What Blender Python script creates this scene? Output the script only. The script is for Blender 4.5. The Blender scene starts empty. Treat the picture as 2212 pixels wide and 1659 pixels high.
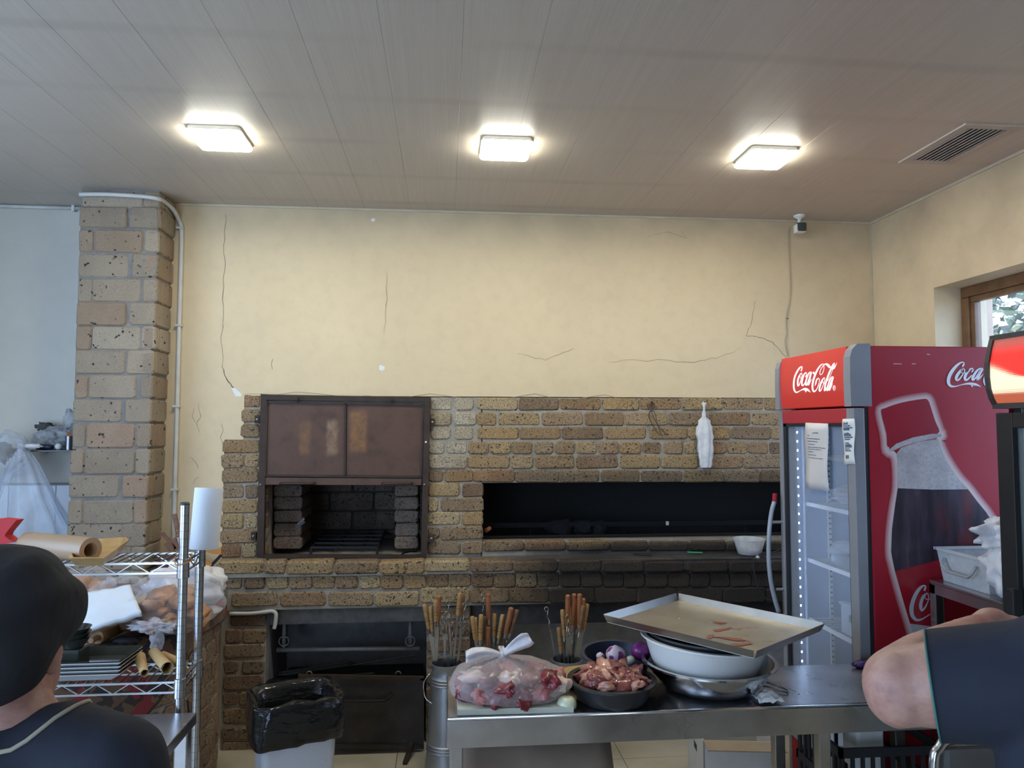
import bpy, bmesh, math, random
import numpy as np
from mathutils import Vector, Matrix, noise

random.seed(7)
rnd = random.Random(11)
SC = bpy.context.scene
COL = SC.collection

# ------------------------------------------------------------------ camera
W_PX, H_PX, F_PX = 2212.0, 1659.0, 1570.0
YAW, PITCH, ROLL = math.radians(5.26), math.radians(3.24), math.radians(0.03)
CAM = Vector((0, 0, 1.72))
FWD = Vector((math.sin(YAW) * math.cos(PITCH), math.cos(YAW) * math.cos(PITCH), math.sin(PITCH)))
_r = Vector((math.cos(YAW), -math.sin(YAW), 0)); _u = _r.cross(FWD)
RGT = _r * math.cos(ROLL) + _u * math.sin(ROLL)
UPV = -_r * math.sin(ROLL) + _u * math.cos(ROLL)
cd = bpy.data.cameras.new('camera'); cam = bpy.data.objects.new('camera', cd); COL.objects.link(cam)
cd.sensor_width = 36.0; cd.lens = F_PX / W_PX * 36.0; cd.clip_start = 0.05; cd.clip_end = 200
m3 = Matrix((RGT, UPV, -FWD)).transposed()
cam.matrix_world = Matrix.Translation(CAM) @ m3.to_4x4()
SC.camera = cam

def _ray(px, py): return FWD + RGT * ((px - W_PX / 2) / F_PX) + UPV * ((H_PX / 2 - py) / F_PX)
def atY(px, py, y): d = _ray(px, py); return CAM + d * (y / d.y)
def atX(px, py, x): d = _ray(px, py); return CAM + d * (x / d.x)
def atZ(px, py, z): d = _ray(px, py); return CAM + d * ((z - CAM.z) / d.z)
def at_plane(px, py, p0, n):
    d = _ray(px, py); return CAM + d * ((p0 - CAM).dot(n) / d.dot(n))

# ------------------------------------------------------------------ light, sky, exposure
SC.view_settings.view_transform = 'Standard'; SC.view_settings.look = 'None'
SC.view_settings.gamma = 1.0; SC.view_settings.use_curve_mapping = False
SC.view_settings.exposure = 0.25
SC.cycles.max_bounces = 6; SC.cycles.diffuse_bounces = 3; SC.cycles.glossy_bounces = 3; SC.cycles.transmission_bounces = 3; SC.cycles.transparent_max_bounces = 10
SC.cycles.caustics_reflective = False; SC.cycles.caustics_refractive = False; SC.cycles.adaptive_threshold = 0.08
wd = bpy.data.worlds.new('sky'); SC.world = wd; wd.use_nodes = True
bg = wd.node_tree.nodes['Background']; bg.inputs[0].default_value = (0.48, 0.68, 1.0, 1); bg.inputs[1].default_value = 6.2
sd = bpy.data.lights.new('sun', 'SUN'); sd.energy = 4.0; sd.angle = 0.01; sd.color = (1, 0.95, 0.86)
sun = bpy.data.objects.new('sun', sd); COL.objects.link(sun)
sun.rotation_euler = Vector((0.15, -0.75, -1.0)).to_track_quat('-Z', 'Y').to_euler(); sun.location = (6, 8, 9)
LAMP_STRENGTH = 55.0
def portal(name, loc, direction, sx, sy):
    ld = bpy.data.lights.new(name, 'AREA'); ld.shape = 'RECTANGLE'; ld.size = sx; ld.size_y = sy
    ld.cycles.is_portal = True
    o = bpy.data.objects.new(name, ld); COL.objects.link(o); o.location = loc
    o.rotation_euler = Vector(direction).to_track_quat('-Z', 'Z' if abs(direction[2]) < .9 else 'Y').to_euler()
    return o

# ------------------------------------------------------------------ materials
MATS = {}
def newmat(name):
    m = bpy.data.materials.new(name); m.use_nodes = True
    nt = m.node_tree; b = nt.nodes['Principled BSDF']
    return m, nt, b
def N(nt, t, **kw):
    n = nt.nodes.new(t)
    for k, v in kw.items():
        if k == 'loc': continue
        setattr(n, k, v)
    return n
def L(nt, a, b): nt.links.new(a, b)
def ramp(nt, fac, stops):
    r = N(nt, 'ShaderNodeValToRGB')
    els = r.color_ramp.elements
    while len(els) > 1: els.remove(els[-1])
    els[0].position = stops[0][0]; els[0].color = (*stops[0][1], 1)
    for p, c in stops[1:]:
        e = els.new(p); e.color = (*c, 1)
    L(nt, fac, r.inputs[0]); return r.outputs[0]
def g(v): return (v, v, v)
def mix(nt, fac, a, b, mode='MIX'):
    n = N(nt, 'ShaderNodeMix', data_type='RGBA', blend_type=mode)
    for s, v in ((0, fac), (6, a), (7, b)):
        if hasattr(v, 'links') or hasattr(v, 'is_linked'): L(nt, v, n.inputs[s])
        elif isinstance(v, (int, float)): n.inputs[s].default_value = v
        else: n.inputs[s].default_value = (*v, 1)
    return n.outputs[2]
def math_(nt, op, a, b=0.0, clamp=False):
    n = N(nt, 'ShaderNodeMath', operation=op, use_clamp=clamp)
    for i, v in enumerate((a, b)):
        if hasattr(v, 'is_linked'): L(nt, v, n.inputs[i])
        else: n.inputs[i].default_value = v
    return n.outputs[0]
def noise_(nt, vec, scale, detail=3, rough=0.55):
    n = N(nt, 'ShaderNodeTexNoise'); n.inputs['Scale'].default_value = scale
    n.inputs['Detail'].default_value = detail; n.inputs['Roughness'].default_value = rough
    if vec is not None: L(nt, vec, n.inputs['Vector'])
    return n.outputs[0]
def mapping(nt, vec, scale=(1, 1, 1), loc=(0, 0, 0), rot=(0, 0, 0)):
    m = N(nt, 'ShaderNodeMapping'); m.inputs['Scale'].default_value = scale
    m.inputs['Location'].default_value = loc; m.inputs['Rotation'].default_value = rot
    L(nt, vec, m.inputs['Vector']); return m.outputs[0]
def pos(nt): return N(nt, 'ShaderNodeNewGeometry').outputs['Position']
def objco(nt): return N(nt, 'ShaderNodeTexCoord').outputs['Object']
def bump(nt, b, height, strength=0.3, dist=0.01):
    n = N(nt, 'ShaderNodeBump'); n.inputs['Strength'].default_value = strength; n.inputs['Distance'].default_value = dist
    L(nt, height, n.inputs['Height']); L(nt, n.outputs[0], b.inputs['Normal'])
def sep(nt, v): 
    n = N(nt, 'ShaderNodeSeparateXYZ'); L(nt, v, n.inputs[0]); return n.outputs
def smooth(nt, v, a, b_):
    n = N(nt, 'ShaderNodeMapRange', interpolation_type='SMOOTHSTEP'); L(nt, v, n.inputs[0])
    n.inputs[1].default_value = a; n.inputs[2].default_value = b_; return n.outputs[0]

def M(name, col, rough=0.5, metal=0.0, var=0.12, vscale=9.0, bmp=0.0, bscale=60.0, spec=None, coat=0.0, **kw):
    """plain procedural material: colour broken up by noise, optional fine relief"""
    if name in MATS: return MATS[name]
    m, nt, b = newmat(name)
    p = objco(nt)
    n = noise_(nt, p, vscale, 4)
    c = ramp(nt, n, [(0.25, tuple(max(0, x * (1 - var)) for x in col)), (0.75, tuple(min(1, x * (1 + var)) for x in col))])
    L(nt, c, b.inputs['Base Color']); b.inputs['Roughness'].default_value = rough; b.inputs['Metallic'].default_value = metal
    if spec is not None: b.inputs['Specular IOR Level'].default_value = spec
    if coat: b.inputs['Coat Weight'].default_value = coat
    if bmp: bump(nt, b, noise_(nt, p, bscale, 3), bmp, 0.004)
    if 'emit' in kw:
        b.inputs['Emission Color'].default_value = (*kw['emit'], 1); b.inputs['Emission Strength'].default_value = kw['es']
    if 'sss' in kw:
        b.inputs['Subsurface Weight'].default_value = kw['sss']; b.inputs['Subsurface Radius'].default_value = (0.01, 0.004, 0.003)
    MATS[name] = m; return m

def film(name, col, opacity, rough=0.2, trans=0.0, crinkle=0.4, cs=40.0):
    """thin plastic film or clear glass: a share of the light passes straight through, the rest is reflected"""
    if name in MATS: return MATS[name]
    m, nt, b = newmat(name); out = nt.nodes['Material Output']
    b.inputs['Base Color'].default_value = (*col, 1); b.inputs['Roughness'].default_value = rough
    p = objco(nt); h = noise_(nt, p, cs, 4, 0.6)
    if crinkle: bump(nt, b, h, crinkle, 0.006)
    tr = N(nt, 'ShaderNodeBsdfTransparent'); tr.inputs[0].default_value = (0.97, 0.98, 1, 1)
    mx = N(nt, 'ShaderNodeMixShader')
    lw = N(nt, 'ShaderNodeLayerWeight'); lw.inputs[0].default_value = 0.25
    f = math_(nt, 'ADD', math_(nt, 'MULTIPLY', lw.outputs['Facing'], 0.35 * (1 - opacity)), opacity, True)
    if crinkle: f = math_(nt, 'ADD', f, math_(nt, 'MULTIPLY', math_(nt, 'SUBTRACT', h, 0.5), opacity * 0.8), True)
    L(nt, f, mx.inputs[0]); L(nt, tr.outputs[0], mx.inputs[1]); L(nt, b.outputs[0], mx.inputs[2])
    L(nt, mx.outputs[0], out.inputs[0]); MATS[name] = m; return m

# ------------------------------------------------------------------ mesh builder
def wloc(o):
    v = Vector((0, 0, 0))
    while o is not None: v += o.location; o = o.parent
    return v
def tag(o, label=None, cat=None, group=None, kind=None):
    if label: o['label'] = label
    if cat: o['category'] = cat
    if group: o['group'] = group
    if kind: o['kind'] = kind
    return o
def empty(name, loc, label=None, cat=None, group=None, kind=None):
    o = bpy.data.objects.new(name, None); COL.objects.link(o); o.location = loc; o.empty_display_size = 0.05
    return tag(o, label, cat, group, kind)
def link(o, parent=None):
    COL.objects.link(o)
    if parent is not None: o.parent = parent
    return o
def copy_tree(o, parent=None):
    c = o.copy(); COL.objects.link(c); c.parent = parent
    for ch in list(o.children): copy_tree(ch, c)
    return c

class MB:
    def __init__(s): s.v = []; s.f = []; s.uv = None
    def add(s, vs, fs):
        n = len(s.v); s.v += [Vector(a) for a in vs]; s.f += [tuple(i + n for i in f) for f in fs]; return s
    def box(s, lo, hi, mat=None):
        lo, hi = Vector(lo), Vector(hi)
        vs = [Vector((x, y, z)) for z in (lo.z, hi.z) for y in (lo.y, hi.y) for x in (lo.x, hi.x)]
        if mat is not None: vs = [mat @ a for a in vs]
        return s.add(vs, [(0, 2, 3, 1), (4, 5, 7, 6), (0, 1, 5, 4), (2, 6, 7, 3), (0, 4, 6, 2), (1, 3, 7, 5)])
    def rbox(s, lo, hi, b, mat=None):
        """box with chamfered edges"""
        lo, hi = Vector(lo), Vector(hi); b = min(b, *(0.45 * (hi[i] - lo[i]) for i in range(3)))
        bm = bmesh.new(); bmesh.ops.create_cube(bm, size=1)
        for v in bm.verts:
            v.co = Vector(((lo[i] + hi[i]) / 2 + v.co[i] * (hi[i] - lo[i]) for i in range(3)))
        bmesh.ops.bevel(bm, geom=bm.edges[:], offset=b, segments=2, affect='EDGES', profile=0.6)
        return s.bm(bm, mat)
    def bm(s, bm, mat=None):
        bm.verts.index_update()
        s.add([mat @ v.co if mat is not None else v.co.copy() for v in bm.verts], [tuple(v.index for v in f.verts) for f in bm.faces])
        bm.free(); return s
    def bar(s, a, b, w, h=None, up=(0, 0, 1)):
        a, b = Vector(a), Vector(b); d = (b - a); h = w if h is None else h
        z = d.normalized(); x = z.cross(Vector(up))
        if x.length < 1e-4: x = z.cross(Vector((1, 0, 0)))
        x.normalize(); y = z.cross(x)
        vs = [p + x * (sx * w / 2) + y * (sy * h / 2) for p in (a, b) for sx, sy in ((-1, -1), (1, -1), (1, 1), (-1, 1))]
        return s.add(vs, [(3, 2, 1, 0), (4, 5, 6, 7), (0, 1, 5, 4), (1, 2, 6, 5), (2, 3, 7, 6), (3, 0, 4, 7)])
    def tube(s, path, r, seg=8, cap=True, closed=False):
        path = [Vector(p) for p in path]; n = len(path); rs = r if isinstance(r, (list, tuple)) else [r] * n
        ref = None; rings = []
        for i, p in enumerate(path):
            if closed: d = path[(i + 1) % n] - path[i - 1]
            else: d = path[min(i + 1, n - 1)] - path[max(i - 1, 0)]
            d = d.normalized() if d.length > 1e-9 else Vector((0, 0, 1))
            if ref is None:
                ref = d.cross(Vector((0, 0, 1)))
                if ref.length < 0.05: ref = d.cross(Vector((0, 1, 0)))
            ref = (ref - d * ref.dot(d)).normalized(); b = d.cross(ref)
            rings.append([p + (ref * math.cos(t) + b * math.sin(t)) * rs[i] for t in (2 * math.pi * k / seg for k in range(seg))])
        vs = [v for ring in rings for v in ring]; fs = []
        for i in range(n if closed else n - 1):
            j = (i + 1) % n
            for k in range(seg): fs.append((i * seg + k, i * seg + (k + 1) % seg, j * seg + (k + 1) % seg, j * seg + k))
        if cap and not closed:
            fs.append(tuple(range(seg - 1, -1, -1))); fs.append(tuple((n - 1) * seg + k for k in range(seg)))
        return s.add(vs, fs)
    def lathe(s, prof, c=(0, 0, 0), seg=32, sx=1.0, sy=1.0, mat=None, wob=None):
        """prof: list of (r, z)"""
        c = Vector(c); vs = []; fs = []
        for i, (r, z) in enumerate(prof):
            for k in range(seg):
                t = 2 * math.pi * k / seg; rr = r * (wob(t, z) if wob else 1)
                v = Vector((rr * math.cos(t) * sx, rr * math.sin(t) * sy, z))
                vs.append((mat @ v if mat is not None else v) + c)
        for i in range(len(prof) - 1):
            for k in range(seg):
                fs.append((i * seg + k, i * seg + (k + 1) % seg, (i + 1) * seg + (k + 1) % seg, (i + 1) * seg + k))
        if prof[0][0] > 1e-5: fs.append(tuple(range(seg - 1, -1, -1)))
        if prof[-1][0] > 1e-5 and prof[-1] != prof[0]: fs.append(tuple((len(prof) - 1) * seg + k for k in range(seg)))
        return s.add(vs, fs)
    def blob(s, c, r, sub=3, mat=None, wob=0.0, wf=3.0, seed=0):
        bm = bmesh.new(); bmesh.ops.create_icosphere(bm, subdivisions=sub, radius=1)
        r = Vector(r) if hasattr(r, '__len__') else Vector((r, r, r)); c = Vector(c)
        for v in bm.verts:
            k = 1 + (wob * noise.noise(v.co * wf + Vector((seed * 7.1, seed * 3.3, seed))) if wob else 0)
            p = Vector((v.co.x * r.x * k, v.co.y * r.y * k, v.co.z * r.z * k))
            v.co = (mat @ p if mat is not None else p) + c
        return s.bm(bm)
    def prism(s, poly, n, t):
        """poly: 3-D outline (planar), thickness t along n"""
        poly = [Vector(p) for p in poly]; n = Vector(n).normalized(); k = len(poly)
        vs = poly + [p + n * t for p in poly]
        fs = [tuple(range(k - 1, -1, -1)), tuple(range(k, 2 * k))] + [(i, (i + 1) % k, k + (i + 1) % k, k + i) for i in range(k)]
        return s.add(vs, fs)
    def grid(s, fn, nu, nv, closed_u=False):
        vs = [fn(i / (nu - (0 if closed_u else 1)), j / (nv - 1)) for j in range(nv) for i in range(nu)]
        fs = []
        for j in range(nv - 1):
            for i in range(nu if closed_u else nu - 1):
                fs.append((j * nu + i, j * nu + (i + 1) % nu, (j + 1) * nu + (i + 1) % nu, (j + 1) * nu + i))
        return s.add(vs, fs)
    def mesh(s, name, origin=(0, 0, 0), smooth=False, fixn=True):
        o = Vector(origin); me = bpy.data.meshes.new(name)
        me.from_pydata([tuple(v - o) for v in s.v], [], s.f); me.update()
        if fixn:
            bm = bmesh.new(); bm.from_mesh(me); bmesh.ops.recalc_face_normals(bm, faces=bm.faces[:])
            bm.to_mesh(me); bm.free()
        if smooth is True: me.polygons.foreach_set('use_smooth', [True] * len(me.polygons))
        elif smooth:
            me.polygons.foreach_set('use_smooth', [True] * len(me.polygons)); me.set_sharp_from_angle(angle=math.radians(smooth))
        return me
    def build(s, name, mat, parent=None, smooth=False, own=False, fixn=True, thick=0.0):
        """own: give the object an origin at its own centre"""
        vs = s.v
        if parent is None or own:
            lo = Vector((min(v[i] for v in vs) for i in range(3))); hi = Vector((max(v[i] for v in vs) for i in range(3)))
            org = (lo + hi) / 2
            if parent is None: org.z = lo.z
        else: org = wloc(parent)
        me = s.mesh(name, org, smooth, fixn); me.materials.append(mat)
        o = bpy.data.objects.new(name, me); link(o, parent)
        if parent is None: o.location = org
        elif own: o.location = org - wloc(parent)
        if thick:
            md = o.modifiers.new('thickness', 'SOLIDIFY'); md.thickness = thick; md.offset = 0
        return o

def catmull(pts, sub=6, closed=False):
    pts = [tuple(p) for p in pts]; n = len(pts); out = []
    for i in range(n if closed else n - 1):
        p0, p1, p2, p3 = (pts[(i - 1) % n], pts[i], pts[(i + 1) % n], pts[(i + 2) % n]) if closed else \
            (pts[max(i - 1, 0)], pts[i], pts[i + 1], pts[min(i + 2, n - 1)])
        for k in range(sub):
            t = k / sub
            out.append(tuple(0.5 * (2 * b + (c - a) * t + (2 * a - 5 * b + 4 * c - d) * t * t + (3 * b - a - 3 * c + d) * t ** 3)
                             for a, b, c, d in zip(p0, p1, p2, p3)))
    if not closed: out.append(pts[-1])
    return out

# ------------------------------------------------------------------ masonry pieces
def brick(parent, o, u, v, n, u0, u1, v0, v1, depth, mat, bev=0.007, jit=0.003, name='brick'):
    """one brick in the frame o + u*U + v*V, face towards n"""
    o, u, v, n = Vector(o), Vector(u), Vector(v), Vector(n)
    c = min(0.012, 0.22 * (v1 - v0)); j = lambda s=jit: rnd.uniform(-s, s)
    out = [(u0 + c, v0), (u1 - c, v0), (u1, v0 + c), (u1, v1 - c), (u1 - c, v1), (u0 + c, v1), (u0, v1 - c), (u0, v0 + c)]
    out = [(a + j(), b + j()) for a, b in out]
    um, vm = (u0 + u1) / 2, (v0 + v1) / 2
    proud = j(0.004)
    front = []; mid = []; back = []
    for a, b in out:
        ka = bev / max(0.02, (u1 - u0) / 2); kb = bev / max(0.02, (v1 - v0) / 2)
        front.append(o + u * (a + (um - a) * ka) + v * (b + (vm - b) * kb) + n * (proud + j(0.0012)))
        mid.append(o + u * a + v * b + n * (proud - bev)); back.append(o + u * a + v * b - n * depth)
    mb = MB(); vs = front + mid + back; fs = [tuple(range(8))]
    for r in (0, 8):
        for k in range(8): fs.append((r + k, r + 8 + k, r + 8 + (k + 1) % 8, r + (k + 1) % 8))
    mb.add(vs, fs)
    return mb.build(name, mat, parent, own=True)
# ------------------------------------------------------------------ surfaces of the room
CEIL, YW, XR, XL, YF = 2.97, 4.34, 2.61, -3.3, -2.2

def mat_plaster(name, col, dirt, crown=True):
    m, nt, b = newmat(name); p = pos(nt); s = sep(nt, p)
    big = noise_(nt, p, 1.3, 4, 0.6); fine = noise_(nt, p, 14, 4, 0.6)
    c = ramp(nt, big, [(0.3, tuple(x * 0.9 for x in col)), (0.7, col)])
    c = mix(nt, math_(nt, 'MULTIPLY', ramp(nt, fine, [(0.45, g(0)), (0.8, g(1))]), 0.12), c, dirt)
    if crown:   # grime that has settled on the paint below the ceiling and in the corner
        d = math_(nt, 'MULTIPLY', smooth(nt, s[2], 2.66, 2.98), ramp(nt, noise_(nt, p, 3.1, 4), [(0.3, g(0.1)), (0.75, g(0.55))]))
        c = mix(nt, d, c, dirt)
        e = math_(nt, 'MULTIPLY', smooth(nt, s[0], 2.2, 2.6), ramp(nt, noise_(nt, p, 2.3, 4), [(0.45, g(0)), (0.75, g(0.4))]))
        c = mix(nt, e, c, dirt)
    L(nt, c, b.inputs['Base Color']); b.inputs['Roughness'].default_value = 0.62
    bump(nt, b, fine, 0.12, 0.004); return m
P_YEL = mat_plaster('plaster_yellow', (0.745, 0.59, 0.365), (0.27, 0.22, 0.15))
P_GRY = mat_plaster('plaster_grey', (0.63, 0.60, 0.52), (0.35, 0.35, 0.34), False)

def mat_ceiling():
    m, nt, b = newmat('ceiling_panel'); p = pos(nt); s = sep(nt, p)
    st = noise_(nt, mapping(nt, p, (150, 2.2, 1)), 1.0, 2, 0.6)
    st2 = noise_(nt, mapping(nt, p, (38, 0.6, 1)), 1.0, 3, 0.6)
    c = ramp(nt, st, [(0.3, (0.495, 0.43, 0.36)), (0.72, (0.57, 0.50, 0.42))])
    c = mix(nt, 0.35, c, ramp(nt, st2, [(0.3, (0.47, 0.415, 0.35)), (0.7, (0.57, 0.505, 0.425))]))
    # dust lines under the hidden battens
    w = N(nt, 'ShaderNodeTexWave', wave_type='BANDS', bands_direction='Y', wave_profile='SIN')
    w.inputs['Scale'].default_value = 0.72; w.inputs['Distortion'].default_value = 0.25; w.inputs['Phase Offset'].default_value = 1.1
    L(nt, p, w.inputs['Vector'])
    d = math_(nt, 'MULTIPLY', ramp(nt, w.outputs['Fac'], [(0.93, g(0)), (0.995, g(1))]), ramp(nt, noise_(nt, p, 1.2, 3), [(0.35, g(0)), (0.7, g(0.22))]))
    c = mix(nt, d, c, (0.20, 0.175, 0.15))
    L(nt, c, b.inputs['Base Color']); b.inputs['Roughness'].default_value = 0.44
    b.inputs['Specular IOR Level'].default_value = 0.6
    b.inputs['Anisotropic'].default_value = 0.0
    hb = noise_(nt, mapping(nt, p, (420, 3, 1)), 1.0, 1, 0.5)
    bump(nt, b, hb, 0.14, 0.002); return m
M_CEIL = mat_ceiling()
M_SLAB = M('slab_dark', (0.1, 0.09, 0.08), 0.9)

ceiling = MB().box((XL, YF, CEIL + 0.012), (XR + .3, YW + 0.3, CEIL + 0.1)).build('ceiling', M_SLAB); tag(ceiling, kind='structure', label='suspended ceiling of beige grooved plastic panels')
SEAM, PITCH_P = -1.242, 0.2585
k0 = math.floor((XL - SEAM) / PITCH_P)
x = SEAM + k0 * PITCH_P
plank_mesh = None
while x < XR:
    a, b_ = max(x + 0.0001, XL), min(x + PITCH_P - 0.0001, XR)
    mb = MB(); e = 0.0009
    prof = [(a, CEIL + 0.012), (a, CEIL + e), (a + e, CEIL), (b_ - e, CEIL), (b_, CEIL + e), (b_, CEIL + 0.012)]
    mb.prism([(q[0], YF, q[1]) for q in prof], (0, 1, 0), YW - YF)
    mb.build('panel', M_CEIL, ceiling, own=True)
    x += PITCH_P

# floor
M_GROUT = M('grout', (0.16, 0.14, 0.12), 0.9)
def mat_tile():
    m, nt, b = newmat('floor_tile'); p = pos(nt)
    n = noise_(nt, p, 2.4, 5, 0.6); c = ramp(nt, n, [(0.3, (0.46, 0.40, 0.29)), (0.7, (0.60, 0.54, 0.42))])
    sp = ramp(nt, noise_(nt, p, 55, 2), [(0.70, g(0)), (0.76, g(0.7))]); c = mix(nt, sp, c, (0.12, 0.1, 0.08))
    L(nt, c, b.inputs['Base Color']); b.inputs['Roughness'].default_value = 0.32; return m
M_TILE = mat_tile()
floor = MB().box((XL, YF, -0.12), (XR + .3, 5.05, -0.006)).build('floor', M_GROUT); tag(floor, kind='structure', label='cream glazed tile floor')
TP = 0.582; tile_me = None
tx = -0.238 - TP * 6
while tx < XR:
    ty = 3.79 - TP * 11
    while ty < 4.5:
        if tx + TP > XL and ty + TP > YF:
            if tile_me is None:
                tile_me = MB().rbox((-TP / 2 + .0015, -TP / 2 + .0015, -0.006), (TP / 2 - .0015, TP / 2 - .0015, 0), 0.0012).mesh('tile'); tile_me.materials.append(M_TILE)
            o = bpy.data.objects.new('tile', tile_me); link(o, floor)
            o.location = Vector((tx + TP / 2, ty + TP / 2, 0)) - wloc(floor)
        ty += TP
    tx += TP

# back wall: yellow breast above and beside the grill, grey wall in the alcove left of the pillar
YB = 4.20                                     # face of the brickwork
ztop = atY(1100, 857, YB).z
xl_top = atY(525, 900, YB).x; xl = atY(480, 1080, YB).x
XC1 = -1.50; zstep = atY(500, 950, YB).z
wb = MB(); yw0 = YB + 0.003
wb.box((XC1 - 0.25, yw0, 0), (xl + 0.004, YW + 0.15, CEIL)).box((xl + 0.004, yw0, zstep), (xl_top + 0.004, YW + 0.15, CEIL)).box((xl_top + 0.004, yw0, ztop), (XR + 0.3, YW + 0.15, CEIL))
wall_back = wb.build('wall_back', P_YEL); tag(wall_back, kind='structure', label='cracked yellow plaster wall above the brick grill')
wa = MB().box((XL, YW - 0.02, 0), (XC1 - 0.2, YW + 0.15, CEIL)).build('wall_alcove', P_GRY); tag(wa, kind='structure', label='grey painted wall left of the brick pillar')
# white wall tiles low on the alcove wall
M_WT = M('wall_tile_white', (0.70, 0.73, 0.76), 0.18, var=0.03)
zt = atY(80, 1047, YW).z; wtx = atY(126, 1060, YW).x
wt_me = MB().rbox((-0.1235, -0.006, -0.163), (0.1235, 0, 0.163), 0.002).mesh('wall_tile'); wt_me.materials.append(M_WT)
for i in range(-5, 3):
    for j in range(4):
        o = bpy.data.objects.new('wall_tile', wt_me); link(o, wa)
        o.location = Vector((wtx + 0.125 + i * 0.25, YW - 0.0205, zt - 0.165 - j * 0.33)) - wloc(wa)
MB().box((XL, YW - 0.028, zt + .001), (XC1 - .2, YW - 0.02, zt + 0.012)).build('tile_edge', M('tile_edge', (0.2, 0.19, 0.18), 0.5), wa)
# cornice lines
M_TRIM = M('trim_cream', (0.55, 0.47, 0.33), 0.5)

# right wall with the window opening
WY0, WY1, WZ0, WZ1 = 1.05, 3.644, 1.25, 2.457
wr = MB()
wr.box((XR, WY1, 0), (XR + 0.3, 5.1, CEIL)).box((XR, YF, 0), (XR + 0.3, WY0, CEIL))
wr.box((XR, WY0, WZ1), (XR + 0.3, WY1, CEIL)).box((XR, WY0, 0), (XR + 0.3, WY1, WZ0))
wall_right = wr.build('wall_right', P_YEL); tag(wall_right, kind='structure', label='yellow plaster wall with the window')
M_WOOD_F = M('window_wood', (0.17, 0.085, 0.035), 0.38, var=0.3, vscale=14)
xf0, xf1 = XR + 0.15, XR + 0.21
wn = empty('window_1', (xf0, (WY0 + WY1) / 2, WZ0), label='brown wooden window behind the red cooler'); tag(wn, kind='structure')
fw = 0.055
fr = MB()
for (a, b_) in (((xf0, WY0, WZ1 - fw), (xf1, WY1, WZ1)), ((xf0, WY0, WZ0), (xf1, WY1, WZ0 + fw)), ((xf0, WY1 - fw, WZ0 + fw), (xf1, WY1, WZ1 - fw)), ((xf0, WY0, WZ0 + fw), (xf1, WY0 + fw, WZ1 - fw)), ((xf0, 1.78, WZ0 + fw), (xf1, 1.86, WZ1 - fw))):
    MB().rbox(a, b_, 0.006).build('window_frame', M_WOOD_F, wn)
for ya, yb in ((WY0 + fw, 1.78), (1.86, WY1 - fw)):
    for a, b_ in (((xf0 + .012, ya, WZ1 - fw - .03), (xf1 - .01, yb, WZ1 - fw)), ((xf0 + .012, ya, WZ0 + fw), (xf1 - .01, yb, WZ0 + fw + .03)), ((xf0 + .012, yb - .03, WZ0 + fw + .03), (xf1 - .01, yb, WZ1 - fw - .03)), ((xf0 + .012, ya, WZ0 + fw + .03), (xf1 - .01, ya + .03, WZ1 - fw - .03))):
        MB().rbox(a, b_, 0.004).build('sash', M_WOOD_F, wn)
    MB().box((xf0 + .028, ya + .03, WZ0 + fw + .03), (xf0 + .032, yb - .03, WZ1 - fw - .03)).build('pane', film('window_glass', (0.9, 0.95, 1), 0.03, 0.02, crinkle=0), wn)
portal('window_portal', (XR + 0.29, (WY0 + WY1) / 2, (WZ0 + WZ1) / 2), (-1, 0, 0), WZ1 - WZ0, WY1 - WY0)

# walls outside the frame: the left one with a wide window, the front one with the glazed entrance
LY0, LY1, LZ0, LZ1 = -0.6, 2.6, 0.95, 2.82
wl = MB().box((XL - .25, LY1, 0), (XL, YW + .15, CEIL)).box((XL - .25, YF, 0), (XL, LY0, CEIL)).box((XL - .25, LY0, LZ1), (XL, LY1, CEIL)).box((XL - .25, LY0, 0), (XL, LY1, LZ0)).build('wall_left', P_GRY)
tag(wl, kind='structure', label='grey wall with a wide window')
portal('left_portal', (XL - 0.2, (LY0 + LY1) / 2, (LZ0 + LZ1) / 2), (1, 0, 0), LZ1 - LZ0, LY1 - LY0)
FX0, FX1, FZ0, FZ1 = -2.9, -0.75, 0.1, 2.25
wf = MB().box((XL, YF - .25, 0), (FX0, YF, CEIL)).box((FX1, YF - .25, 0), (XR + .3, YF, CEIL)).box((FX0, YF - .25, FZ1), (FX1, YF, CEIL)).box((FX0, YF - .25, 0), (FX1, YF, FZ0)).build('wall_front', mat_plaster('plaster_slate', (0.26, 0.25, 0.26), (0.2, 0.2, 0.2), False))
tag(wf, kind='structure', label='grey wall with a glazed entrance')
portal('front_portal', (((FX0 + FX1) / 2), YF - .2, (FZ0 + FZ1) / 2), (0, 1, 0), FX1 - FX0, FZ1 - FZ0)

# hairline cracks, flaked paint
M_CRACK = M('crack_shadow', (0.10, 0.075, 0.05), 0.9); M_FLAKE = M('bare_plaster', (0.78, 0.77, 0.74), 0.8); M_CRK2 = M('crack_faint', (0.36, 0.28, 0.16), 0.9)
def ribbon(pts, w, y, mat, name='crack', parent=wall_back):
    pts = [atY(px, py, y) for px, py in pts]; q = []
    for a, b_ in zip(pts[:-1], pts[1:]):
        for k in range(5):
            t = k / 5; p = a.lerp(b_, t); s = 0.25 * (b_ - a).length * 0.16
            q.append(p + Vector((rnd.uniform(-s, s), 0, rnd.uniform(-s, s))))
    q.append(pts[-1]); n = len(q); vs = []
    for i, p in enumerate(q):
        d = (q[min(i + 1, n - 1)] - q[max(i - 1, 0)]); t = Vector((-d.z, 0, d.x)).normalized()
        ww = w * (0.35 + 0.65 * math.sin(math.pi * (0.08 + 0.84 * i / (n - 1)))) * rnd.uniform(0.6, 1.2) / 2
        vs += [p + t * ww, p - t * ww]
    mb = MB(); mb.add(vs, [(2 * i, 2 * i + 1, 2 * i + 3, 2 * i + 2) for i in range(n - 1)])
    return mb.build(name, mat, parent, thick=0.0006)
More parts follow.
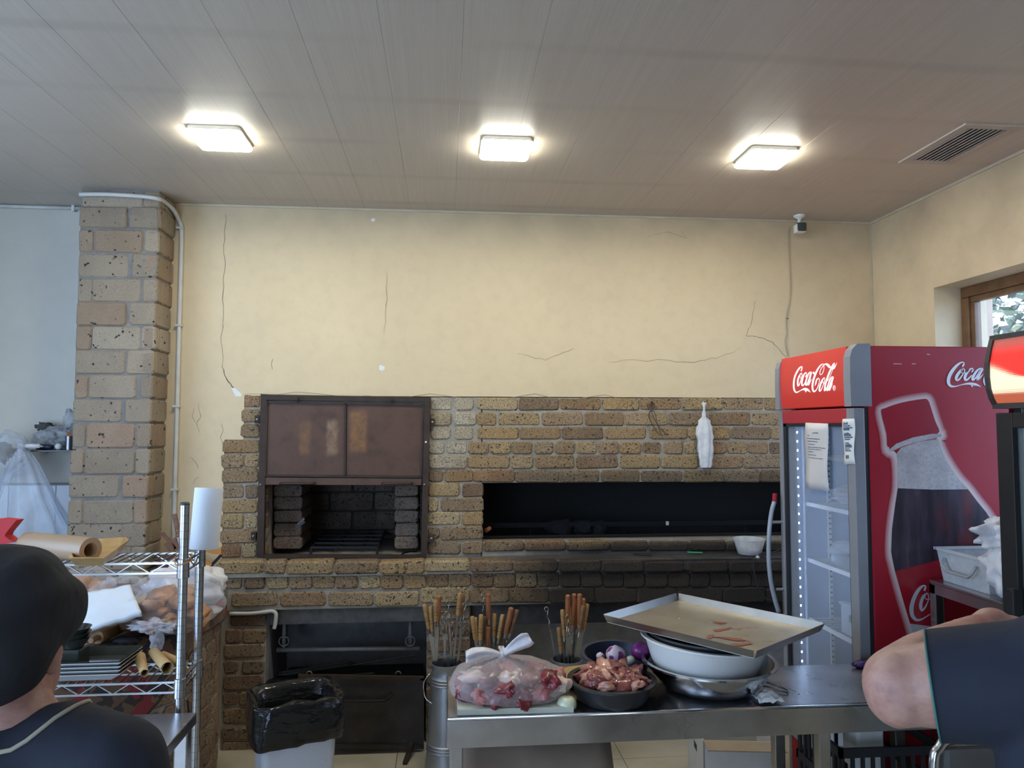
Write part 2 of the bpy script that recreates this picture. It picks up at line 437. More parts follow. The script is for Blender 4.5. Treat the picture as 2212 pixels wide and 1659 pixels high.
yc = YB + 0.002
ribbon([(487, 462), (485, 530), (484, 600), (483, 680), (478, 725), (480, 790)], 0.0022, yc, M_CRACK)
ribbon([(480, 790), (487, 815), (505, 838), (521, 851)], 0.0045, yc, M_CRACK)
ribbon([(1632, 650), (1625, 690), (1612, 725), (1640, 728), (1670, 740), (1690, 765), (1700, 772)], 0.0022, yc, M_CRACK)
ribbon([(1310, 781), (1400, 778), (1500, 782), (1560, 770), (1600, 752)], 0.003, yc, M_CRK2)
ribbon([(1115, 764), (1180, 778), (1240, 752)], 0.003, yc, M_CRK2)
ribbon([(834, 590), (836, 660), (830, 720)], 0.003, yc, M_CRK2)
ribbon([(525, 851), (700, 853), (930, 857), (1200, 860), (1450, 862), (1676, 864)], 0.003, YB + 0.001, M_CRK2)
ribbon([(590, 775), (586, 785), (588, 798)], 0.003, yc, M_CRACK); ribbon([(1400, 512), (1440, 500), (1485, 515), (1470, 500)], 0.002, yc, M_CRK2)
for c in ([(428, 872), (434, 900), (424, 915), (432, 935)], [(410, 986), (424, 1000), (429, 1012)], [(478, 915), (482, 930), (476, 945), (481, 960)], [(420, 880), (415, 900), (422, 912)], [(416, 1045), (424, 1033), (430, 1031)]):
    ribbon(c, 0.003, yc, M_CRK2)
def patch(px, py, r, parent, y, mat, name='flake', n=9, sx=1.0):
    c = atY(px, py, y); rr = r
    pl = [c + Vector((math.cos(t) * rr * sx * rnd.uniform(.6, 1.2), 0, math.sin(t) * rr * rnd.uniform(.6, 1.2))) for t in (2 * math.pi * k / n for k in range(n))]
    return MB().prism(pl, (0, -1, 0), 0.001).build(name, mat, parent)
patch(824, 795, 0.018, wall_back, yc, M_FLAKE); patch(806, 475, 0.012, wall_back, yc, M_FLAKE)
MB().prism([atY(a, b_, yc) for a, b_ in ((500, 838), (508, 838), (522, 851), (521, 857), (508, 856))], (0, -1, 0), 0.001).build('flake', M_FLAKE, wall_back)
# thin bead along the wall and ceiling joint
for nm, a, b_, par in (('trim_1', (XC1, YB - 0.004, CEIL - .012), (XR, YB + .006, CEIL), wall_back), ('trim_2', (XR - .008, YF, CEIL - .014), (XR + .004, YB, CEIL), wall_right), ('trim_3', (XR - .006, YB - .006, 1.9), (XR + .002, YB + .004, CEIL), wall_right)):
    o = MB().box(a, b_).build('corner_bead', M_TRIM, par)

# ------------------------------------------------------------------ masonry materials
def mat_brick(name, cols, pit=0.62, pitscale=70, soot=True, rough=0.85, grain=0.85, glo=0.44):
    m, nt, b = newmat(name); p = pos(nt); s = sep(nt, p)
    r = N(nt, 'ShaderNodeObjectInfo').outputs['Random']
    n = len(cols); c = ramp(nt, r, [((i + 0.5) / n, cc) for i, cc in enumerate(cols)])
    big = noise_(nt, p, 11, 4, 0.65)
    c = mix(nt, math_(nt, 'MULTIPLY', ramp(nt, big, [(0.4, g(0)), (0.7, g(1))]), 0.28), c, (0.50, 0.40, 0.25))
    c = mix(nt, math_(nt, 'MULTIPLY', ramp(nt, noise_(nt, p, 5.5, 3), [(0.5, g(0)), (0.8, g(1))]), 0.5), c, (0.20, 0.14, 0.09))
    gr = noise_(nt, mapping(nt, p, (1, 1, 1.6)), 130, 3, 0.7)
    c = mix(nt, ramp(nt, gr, [(glo, g(0)), (glo + .2, g(grain))]), c, (0.085, 0.058, 0.04))
    pn = noise_(nt, p, pitscale, 2, 0.5)
    pits = ramp(nt, pn, [(pit, g(0)), (pit + 0.05, g(1))])
    c = mix(nt, pits, c, (0.035, 0.03, 0.028))
    if soot:
        nz = noise_(nt, p, 4.5, 4, 0.65)
        hz = math_(nt, 'MULTIPLY', smooth(nt, s[0], 0.0, 0.75), smooth(nt, s[2], 1.12, 0.98))
        k = ramp(nt, math_(nt, 'ADD', math_(nt, 'MULTIPLY', hz, 0.75), math_(nt, 'MULTIPLY', nz, 0.5)), [(0.45, g(0)), (0.95, g(0.93))])
        top = math_(nt, 'MULTIPLY', math_(nt, 'MULTIPLY', smooth(nt, s[2], 1.50, 1.41), smooth(nt, s[2], 1.30, 1.41)), smooth(nt, s[0], 0.15, 0.6))
        k = math_(nt, 'MAXIMUM', k, math_(nt, 'MULTIPLY', top, 0.55))
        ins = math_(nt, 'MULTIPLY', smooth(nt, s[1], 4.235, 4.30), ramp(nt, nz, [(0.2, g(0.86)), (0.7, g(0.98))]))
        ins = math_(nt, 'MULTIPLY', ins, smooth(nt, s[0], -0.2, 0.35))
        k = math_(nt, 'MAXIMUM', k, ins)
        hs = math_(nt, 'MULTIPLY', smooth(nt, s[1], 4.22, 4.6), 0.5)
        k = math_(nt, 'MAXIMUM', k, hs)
        c = mix(nt, k, c, (0.020, 0.018, 0.017))
    L(nt, c, b.inputs['Base Color']); b.inputs['Roughness'].default_value = rough; b.inputs['Specular IOR Level'].default_value = 0.25
    h = math_(nt, 'SUBTRACT', math_(nt, 'MULTIPLY', gr, 0.6), pits); bump(nt, b, h, 0.5, 0.004); return m
TAN = [(0.30, 0.18, 0.085), (0.46, 0.32, 0.15), (0.19, 0.115, 0.065), (0.44, 0.32, 0.17), (0.33, 0.18, 0.085), (0.38, 0.28, 0.165), (0.22, 0.14, 0.085), (0.45, 0.29, 0.125), (0.28, 0.19, 0.11), (0.50, 0.37, 0.20)]
M_BR = mat_brick('brick_tan', TAN)
M_BRP = mat_brick('brick_pale', [(0.31, 0.25, 0.185), (0.34, 0.275, 0.20), (0.27, 0.22, 0.165), (0.35, 0.24, 0.165), (0.29, 0.205, 0.14), (0.38, 0.315, 0.235)], pit=0.66, pitscale=38, soot=False, grain=.5, glo=.52)
M_BRB = mat_brick('brick_brown', [(0.24, 0.15, 0.10), (0.33, 0.22, 0.14), (0.18, 0.12, 0.085), (0.38, 0.28, 0.185), (0.22, 0.14, 0.095)], soot=False)
M_BRS = mat_brick('brick_smoked', [(0.17, 0.125, 0.105), (0.21, 0.16, 0.135), (0.14, 0.105, 0.09), (0.19, 0.14, 0.12)], soot=False)
def mat_mortar(name, c0, c1, soot=True):
    m, nt, b = newmat(name); p = pos(nt); s = sep(nt, p); n = noise_(nt, p, 16, 5, 0.65); c = ramp(nt, n, [(0.3, c0), (0.72, c1)])
    if soot:
        nz = noise_(nt, p, 5, 4, 0.6)
        k = math_(nt, 'MULTIPLY', smooth(nt, s[0], 0.0, 0.8), smooth(nt, s[2], 1.12, 0.97))
        k = ramp(nt, math_(nt, 'ADD', math_(nt, 'MULTIPLY', k, 0.7), math_(nt, 'MULTIPLY', nz, 0.45)), [(0.45, g(0)), (0.95, g(0.92))])
        k = math_(nt, 'MAXIMUM', k, math_(nt, 'MULTIPLY', math_(nt, 'MULTIPLY', smooth(nt, s[1], 4.23, 4.32), smooth(nt, s[0], -0.2, 0.35)), 0.95))
        k = math_(nt, 'MAXIMUM', k, math_(nt, 'MULTIPLY', smooth(nt, s[1], 4.22, 4.8), 0.6))
        c = mix(nt, k, c, (0.022, 0.02, 0.019))
    L(nt, c, b.inputs['Base Color']); b.inputs['Roughness'].default_value = 0.92; bump(nt, b, n, 0.5, 0.006); return m
M_MOR = mat_mortar('mortar_grey', (0.25, 0.22, 0.18), (0.40, 0.36, 0.30))
M_MORC = mat_mortar('mortar_column', (0.17, 0.16, 0.15), (0.27, 0.255, 0.235), False)
M_CONC = mat_mortar('concrete_dark', (0.09, 0.085, 0.08), (0.17, 0.16, 0.15))
M_IRON = M('iron_dark', (0.055, 0.045, 0.04), 0.5, 0.6, var=0.3); M_BLACK = M('black_iron', (0.015, 0.014, 0.014), 0.55, 0.4)

M_BRL = mat_brick('brick_limed', [(0.52, 0.45, 0.33), (0.46, 0.38, 0.26), (0.50, 0.42, 0.30), (0.40, 0.31, 0.19)], pit=0.68)
def lime(mat, px, py):      # bricks smeared with lime right of the firebox
    return M_BRL if mat is M_BR and 925 < px < 1025 and 850 < py < 1000 else mat
UX, VZ, NF = Vector((1, 0, 0)), Vector((0, 0, 1)), Vector((0, -1, 0))
def course(parent, y, py0, py1, spans, mat, sc, ox, oy, depth=0.05, gx=.0045, gz=.004, **kw):
    """one course of bricks on the plane Y = y from spans measured along it"""
    for a, b_ in spans:
        pa, pb = ox + a * sc, ox + b_ * sc; pm = (pa + pb) / 2; t, u_ = oy + py0 * sc, oy + py1 * sc
        A = atY(pa, (t + u_) / 2, y); B = atY(pb, (t + u_) / 2, y); T = atY(pm, t, y).z; U = atY(pm, u_, y).z
        brick(parent, (0, y, 0), UX, VZ, NF, A.x - gx, B.x + gx, U - gz, T + gz, depth, lime(mat, pm, (t + u_) / 2), **kw)

# ------------------------------------------------------------------ brick pillar at the left
col_x0t, col_x1t = atY(172, 430, 3.98).x, atY(345, 430, 3.98).x
YC = 3.98
pillar = empty('brick_pillar', ((col_x0t + col_x1t) / 2, 4.1, 0), 'square pillar of pale pitted tuff bricks reaching the ceiling', 'pillar')
pb0 = atY(144, 1200, YC).x; pb1 = atY(309, 1200, YC).x; zr = atY(230, 1200, YC).z; zt_ = atY(230, 430, YC).z
def colx(z, which):
    t = (z - zr) / (zt_ - zr); return (pb0 + (col_x0t - pb0) * t) if which == 0 else (pb1 + (col_x1t - pb1) * t)
mb = MB(); vs = []
for z in (0, CEIL):
    a, b_ = colx(z, 0) + .006, colx(z, 1) - .006
    vs += [(a, YC + .007, z), (b_, YC + .007, z), (b_, YW, z), (a, YW, z)]
mb.add(vs, [(3, 2, 1, 0), (4, 5, 6, 7), (0, 1, 5, 4), (1, 2, 6, 5), (2, 3, 7, 6), (3, 0, 4, 7)]); mb.build('mortar_core', M_MORC, pillar)
s1, s2 = .3618, .2532
CR = [(45, 125, [(495, 850), (862, 945)], 1), (135, 250, [(480, 755), (780, 940)], 1), (270, 395, [(475, 553), (567, 845), (865, 940)], 1), (415, 545, [(470, 758), (790, 932)], 1),
      (562, 690, [(468, 545), (555, 832), (855, 930)], 1), (705, 830, [(463, 745), (775, 922)], 1), (848, 978, [(460, 537), (553, 832), (847, 917)], 1), (990, 1120, [(455, 740), (762, 910)], 1),
      (1140, 1268, [(450, 520), (535, 805), (838, 903)], 1), (1285, 1410, [(440, 720), (752, 897)], 1), (148, 335, [(622, 722), (745, 1135), (1170, 1278)], 2), (365, 560, [(605, 705), (730, 1140), (1160, 1268)], 2),
      (590, 765, [(595, 1000), (1045, 1252)], 2), (800, 985, [(585, 695), (712, 1130), (1145, 1243)], 2), (1005, 1180, [(578, 1030), (1040, 1235)], 2), (1200, 1385, [(572, 680), (695, 1110), (1125, 1225)], 2), (1405, 1600, [(565, 1000), (1012, 1215)], 2)]
for i, (a, b_, sp, w) in enumerate(CR):
    sc, ox, oy = (s1, 0, 400) if w == 1 else (s2, 0, 880)
    course(pillar, YC, a, b_, sp, M_BRP, sc, ox, oy, bev=0.007, jit=0.003, gx=.0065, gz=.006)
    pe = sp[-1][1] * sc; t, u_ = oy + a * sc, oy + b_ * sc
    Tz, Uz = atY(pe, t, YC).z, atY(pe, u_, YC).z; xs = colx((Tz + Uz) / 2, 1)
    for ya, yb in ([(YC + .006, YC + .205), (YC + .218, YC + .34)] if i % 2 else [(YC + .006, YC + .075), (YC + .09, YC + .29)]):
        brick(pillar, (xs + .004, 0, 0), Vector((0, 1, 0)), VZ, Vector((1, 0, 0)), ya - .004, yb + .004, Uz - .005, Tz + .005, 0.05, M_BRP, bev=0.008, jit=0.003)
# a few more courses down to the floor
zc = atY(230, 880 + 1600 * s2, YC).z - 0.012; i = 0
while zc - 0.11 > 0:
    a, b_ = colx(zc, 0), colx(zc, 1); w = b_ - a
    cuts = [0, .62, 1] if i % 2 else [0, .27, .78, 1]
    for q, r_ in zip(cuts[:-1], cuts[1:]): brick(pillar, (0, YC, 0), UX, VZ, NF, a + q * w + .006, a + r_ * w - .006, zc - .112, zc, .05, M_BRP)
    zc -= .124; i += 1

# ------------------------------------------------------------------ brick grill wall
grill = empty('brick_barbecue', (0.4, 4.45, 0), 'tan brick barbecue wall with a firebox, a long blackened grill slot and a ledge', 'fireplace')
s4, s5, s6 = .3134, .3707, .2647
YL, YP, YD = 4.02, 4.07, 5.05
zL = atY(1300, 1196, YB).z; xh0 = atY(561, 1100, YB).x; xh1 = atY(926, 1100, YB).x
xm0 = atY(1043, 1100, YB).x; zmt = atY(1250, 1043, YB).z; zms = atY(1200, 1167, YB).z; XE = XR - .002
zLb = atY(1000, 1311, YL).z; xll = atY(472, 1250, YL).x
zhb = 1.47
body = MB(); yo = YB + .008
parts = [((xl + .004, yo, zL - .02), (xh0 + .03, YD, zstep - .004)), ((xl_top + .004, yo, zstep - .01), (xh0 + .03, YD, ztop - .004)), ((xh0, yo, zhb), (xh1, YD, ztop - .004)),
         ((xh1 - .02, yo, zL - .02), (xm0 - .004, YD, ztop - .004)), ((xm0 - .01, yo, zmt + .003), (XE, YD, ztop - .004)), ((xm0 - .01, yo, zL - .02), (XE, 4.31, zms - .004))]
for a, b_ in parts: MB().box(a, b_).build('mortar_bed', M_MOR, grill)
MB().box((xl, 4.97, 0), (XE, YD, ztop)).build('back_lining', M_CONC, grill)
zl1 = atY(900, 820 + 1346 * s4, YL).z
MB().box((xll + .02, YL + .009, zl1), (XE, YD, zL - .006)).build('mortar_bed', M_MOR, grill)
MB().box((xll + .04, YL + .029, zLb), (XE, YD, zl1 + .002)).build('mortar_bed', M_MOR, grill)
# dark cement skin on top of the ledge
mb = MB()
def ledgetop(u_, v_):
    xx = xll + .02 + (XE - xll - .02) * u_; yy = YL + .004 + (YB + .1 - YL) * v_
    return Vector((xx, yy, zL - .004 + 0.003 * noise.noise(Vector((xx * 6, yy * 9, 0))) - (0.006 if v_ == 0 else 0)))
mb.grid(ledgetop, 60, 5); mb.build('cement_skin', M_CONC, grill, smooth=True)
# left strip
for a, b_, sp in ((105, 190, [(268, 385)]), (205, 290, [(262, 382)]), (310, 395, [(258, 380)]), (418, 502, [(128, 378)]), (515, 605, [(125, 270), (283, 376)]), (620, 708, [(125, 373)]), (728, 815, [(125, 272), (292, 372)]),
                  (832, 918, [(123, 370)]), (930, 1022, [(120, 270), (285, 367)]), (1038, 1125, [(115, 364)]), (1138, 1225, [(115, 255), (268, 362)])):
    course(grill, YB, a, b_, sp, M_BR, s4, 440, 820)
# right field
RF = [(110, 175, [(85, 200), (228, 330), (360, 585), (600, 828), (840, 1070), (1085, 1295), (1305, 1535), (1550, 1780), (1790, 2020), (2030, 2250)]),
      (195, 265, [(85, 195), (225, 340), (355, 460), (475, 715), (735, 965), (985, 1205), (1220, 1458), (1475, 1690), (1710, 1945), (1955, 2190)]),
      (280, 345, [(85, 195), (225, 325), (355, 590), (600, 835), (850, 1085), (1100, 1335), (1365, 1575), (1590, 1825), (1840, 2065), (2075, 2300)]),
      (365, 430, [(75, 158), (180, 290), (305, 415), (430, 545), (558, 670), (690, 795), (812, 920), (935, 1045), (1065, 1175), (1190, 1305), (1320, 1425), (1445, 1550), (1565, 1690), (1700, 1800), (1815, 1925), (1935, 2045), (2060, 2170)]),
      (445, 515, [(75, 290), (305, 540), (555, 675), (695, 915), (935, 1170), (1190, 1415), (1435, 1640), (1660, 1895), (1910, 2140)]),
      (530, 595, [(75, 150), (165, 325), (335, 568), (580, 825), (835, 1060), (1080, 1295), (1310, 1550), (1560, 1785), (1797, 2000), (2010, 2230)]),
      (610, 680, [(70, 248), (268, 385)]), (695, 765, [(70, 122), (145, 385)]), (775, 845, [(70, 248), (265, 385)]), (862, 930, [(70, 130), (143, 382)]), (945, 1015, [(65, 250), (270, 380)]),
      (942, 996, [(392, 620), (632, 868), (880, 1120), (1130, 1345), (1357, 1580), (1592, 1800), (1812, 2000), (2012, 2220)])]
for a, b_, sp in RF: course(grill, YB, a, b_, sp, M_BR, s5, 900, 820)
# ledge courses
for a, b_, sp in ((1258, 1340, [(88, 408), (417, 560), (572, 888), (905, 1200), (1214, 1520)]),):
    course(grill, YL, a, b_, sp, M_BR, s4, 440, 820, depth=.08, bev=.01)
for a, b_, sp in ((1352, 1440, [(112, 260), (278, 415), (440, 578), (592, 740), (758, 900), (915, 1055), (1075, 1215), (1230, 1372), (1390, 1530)]),):
    course(grill, YL + .02, a, b_, sp, M_BR, s4, 440, 820, depth=.06)
for a, b_, sp in ((1470, 1560, [(195, 500), (528, 835), (865, 1160), (1185, 1480)]),):
    course(grill, YL + .02, a, b_, sp, M_BR, s4, 440, 820, depth=.06)
course(grill, YL, 1060, 1120, [(50, 305), (315, 560), (570, 822), (833, 1075), (1086, 1320), (1331, 1555), (1590, 1815), (1826, 2060), (2070, 2300)], M_BR, s5, 900, 820, depth=.08, bev=.01)
course(grill, YL + .02, 1130, 1207, [(65, 185), (195, 315), (327, 445), (453, 575), (583, 700), (709, 830), (840, 955), (966, 1080), (1091, 1205), (1216, 1325), (1336, 1460), (1471, 1590), (1600, 1705), (1713, 1825), (1834, 1945), (1955, 2070), (2080, 2200)], M_BR, s5, 900, 820, depth=.06)
course(grill, YL + .02, 1217, 1298, [(25, 303), (316, 533), (546, 765), (776, 1035), (1047, 1285), (1301, 1520), (1550, 1782), (1796, 2030), (2040, 2280)], M_BR, s5, 900, 820, depth=.06)
# posts below the ledge
M_RENDER = mat_mortar('render_grey', (0.13, 0.13, 0.135), (0.21, 0.205, 0.205), False)
zu = zLb - .002
pxa, pxb = atY(478, 1450, YP).x, atY(578, 1450, YP).x
MB().box((pxa, YP + .008, 0), (pxb - .012, 4.72, zu)).build('mortar_bed', M_MOR, grill)
for a, b_, sp in ((410, 495, [(225, 505)]), (530, 635, [(180, 298), (318, 500)]), (655, 755, [(165, 490)]), (785, 880, [(165, 272), (318, 490)]), (905, 1015, [(165, 480)]), (1045, 1145, [(160, 270), (290, 472)]), (1175, 1290, [(158, 465)]),
                  (1335, 1425, [(150, 275), (290, 460)]), (1450, 1550, [(148, 455)]), (1580, 1665, [(140, 290), (305, 450)]), (1690, 1790, [(138, 445)])):
    course(grill, YP, a, b_, sp, M_BRB, s6, 440, 1220, depth=.06)
MB().box((pxb - .03, YP + .02, 0), (pxb, 4.72, zu)).build('render_cheek', M_RENDER, grill)
p2a, p2b = atY(921, 1450, YP).x, atY(1016, 1400, YP).x
MB().box((p2a, YP + .008, 0), (p2b - .004, 4.72, zu)).build('mortar_bed', M_MOR, grill)
zz = zu - .004; i = 0
while zz > .06:
    w = p2b - p2a
    for q, r_ in (((0, .42), (.46, 1)) if i % 2 else ((0, 1),)): brick(grill, (0, YP, 0), UX, VZ, NF, p2a + q * w, p2a + r_ * w, zz - .075, zz, .06, M_BRB)
    zz -= .087; i += 1
# beams over the openings below
za, zb = atY(760, 1312, 4.10).z, atY(760, 1346, 4.10).z
MB().rbox((pxb - .02, 4.10, zb), (p2a + .01, 4.4, zu), .006).build('concrete_beam', mat_mortar('beam_grey', (0.13, .125, .12), (.24, .23, .215), False), grill)
za2 = atY(1300, 1345, 4.12).z
MB().rbox((p2b - .02, 4.12, za2), (XE, 4.4, zu), .006).build('concrete_beam', M_CONC, grill)
M_REC = mat_mortar('recess_plaster', (0.30, 0.29, 0.29), (0.42, 0.41, 0.40), False)
MB().box((pxb - .02, 4.55, 0), (p2a + .02, 4.6, zu)).build('recess_back', M_REC, grill)
MB().box((p2b - .02, 4.5, 0), (XE, 4.56, zu)).build('recess_back', M_REC, grill)
# firebox inside: side piers, hearth floor, back courses
hz0, hz1 = zL, zhb
for (a, b_) in ((591, 652), (853, 903)):
    for (t, u_) in ((1048, 1072), (1074, 1101), (1103, 1129), (1131, 1158), (1160, 1186)):
        yy = 4.36
        A = atY(a, t, yy); B = atY(b_, u_, yy)
        brick(grill, (0, yy, 0), UX, VZ, NF, A.x, B.x, B.z, A.z, .3, M_BRS, bev=.006)
yy = 4.95; zz = hz1 + .05; i = 0
while zz > hz0:
    x0 = xh0 - .02
    for q in range(4):
        xa = x0 + q * .29 - (.14 if i % 2 else 0); brick(grill, (0, yy, 0), UX, VZ, NF, max(xa, x0) + .004, min(xa + .28, xh1 + .02), zz - .115, zz, .03, M_BRS, bev=.004, jit=.002)
    zz -= .125; i += 1
# reveal bricks each side of the firebox mouth
for xs, nrm in ((xh0 + .032, Vector((1, 0, 0))), (xh1 - .022, Vector((-1, 0, 0)))):
    for k in range(6):
        z1 = hz1 - .01 - k * .083
        brick(grill, (xs, 0, 0), Vector((0, 1, 0)), VZ, nrm, YB + .012, YB + .10, z1 - .072, z1, .02, M_BR, bev=.004, jit=.002)
gt = empty('fire_grate', atY(750, 1170, 4.45), 'black iron bar grate lying on the hearth in the firebox', 'grate')
G0, G1, G2, G3 = atZ(672, 1187, zL + .035), atZ(815, 1187, zL + .035), atZ(832, 1146, zL + .035), atZ(705, 1146, zL + .035)
M_GRATE = M_BLACK
def gl(a, b_, c, d, s_): return [a.lerp(b_, s_), d.lerp(c, s_)]
for s_ in (0, .38, .75, 1):
    p, q = gl(G0, G1, G2, G3, s_); MB().bar(p, q, .016, .02).build('bar', M_GRATE, gt)
for s_ in (0, .2, .4, .6, .8, 1):
    p, q = G0.lerp(G3, s_), G1.lerp(G2, s_); MB().bar(p + Vector((0, 0, .012)), q + Vector((0, 0, .012)), .012, .012).build('rod', M_GRATE, gt)
for p in (G0, G1, G2, G3): MB().bar(p, Vector((p.x, p.y, zL - .003)), .014).build('foot', M_GRATE, gt)
pk = MB().tube([atZ(868, 1200, zL + .01), atZ(872, 1193, zL + .02), atZ(885, 1190, zL + .02), atZ(900, 1190, zL + .015)], .009, 6).build('iron_hook', M_BLACK); tag(pk, 'short bent black iron hook at the right of the hearth', 'hook')

# grill slot: trough rim, soot heap, bracket rails
tr = empty('grill_trough', (1.3, 4.45, zms - .06), 'long blackened iron trough inside the grill slot', 'trough')
MB().bar((xm0 + .005, 4.33, zms + .004), (XE - .02, 4.33, zms + .004), .02, .012).build('front_rail', M_BLACK, tr)
MB().bar((xm0 + .005, 4.60, zms + .035), (XE - .02, 4.60, zms + .035), .02, .03).build('rear_rail', M_BLACK, tr)
MB().box((xm0 + .005, 4.34, zms - .10), (XE - .02, 4.62, zms - .09)).build('bed', M_BLACK, tr)
for k in range(9):
    xx = xm0 + .12 + k * .2; MB().bar((xx, 4.602, zms + .01), (xx, 4.602, zms - .03), .008).build('stud', M_BLACK, tr)
for k, (px, w, h) in enumerate(((1207, .10, .055), (1258, .07, .05), (1297, .05, .05))):
    c = atY(px, 1140, 4.62); n_ = 12
    mb = MB(); mb.blob((c.x, 4.62, c.z), (w, .06, h), 2, wob=.5, seed=k + 3); o = mb.build('ash_heap', M('ash', (.02, .02, .02), .95)); tag(o, ['wide dark ash heap at the back of the grill slot', 'taller ash heap right of the wide one in the grill slot', 'smallest ash heap, rightmost in the grill slot'][k], 'ash', 'ash heaps in the grill slot')
# ------------------------------------------------------------------ steel shutter of the firebox
M_RUST = None
def mat_rust():
    m, nt, b = newmat('shutter_plate'); p = pos(nt)
    n = noise_(nt, p, 6, 5, 0.65); c = ramp(nt, n, [(0.3, (0.070, 0.036, 0.023)), (0.55, (0.112, 0.058, 0.036)), (0.8, (0.085, 0.050, 0.034))])
    c = mix(nt, ramp(nt, noise_(nt, p, 22, 3), [(0.6, g(0)), (0.75, g(0.5))]), c, (0.05, 0.04, 0.04))
    # three burnt, blank patches on the plate
    s = sep(nt, p)
    for (px0, px1, py0, py1, col, amt) in ((648, 669, 912, 980, (0.25, 0.125, 0.045), 0.7), (706, 728, 908, 982, (0.30, 0.19, 0.11), 0.8), (756, 792, 888, 976, (0.27, 0.13, 0.045), 0.8)):
        A, B = atY(px0, py0, 4.175), atY(px1, py1, 4.175)
        jx = math_(nt, 'ADD', s[0], math_(nt, 'MULTIPLY', math_(nt, 'SUBTRACT', noise_(nt, p, 30, 3), 0.5), 0.02))
        k = math_(nt, 'MULTIPLY', smooth(nt, jx, A.x - .014, A.x + .014), smooth(nt, jx, B.x + .014, B.x - .014))
        k = math_(nt, 'MULTIPLY', k, math_(nt, 'MULTIPLY', smooth(nt, s[2], B.z - .02, B.z + .02), smooth(nt, s[2], A.z + .02, A.z - .02)))
        k = math_(nt, 'MULTIPLY', k, ramp(nt, noise_(nt, p, 26, 4, .7), [(.3, g(.25)), (.65, g(1))])); c = mix(nt, math_(nt, 'MULTIPLY', k, amt), c, col)
    L(nt, c, b.inputs['Base Color']); b.inputs['Roughness'].default_value = 0.52; b.inputs['Metallic'].default_value = 0.0; b.inputs['Specular IOR Level'].default_value = .35
    bump(nt, b, n, 0.15, 0.003); return m
M_RUST = mat_rust(); M_STEELBR = M('steel_brown', (0.055, 0.037, 0.028), 0.55, 0.0, var=0.3, spec=.2)
ys = 4.165
def q4(a, b_, c, d, t, y): 
    return MB().prism([atY(*p, y) for p in (a, b_, c, d)], (0, 1, 0), t)
hood = empty('firebox_shutter', atY(740, 1205, ys), 'rust brown steel shutter frame with two plates over the firebox', 'shutter')
def bar4(name, a, b_, c, d, y=ys, t=.04, mat=None): return q4(a, b_, c, d, t, y).build(name, mat or M_STEELBR, hood)
bar4('frame_post', (563, 851), (576, 852), (569, 1205), (554, 1205)); bar4('frame_post', (917, 858), (930, 859), (921, 1207), (909, 1206))
bar4('frame_rail', (576, 852), (917, 858), (917, 868), (576, 864)); bar4('frame_rail', (566, 1199), (909, 1200), (909, 1207), (566, 1206))
yp = ys + .012
bar4('plate', (579, 870), (744, 873), (743, 1026), (574, 1026), yp, .004, M_RUST); bar4('plate', (749, 873), (912, 876), (909, 1028), (748, 1026), yp, .004, M_RUST)
for a, b_ in (((577, 868), (913, 874)), ((574, 1027), (910, 1030)), ((577, 868), (573, 1028)), ((746, 871), (745, 1028)), ((914, 874), (910, 1030))):
    MB().bar(atY(*a, ys + .008), atY(*b_, ys + .008), .011, .014, up=(0, 1, 0)).build('angle_iron', M_STEELBR, hood)
bar4('lower_band', (572, 1031), (911, 1034), (910, 1048), (571, 1047), ys + .006, .01, M_RUST)
for a, b_ in (((607, 1044), (679, 1044)), ((826, 1044), (889, 1044))):
    A, B = atY(*a, ys), atY(*b_, ys); o = Vector((0, -.028, 0))
    MB().tube([A + Vector((0, .01, 0)), A + o * .8, A + o + Vector((.008, 0, 0)), B + o - Vector((.008, 0, 0)), B + o * .8, B + Vector((0, .01, 0))], .006, 8).build('handle', M_IRON, hood, smooth=True)
for (px, py) in ((554, 906), (934, 912), (546, 1159), (932, 1164)):
    c = atY(px, py, ys); b0 = MB().rbox((c.x - .014, ys + .012, c.z - .022), (c.x + .014, ys + .034, c.z + .022), .003).build('lug', M_STEELBR, hood)
    MB().blob((c.x, ys + .01, c.z), (.007, .004, .007), 2).build('bolt', M('bolt_grey', (.3, .28, .27), .4, .8), b0)
for (px, py) in ((643, 864), (846, 867)):
    c = atY(px, py, ys - .006); MB().tube([c + Vector((0, 0, .012)), c + Vector((0, -.01, .002)), c + Vector((0, -.004, -.012))], .005, 6).build('hook', M_IRON, hood)
for (px, py) in ((563, 1047), (917, 1047)): MB().blob(atY(px, py, ys - .002), .007, 2).build('bolt', M('bolt_grey', (.3, .28, .27), .4, .8), hood)
c = atY(920, 955, ys - .002); MB().blob(c, (.006, .004, .006), 2).build('white_dot', M('paint_white', (.85, .85, .82), .5), hood)

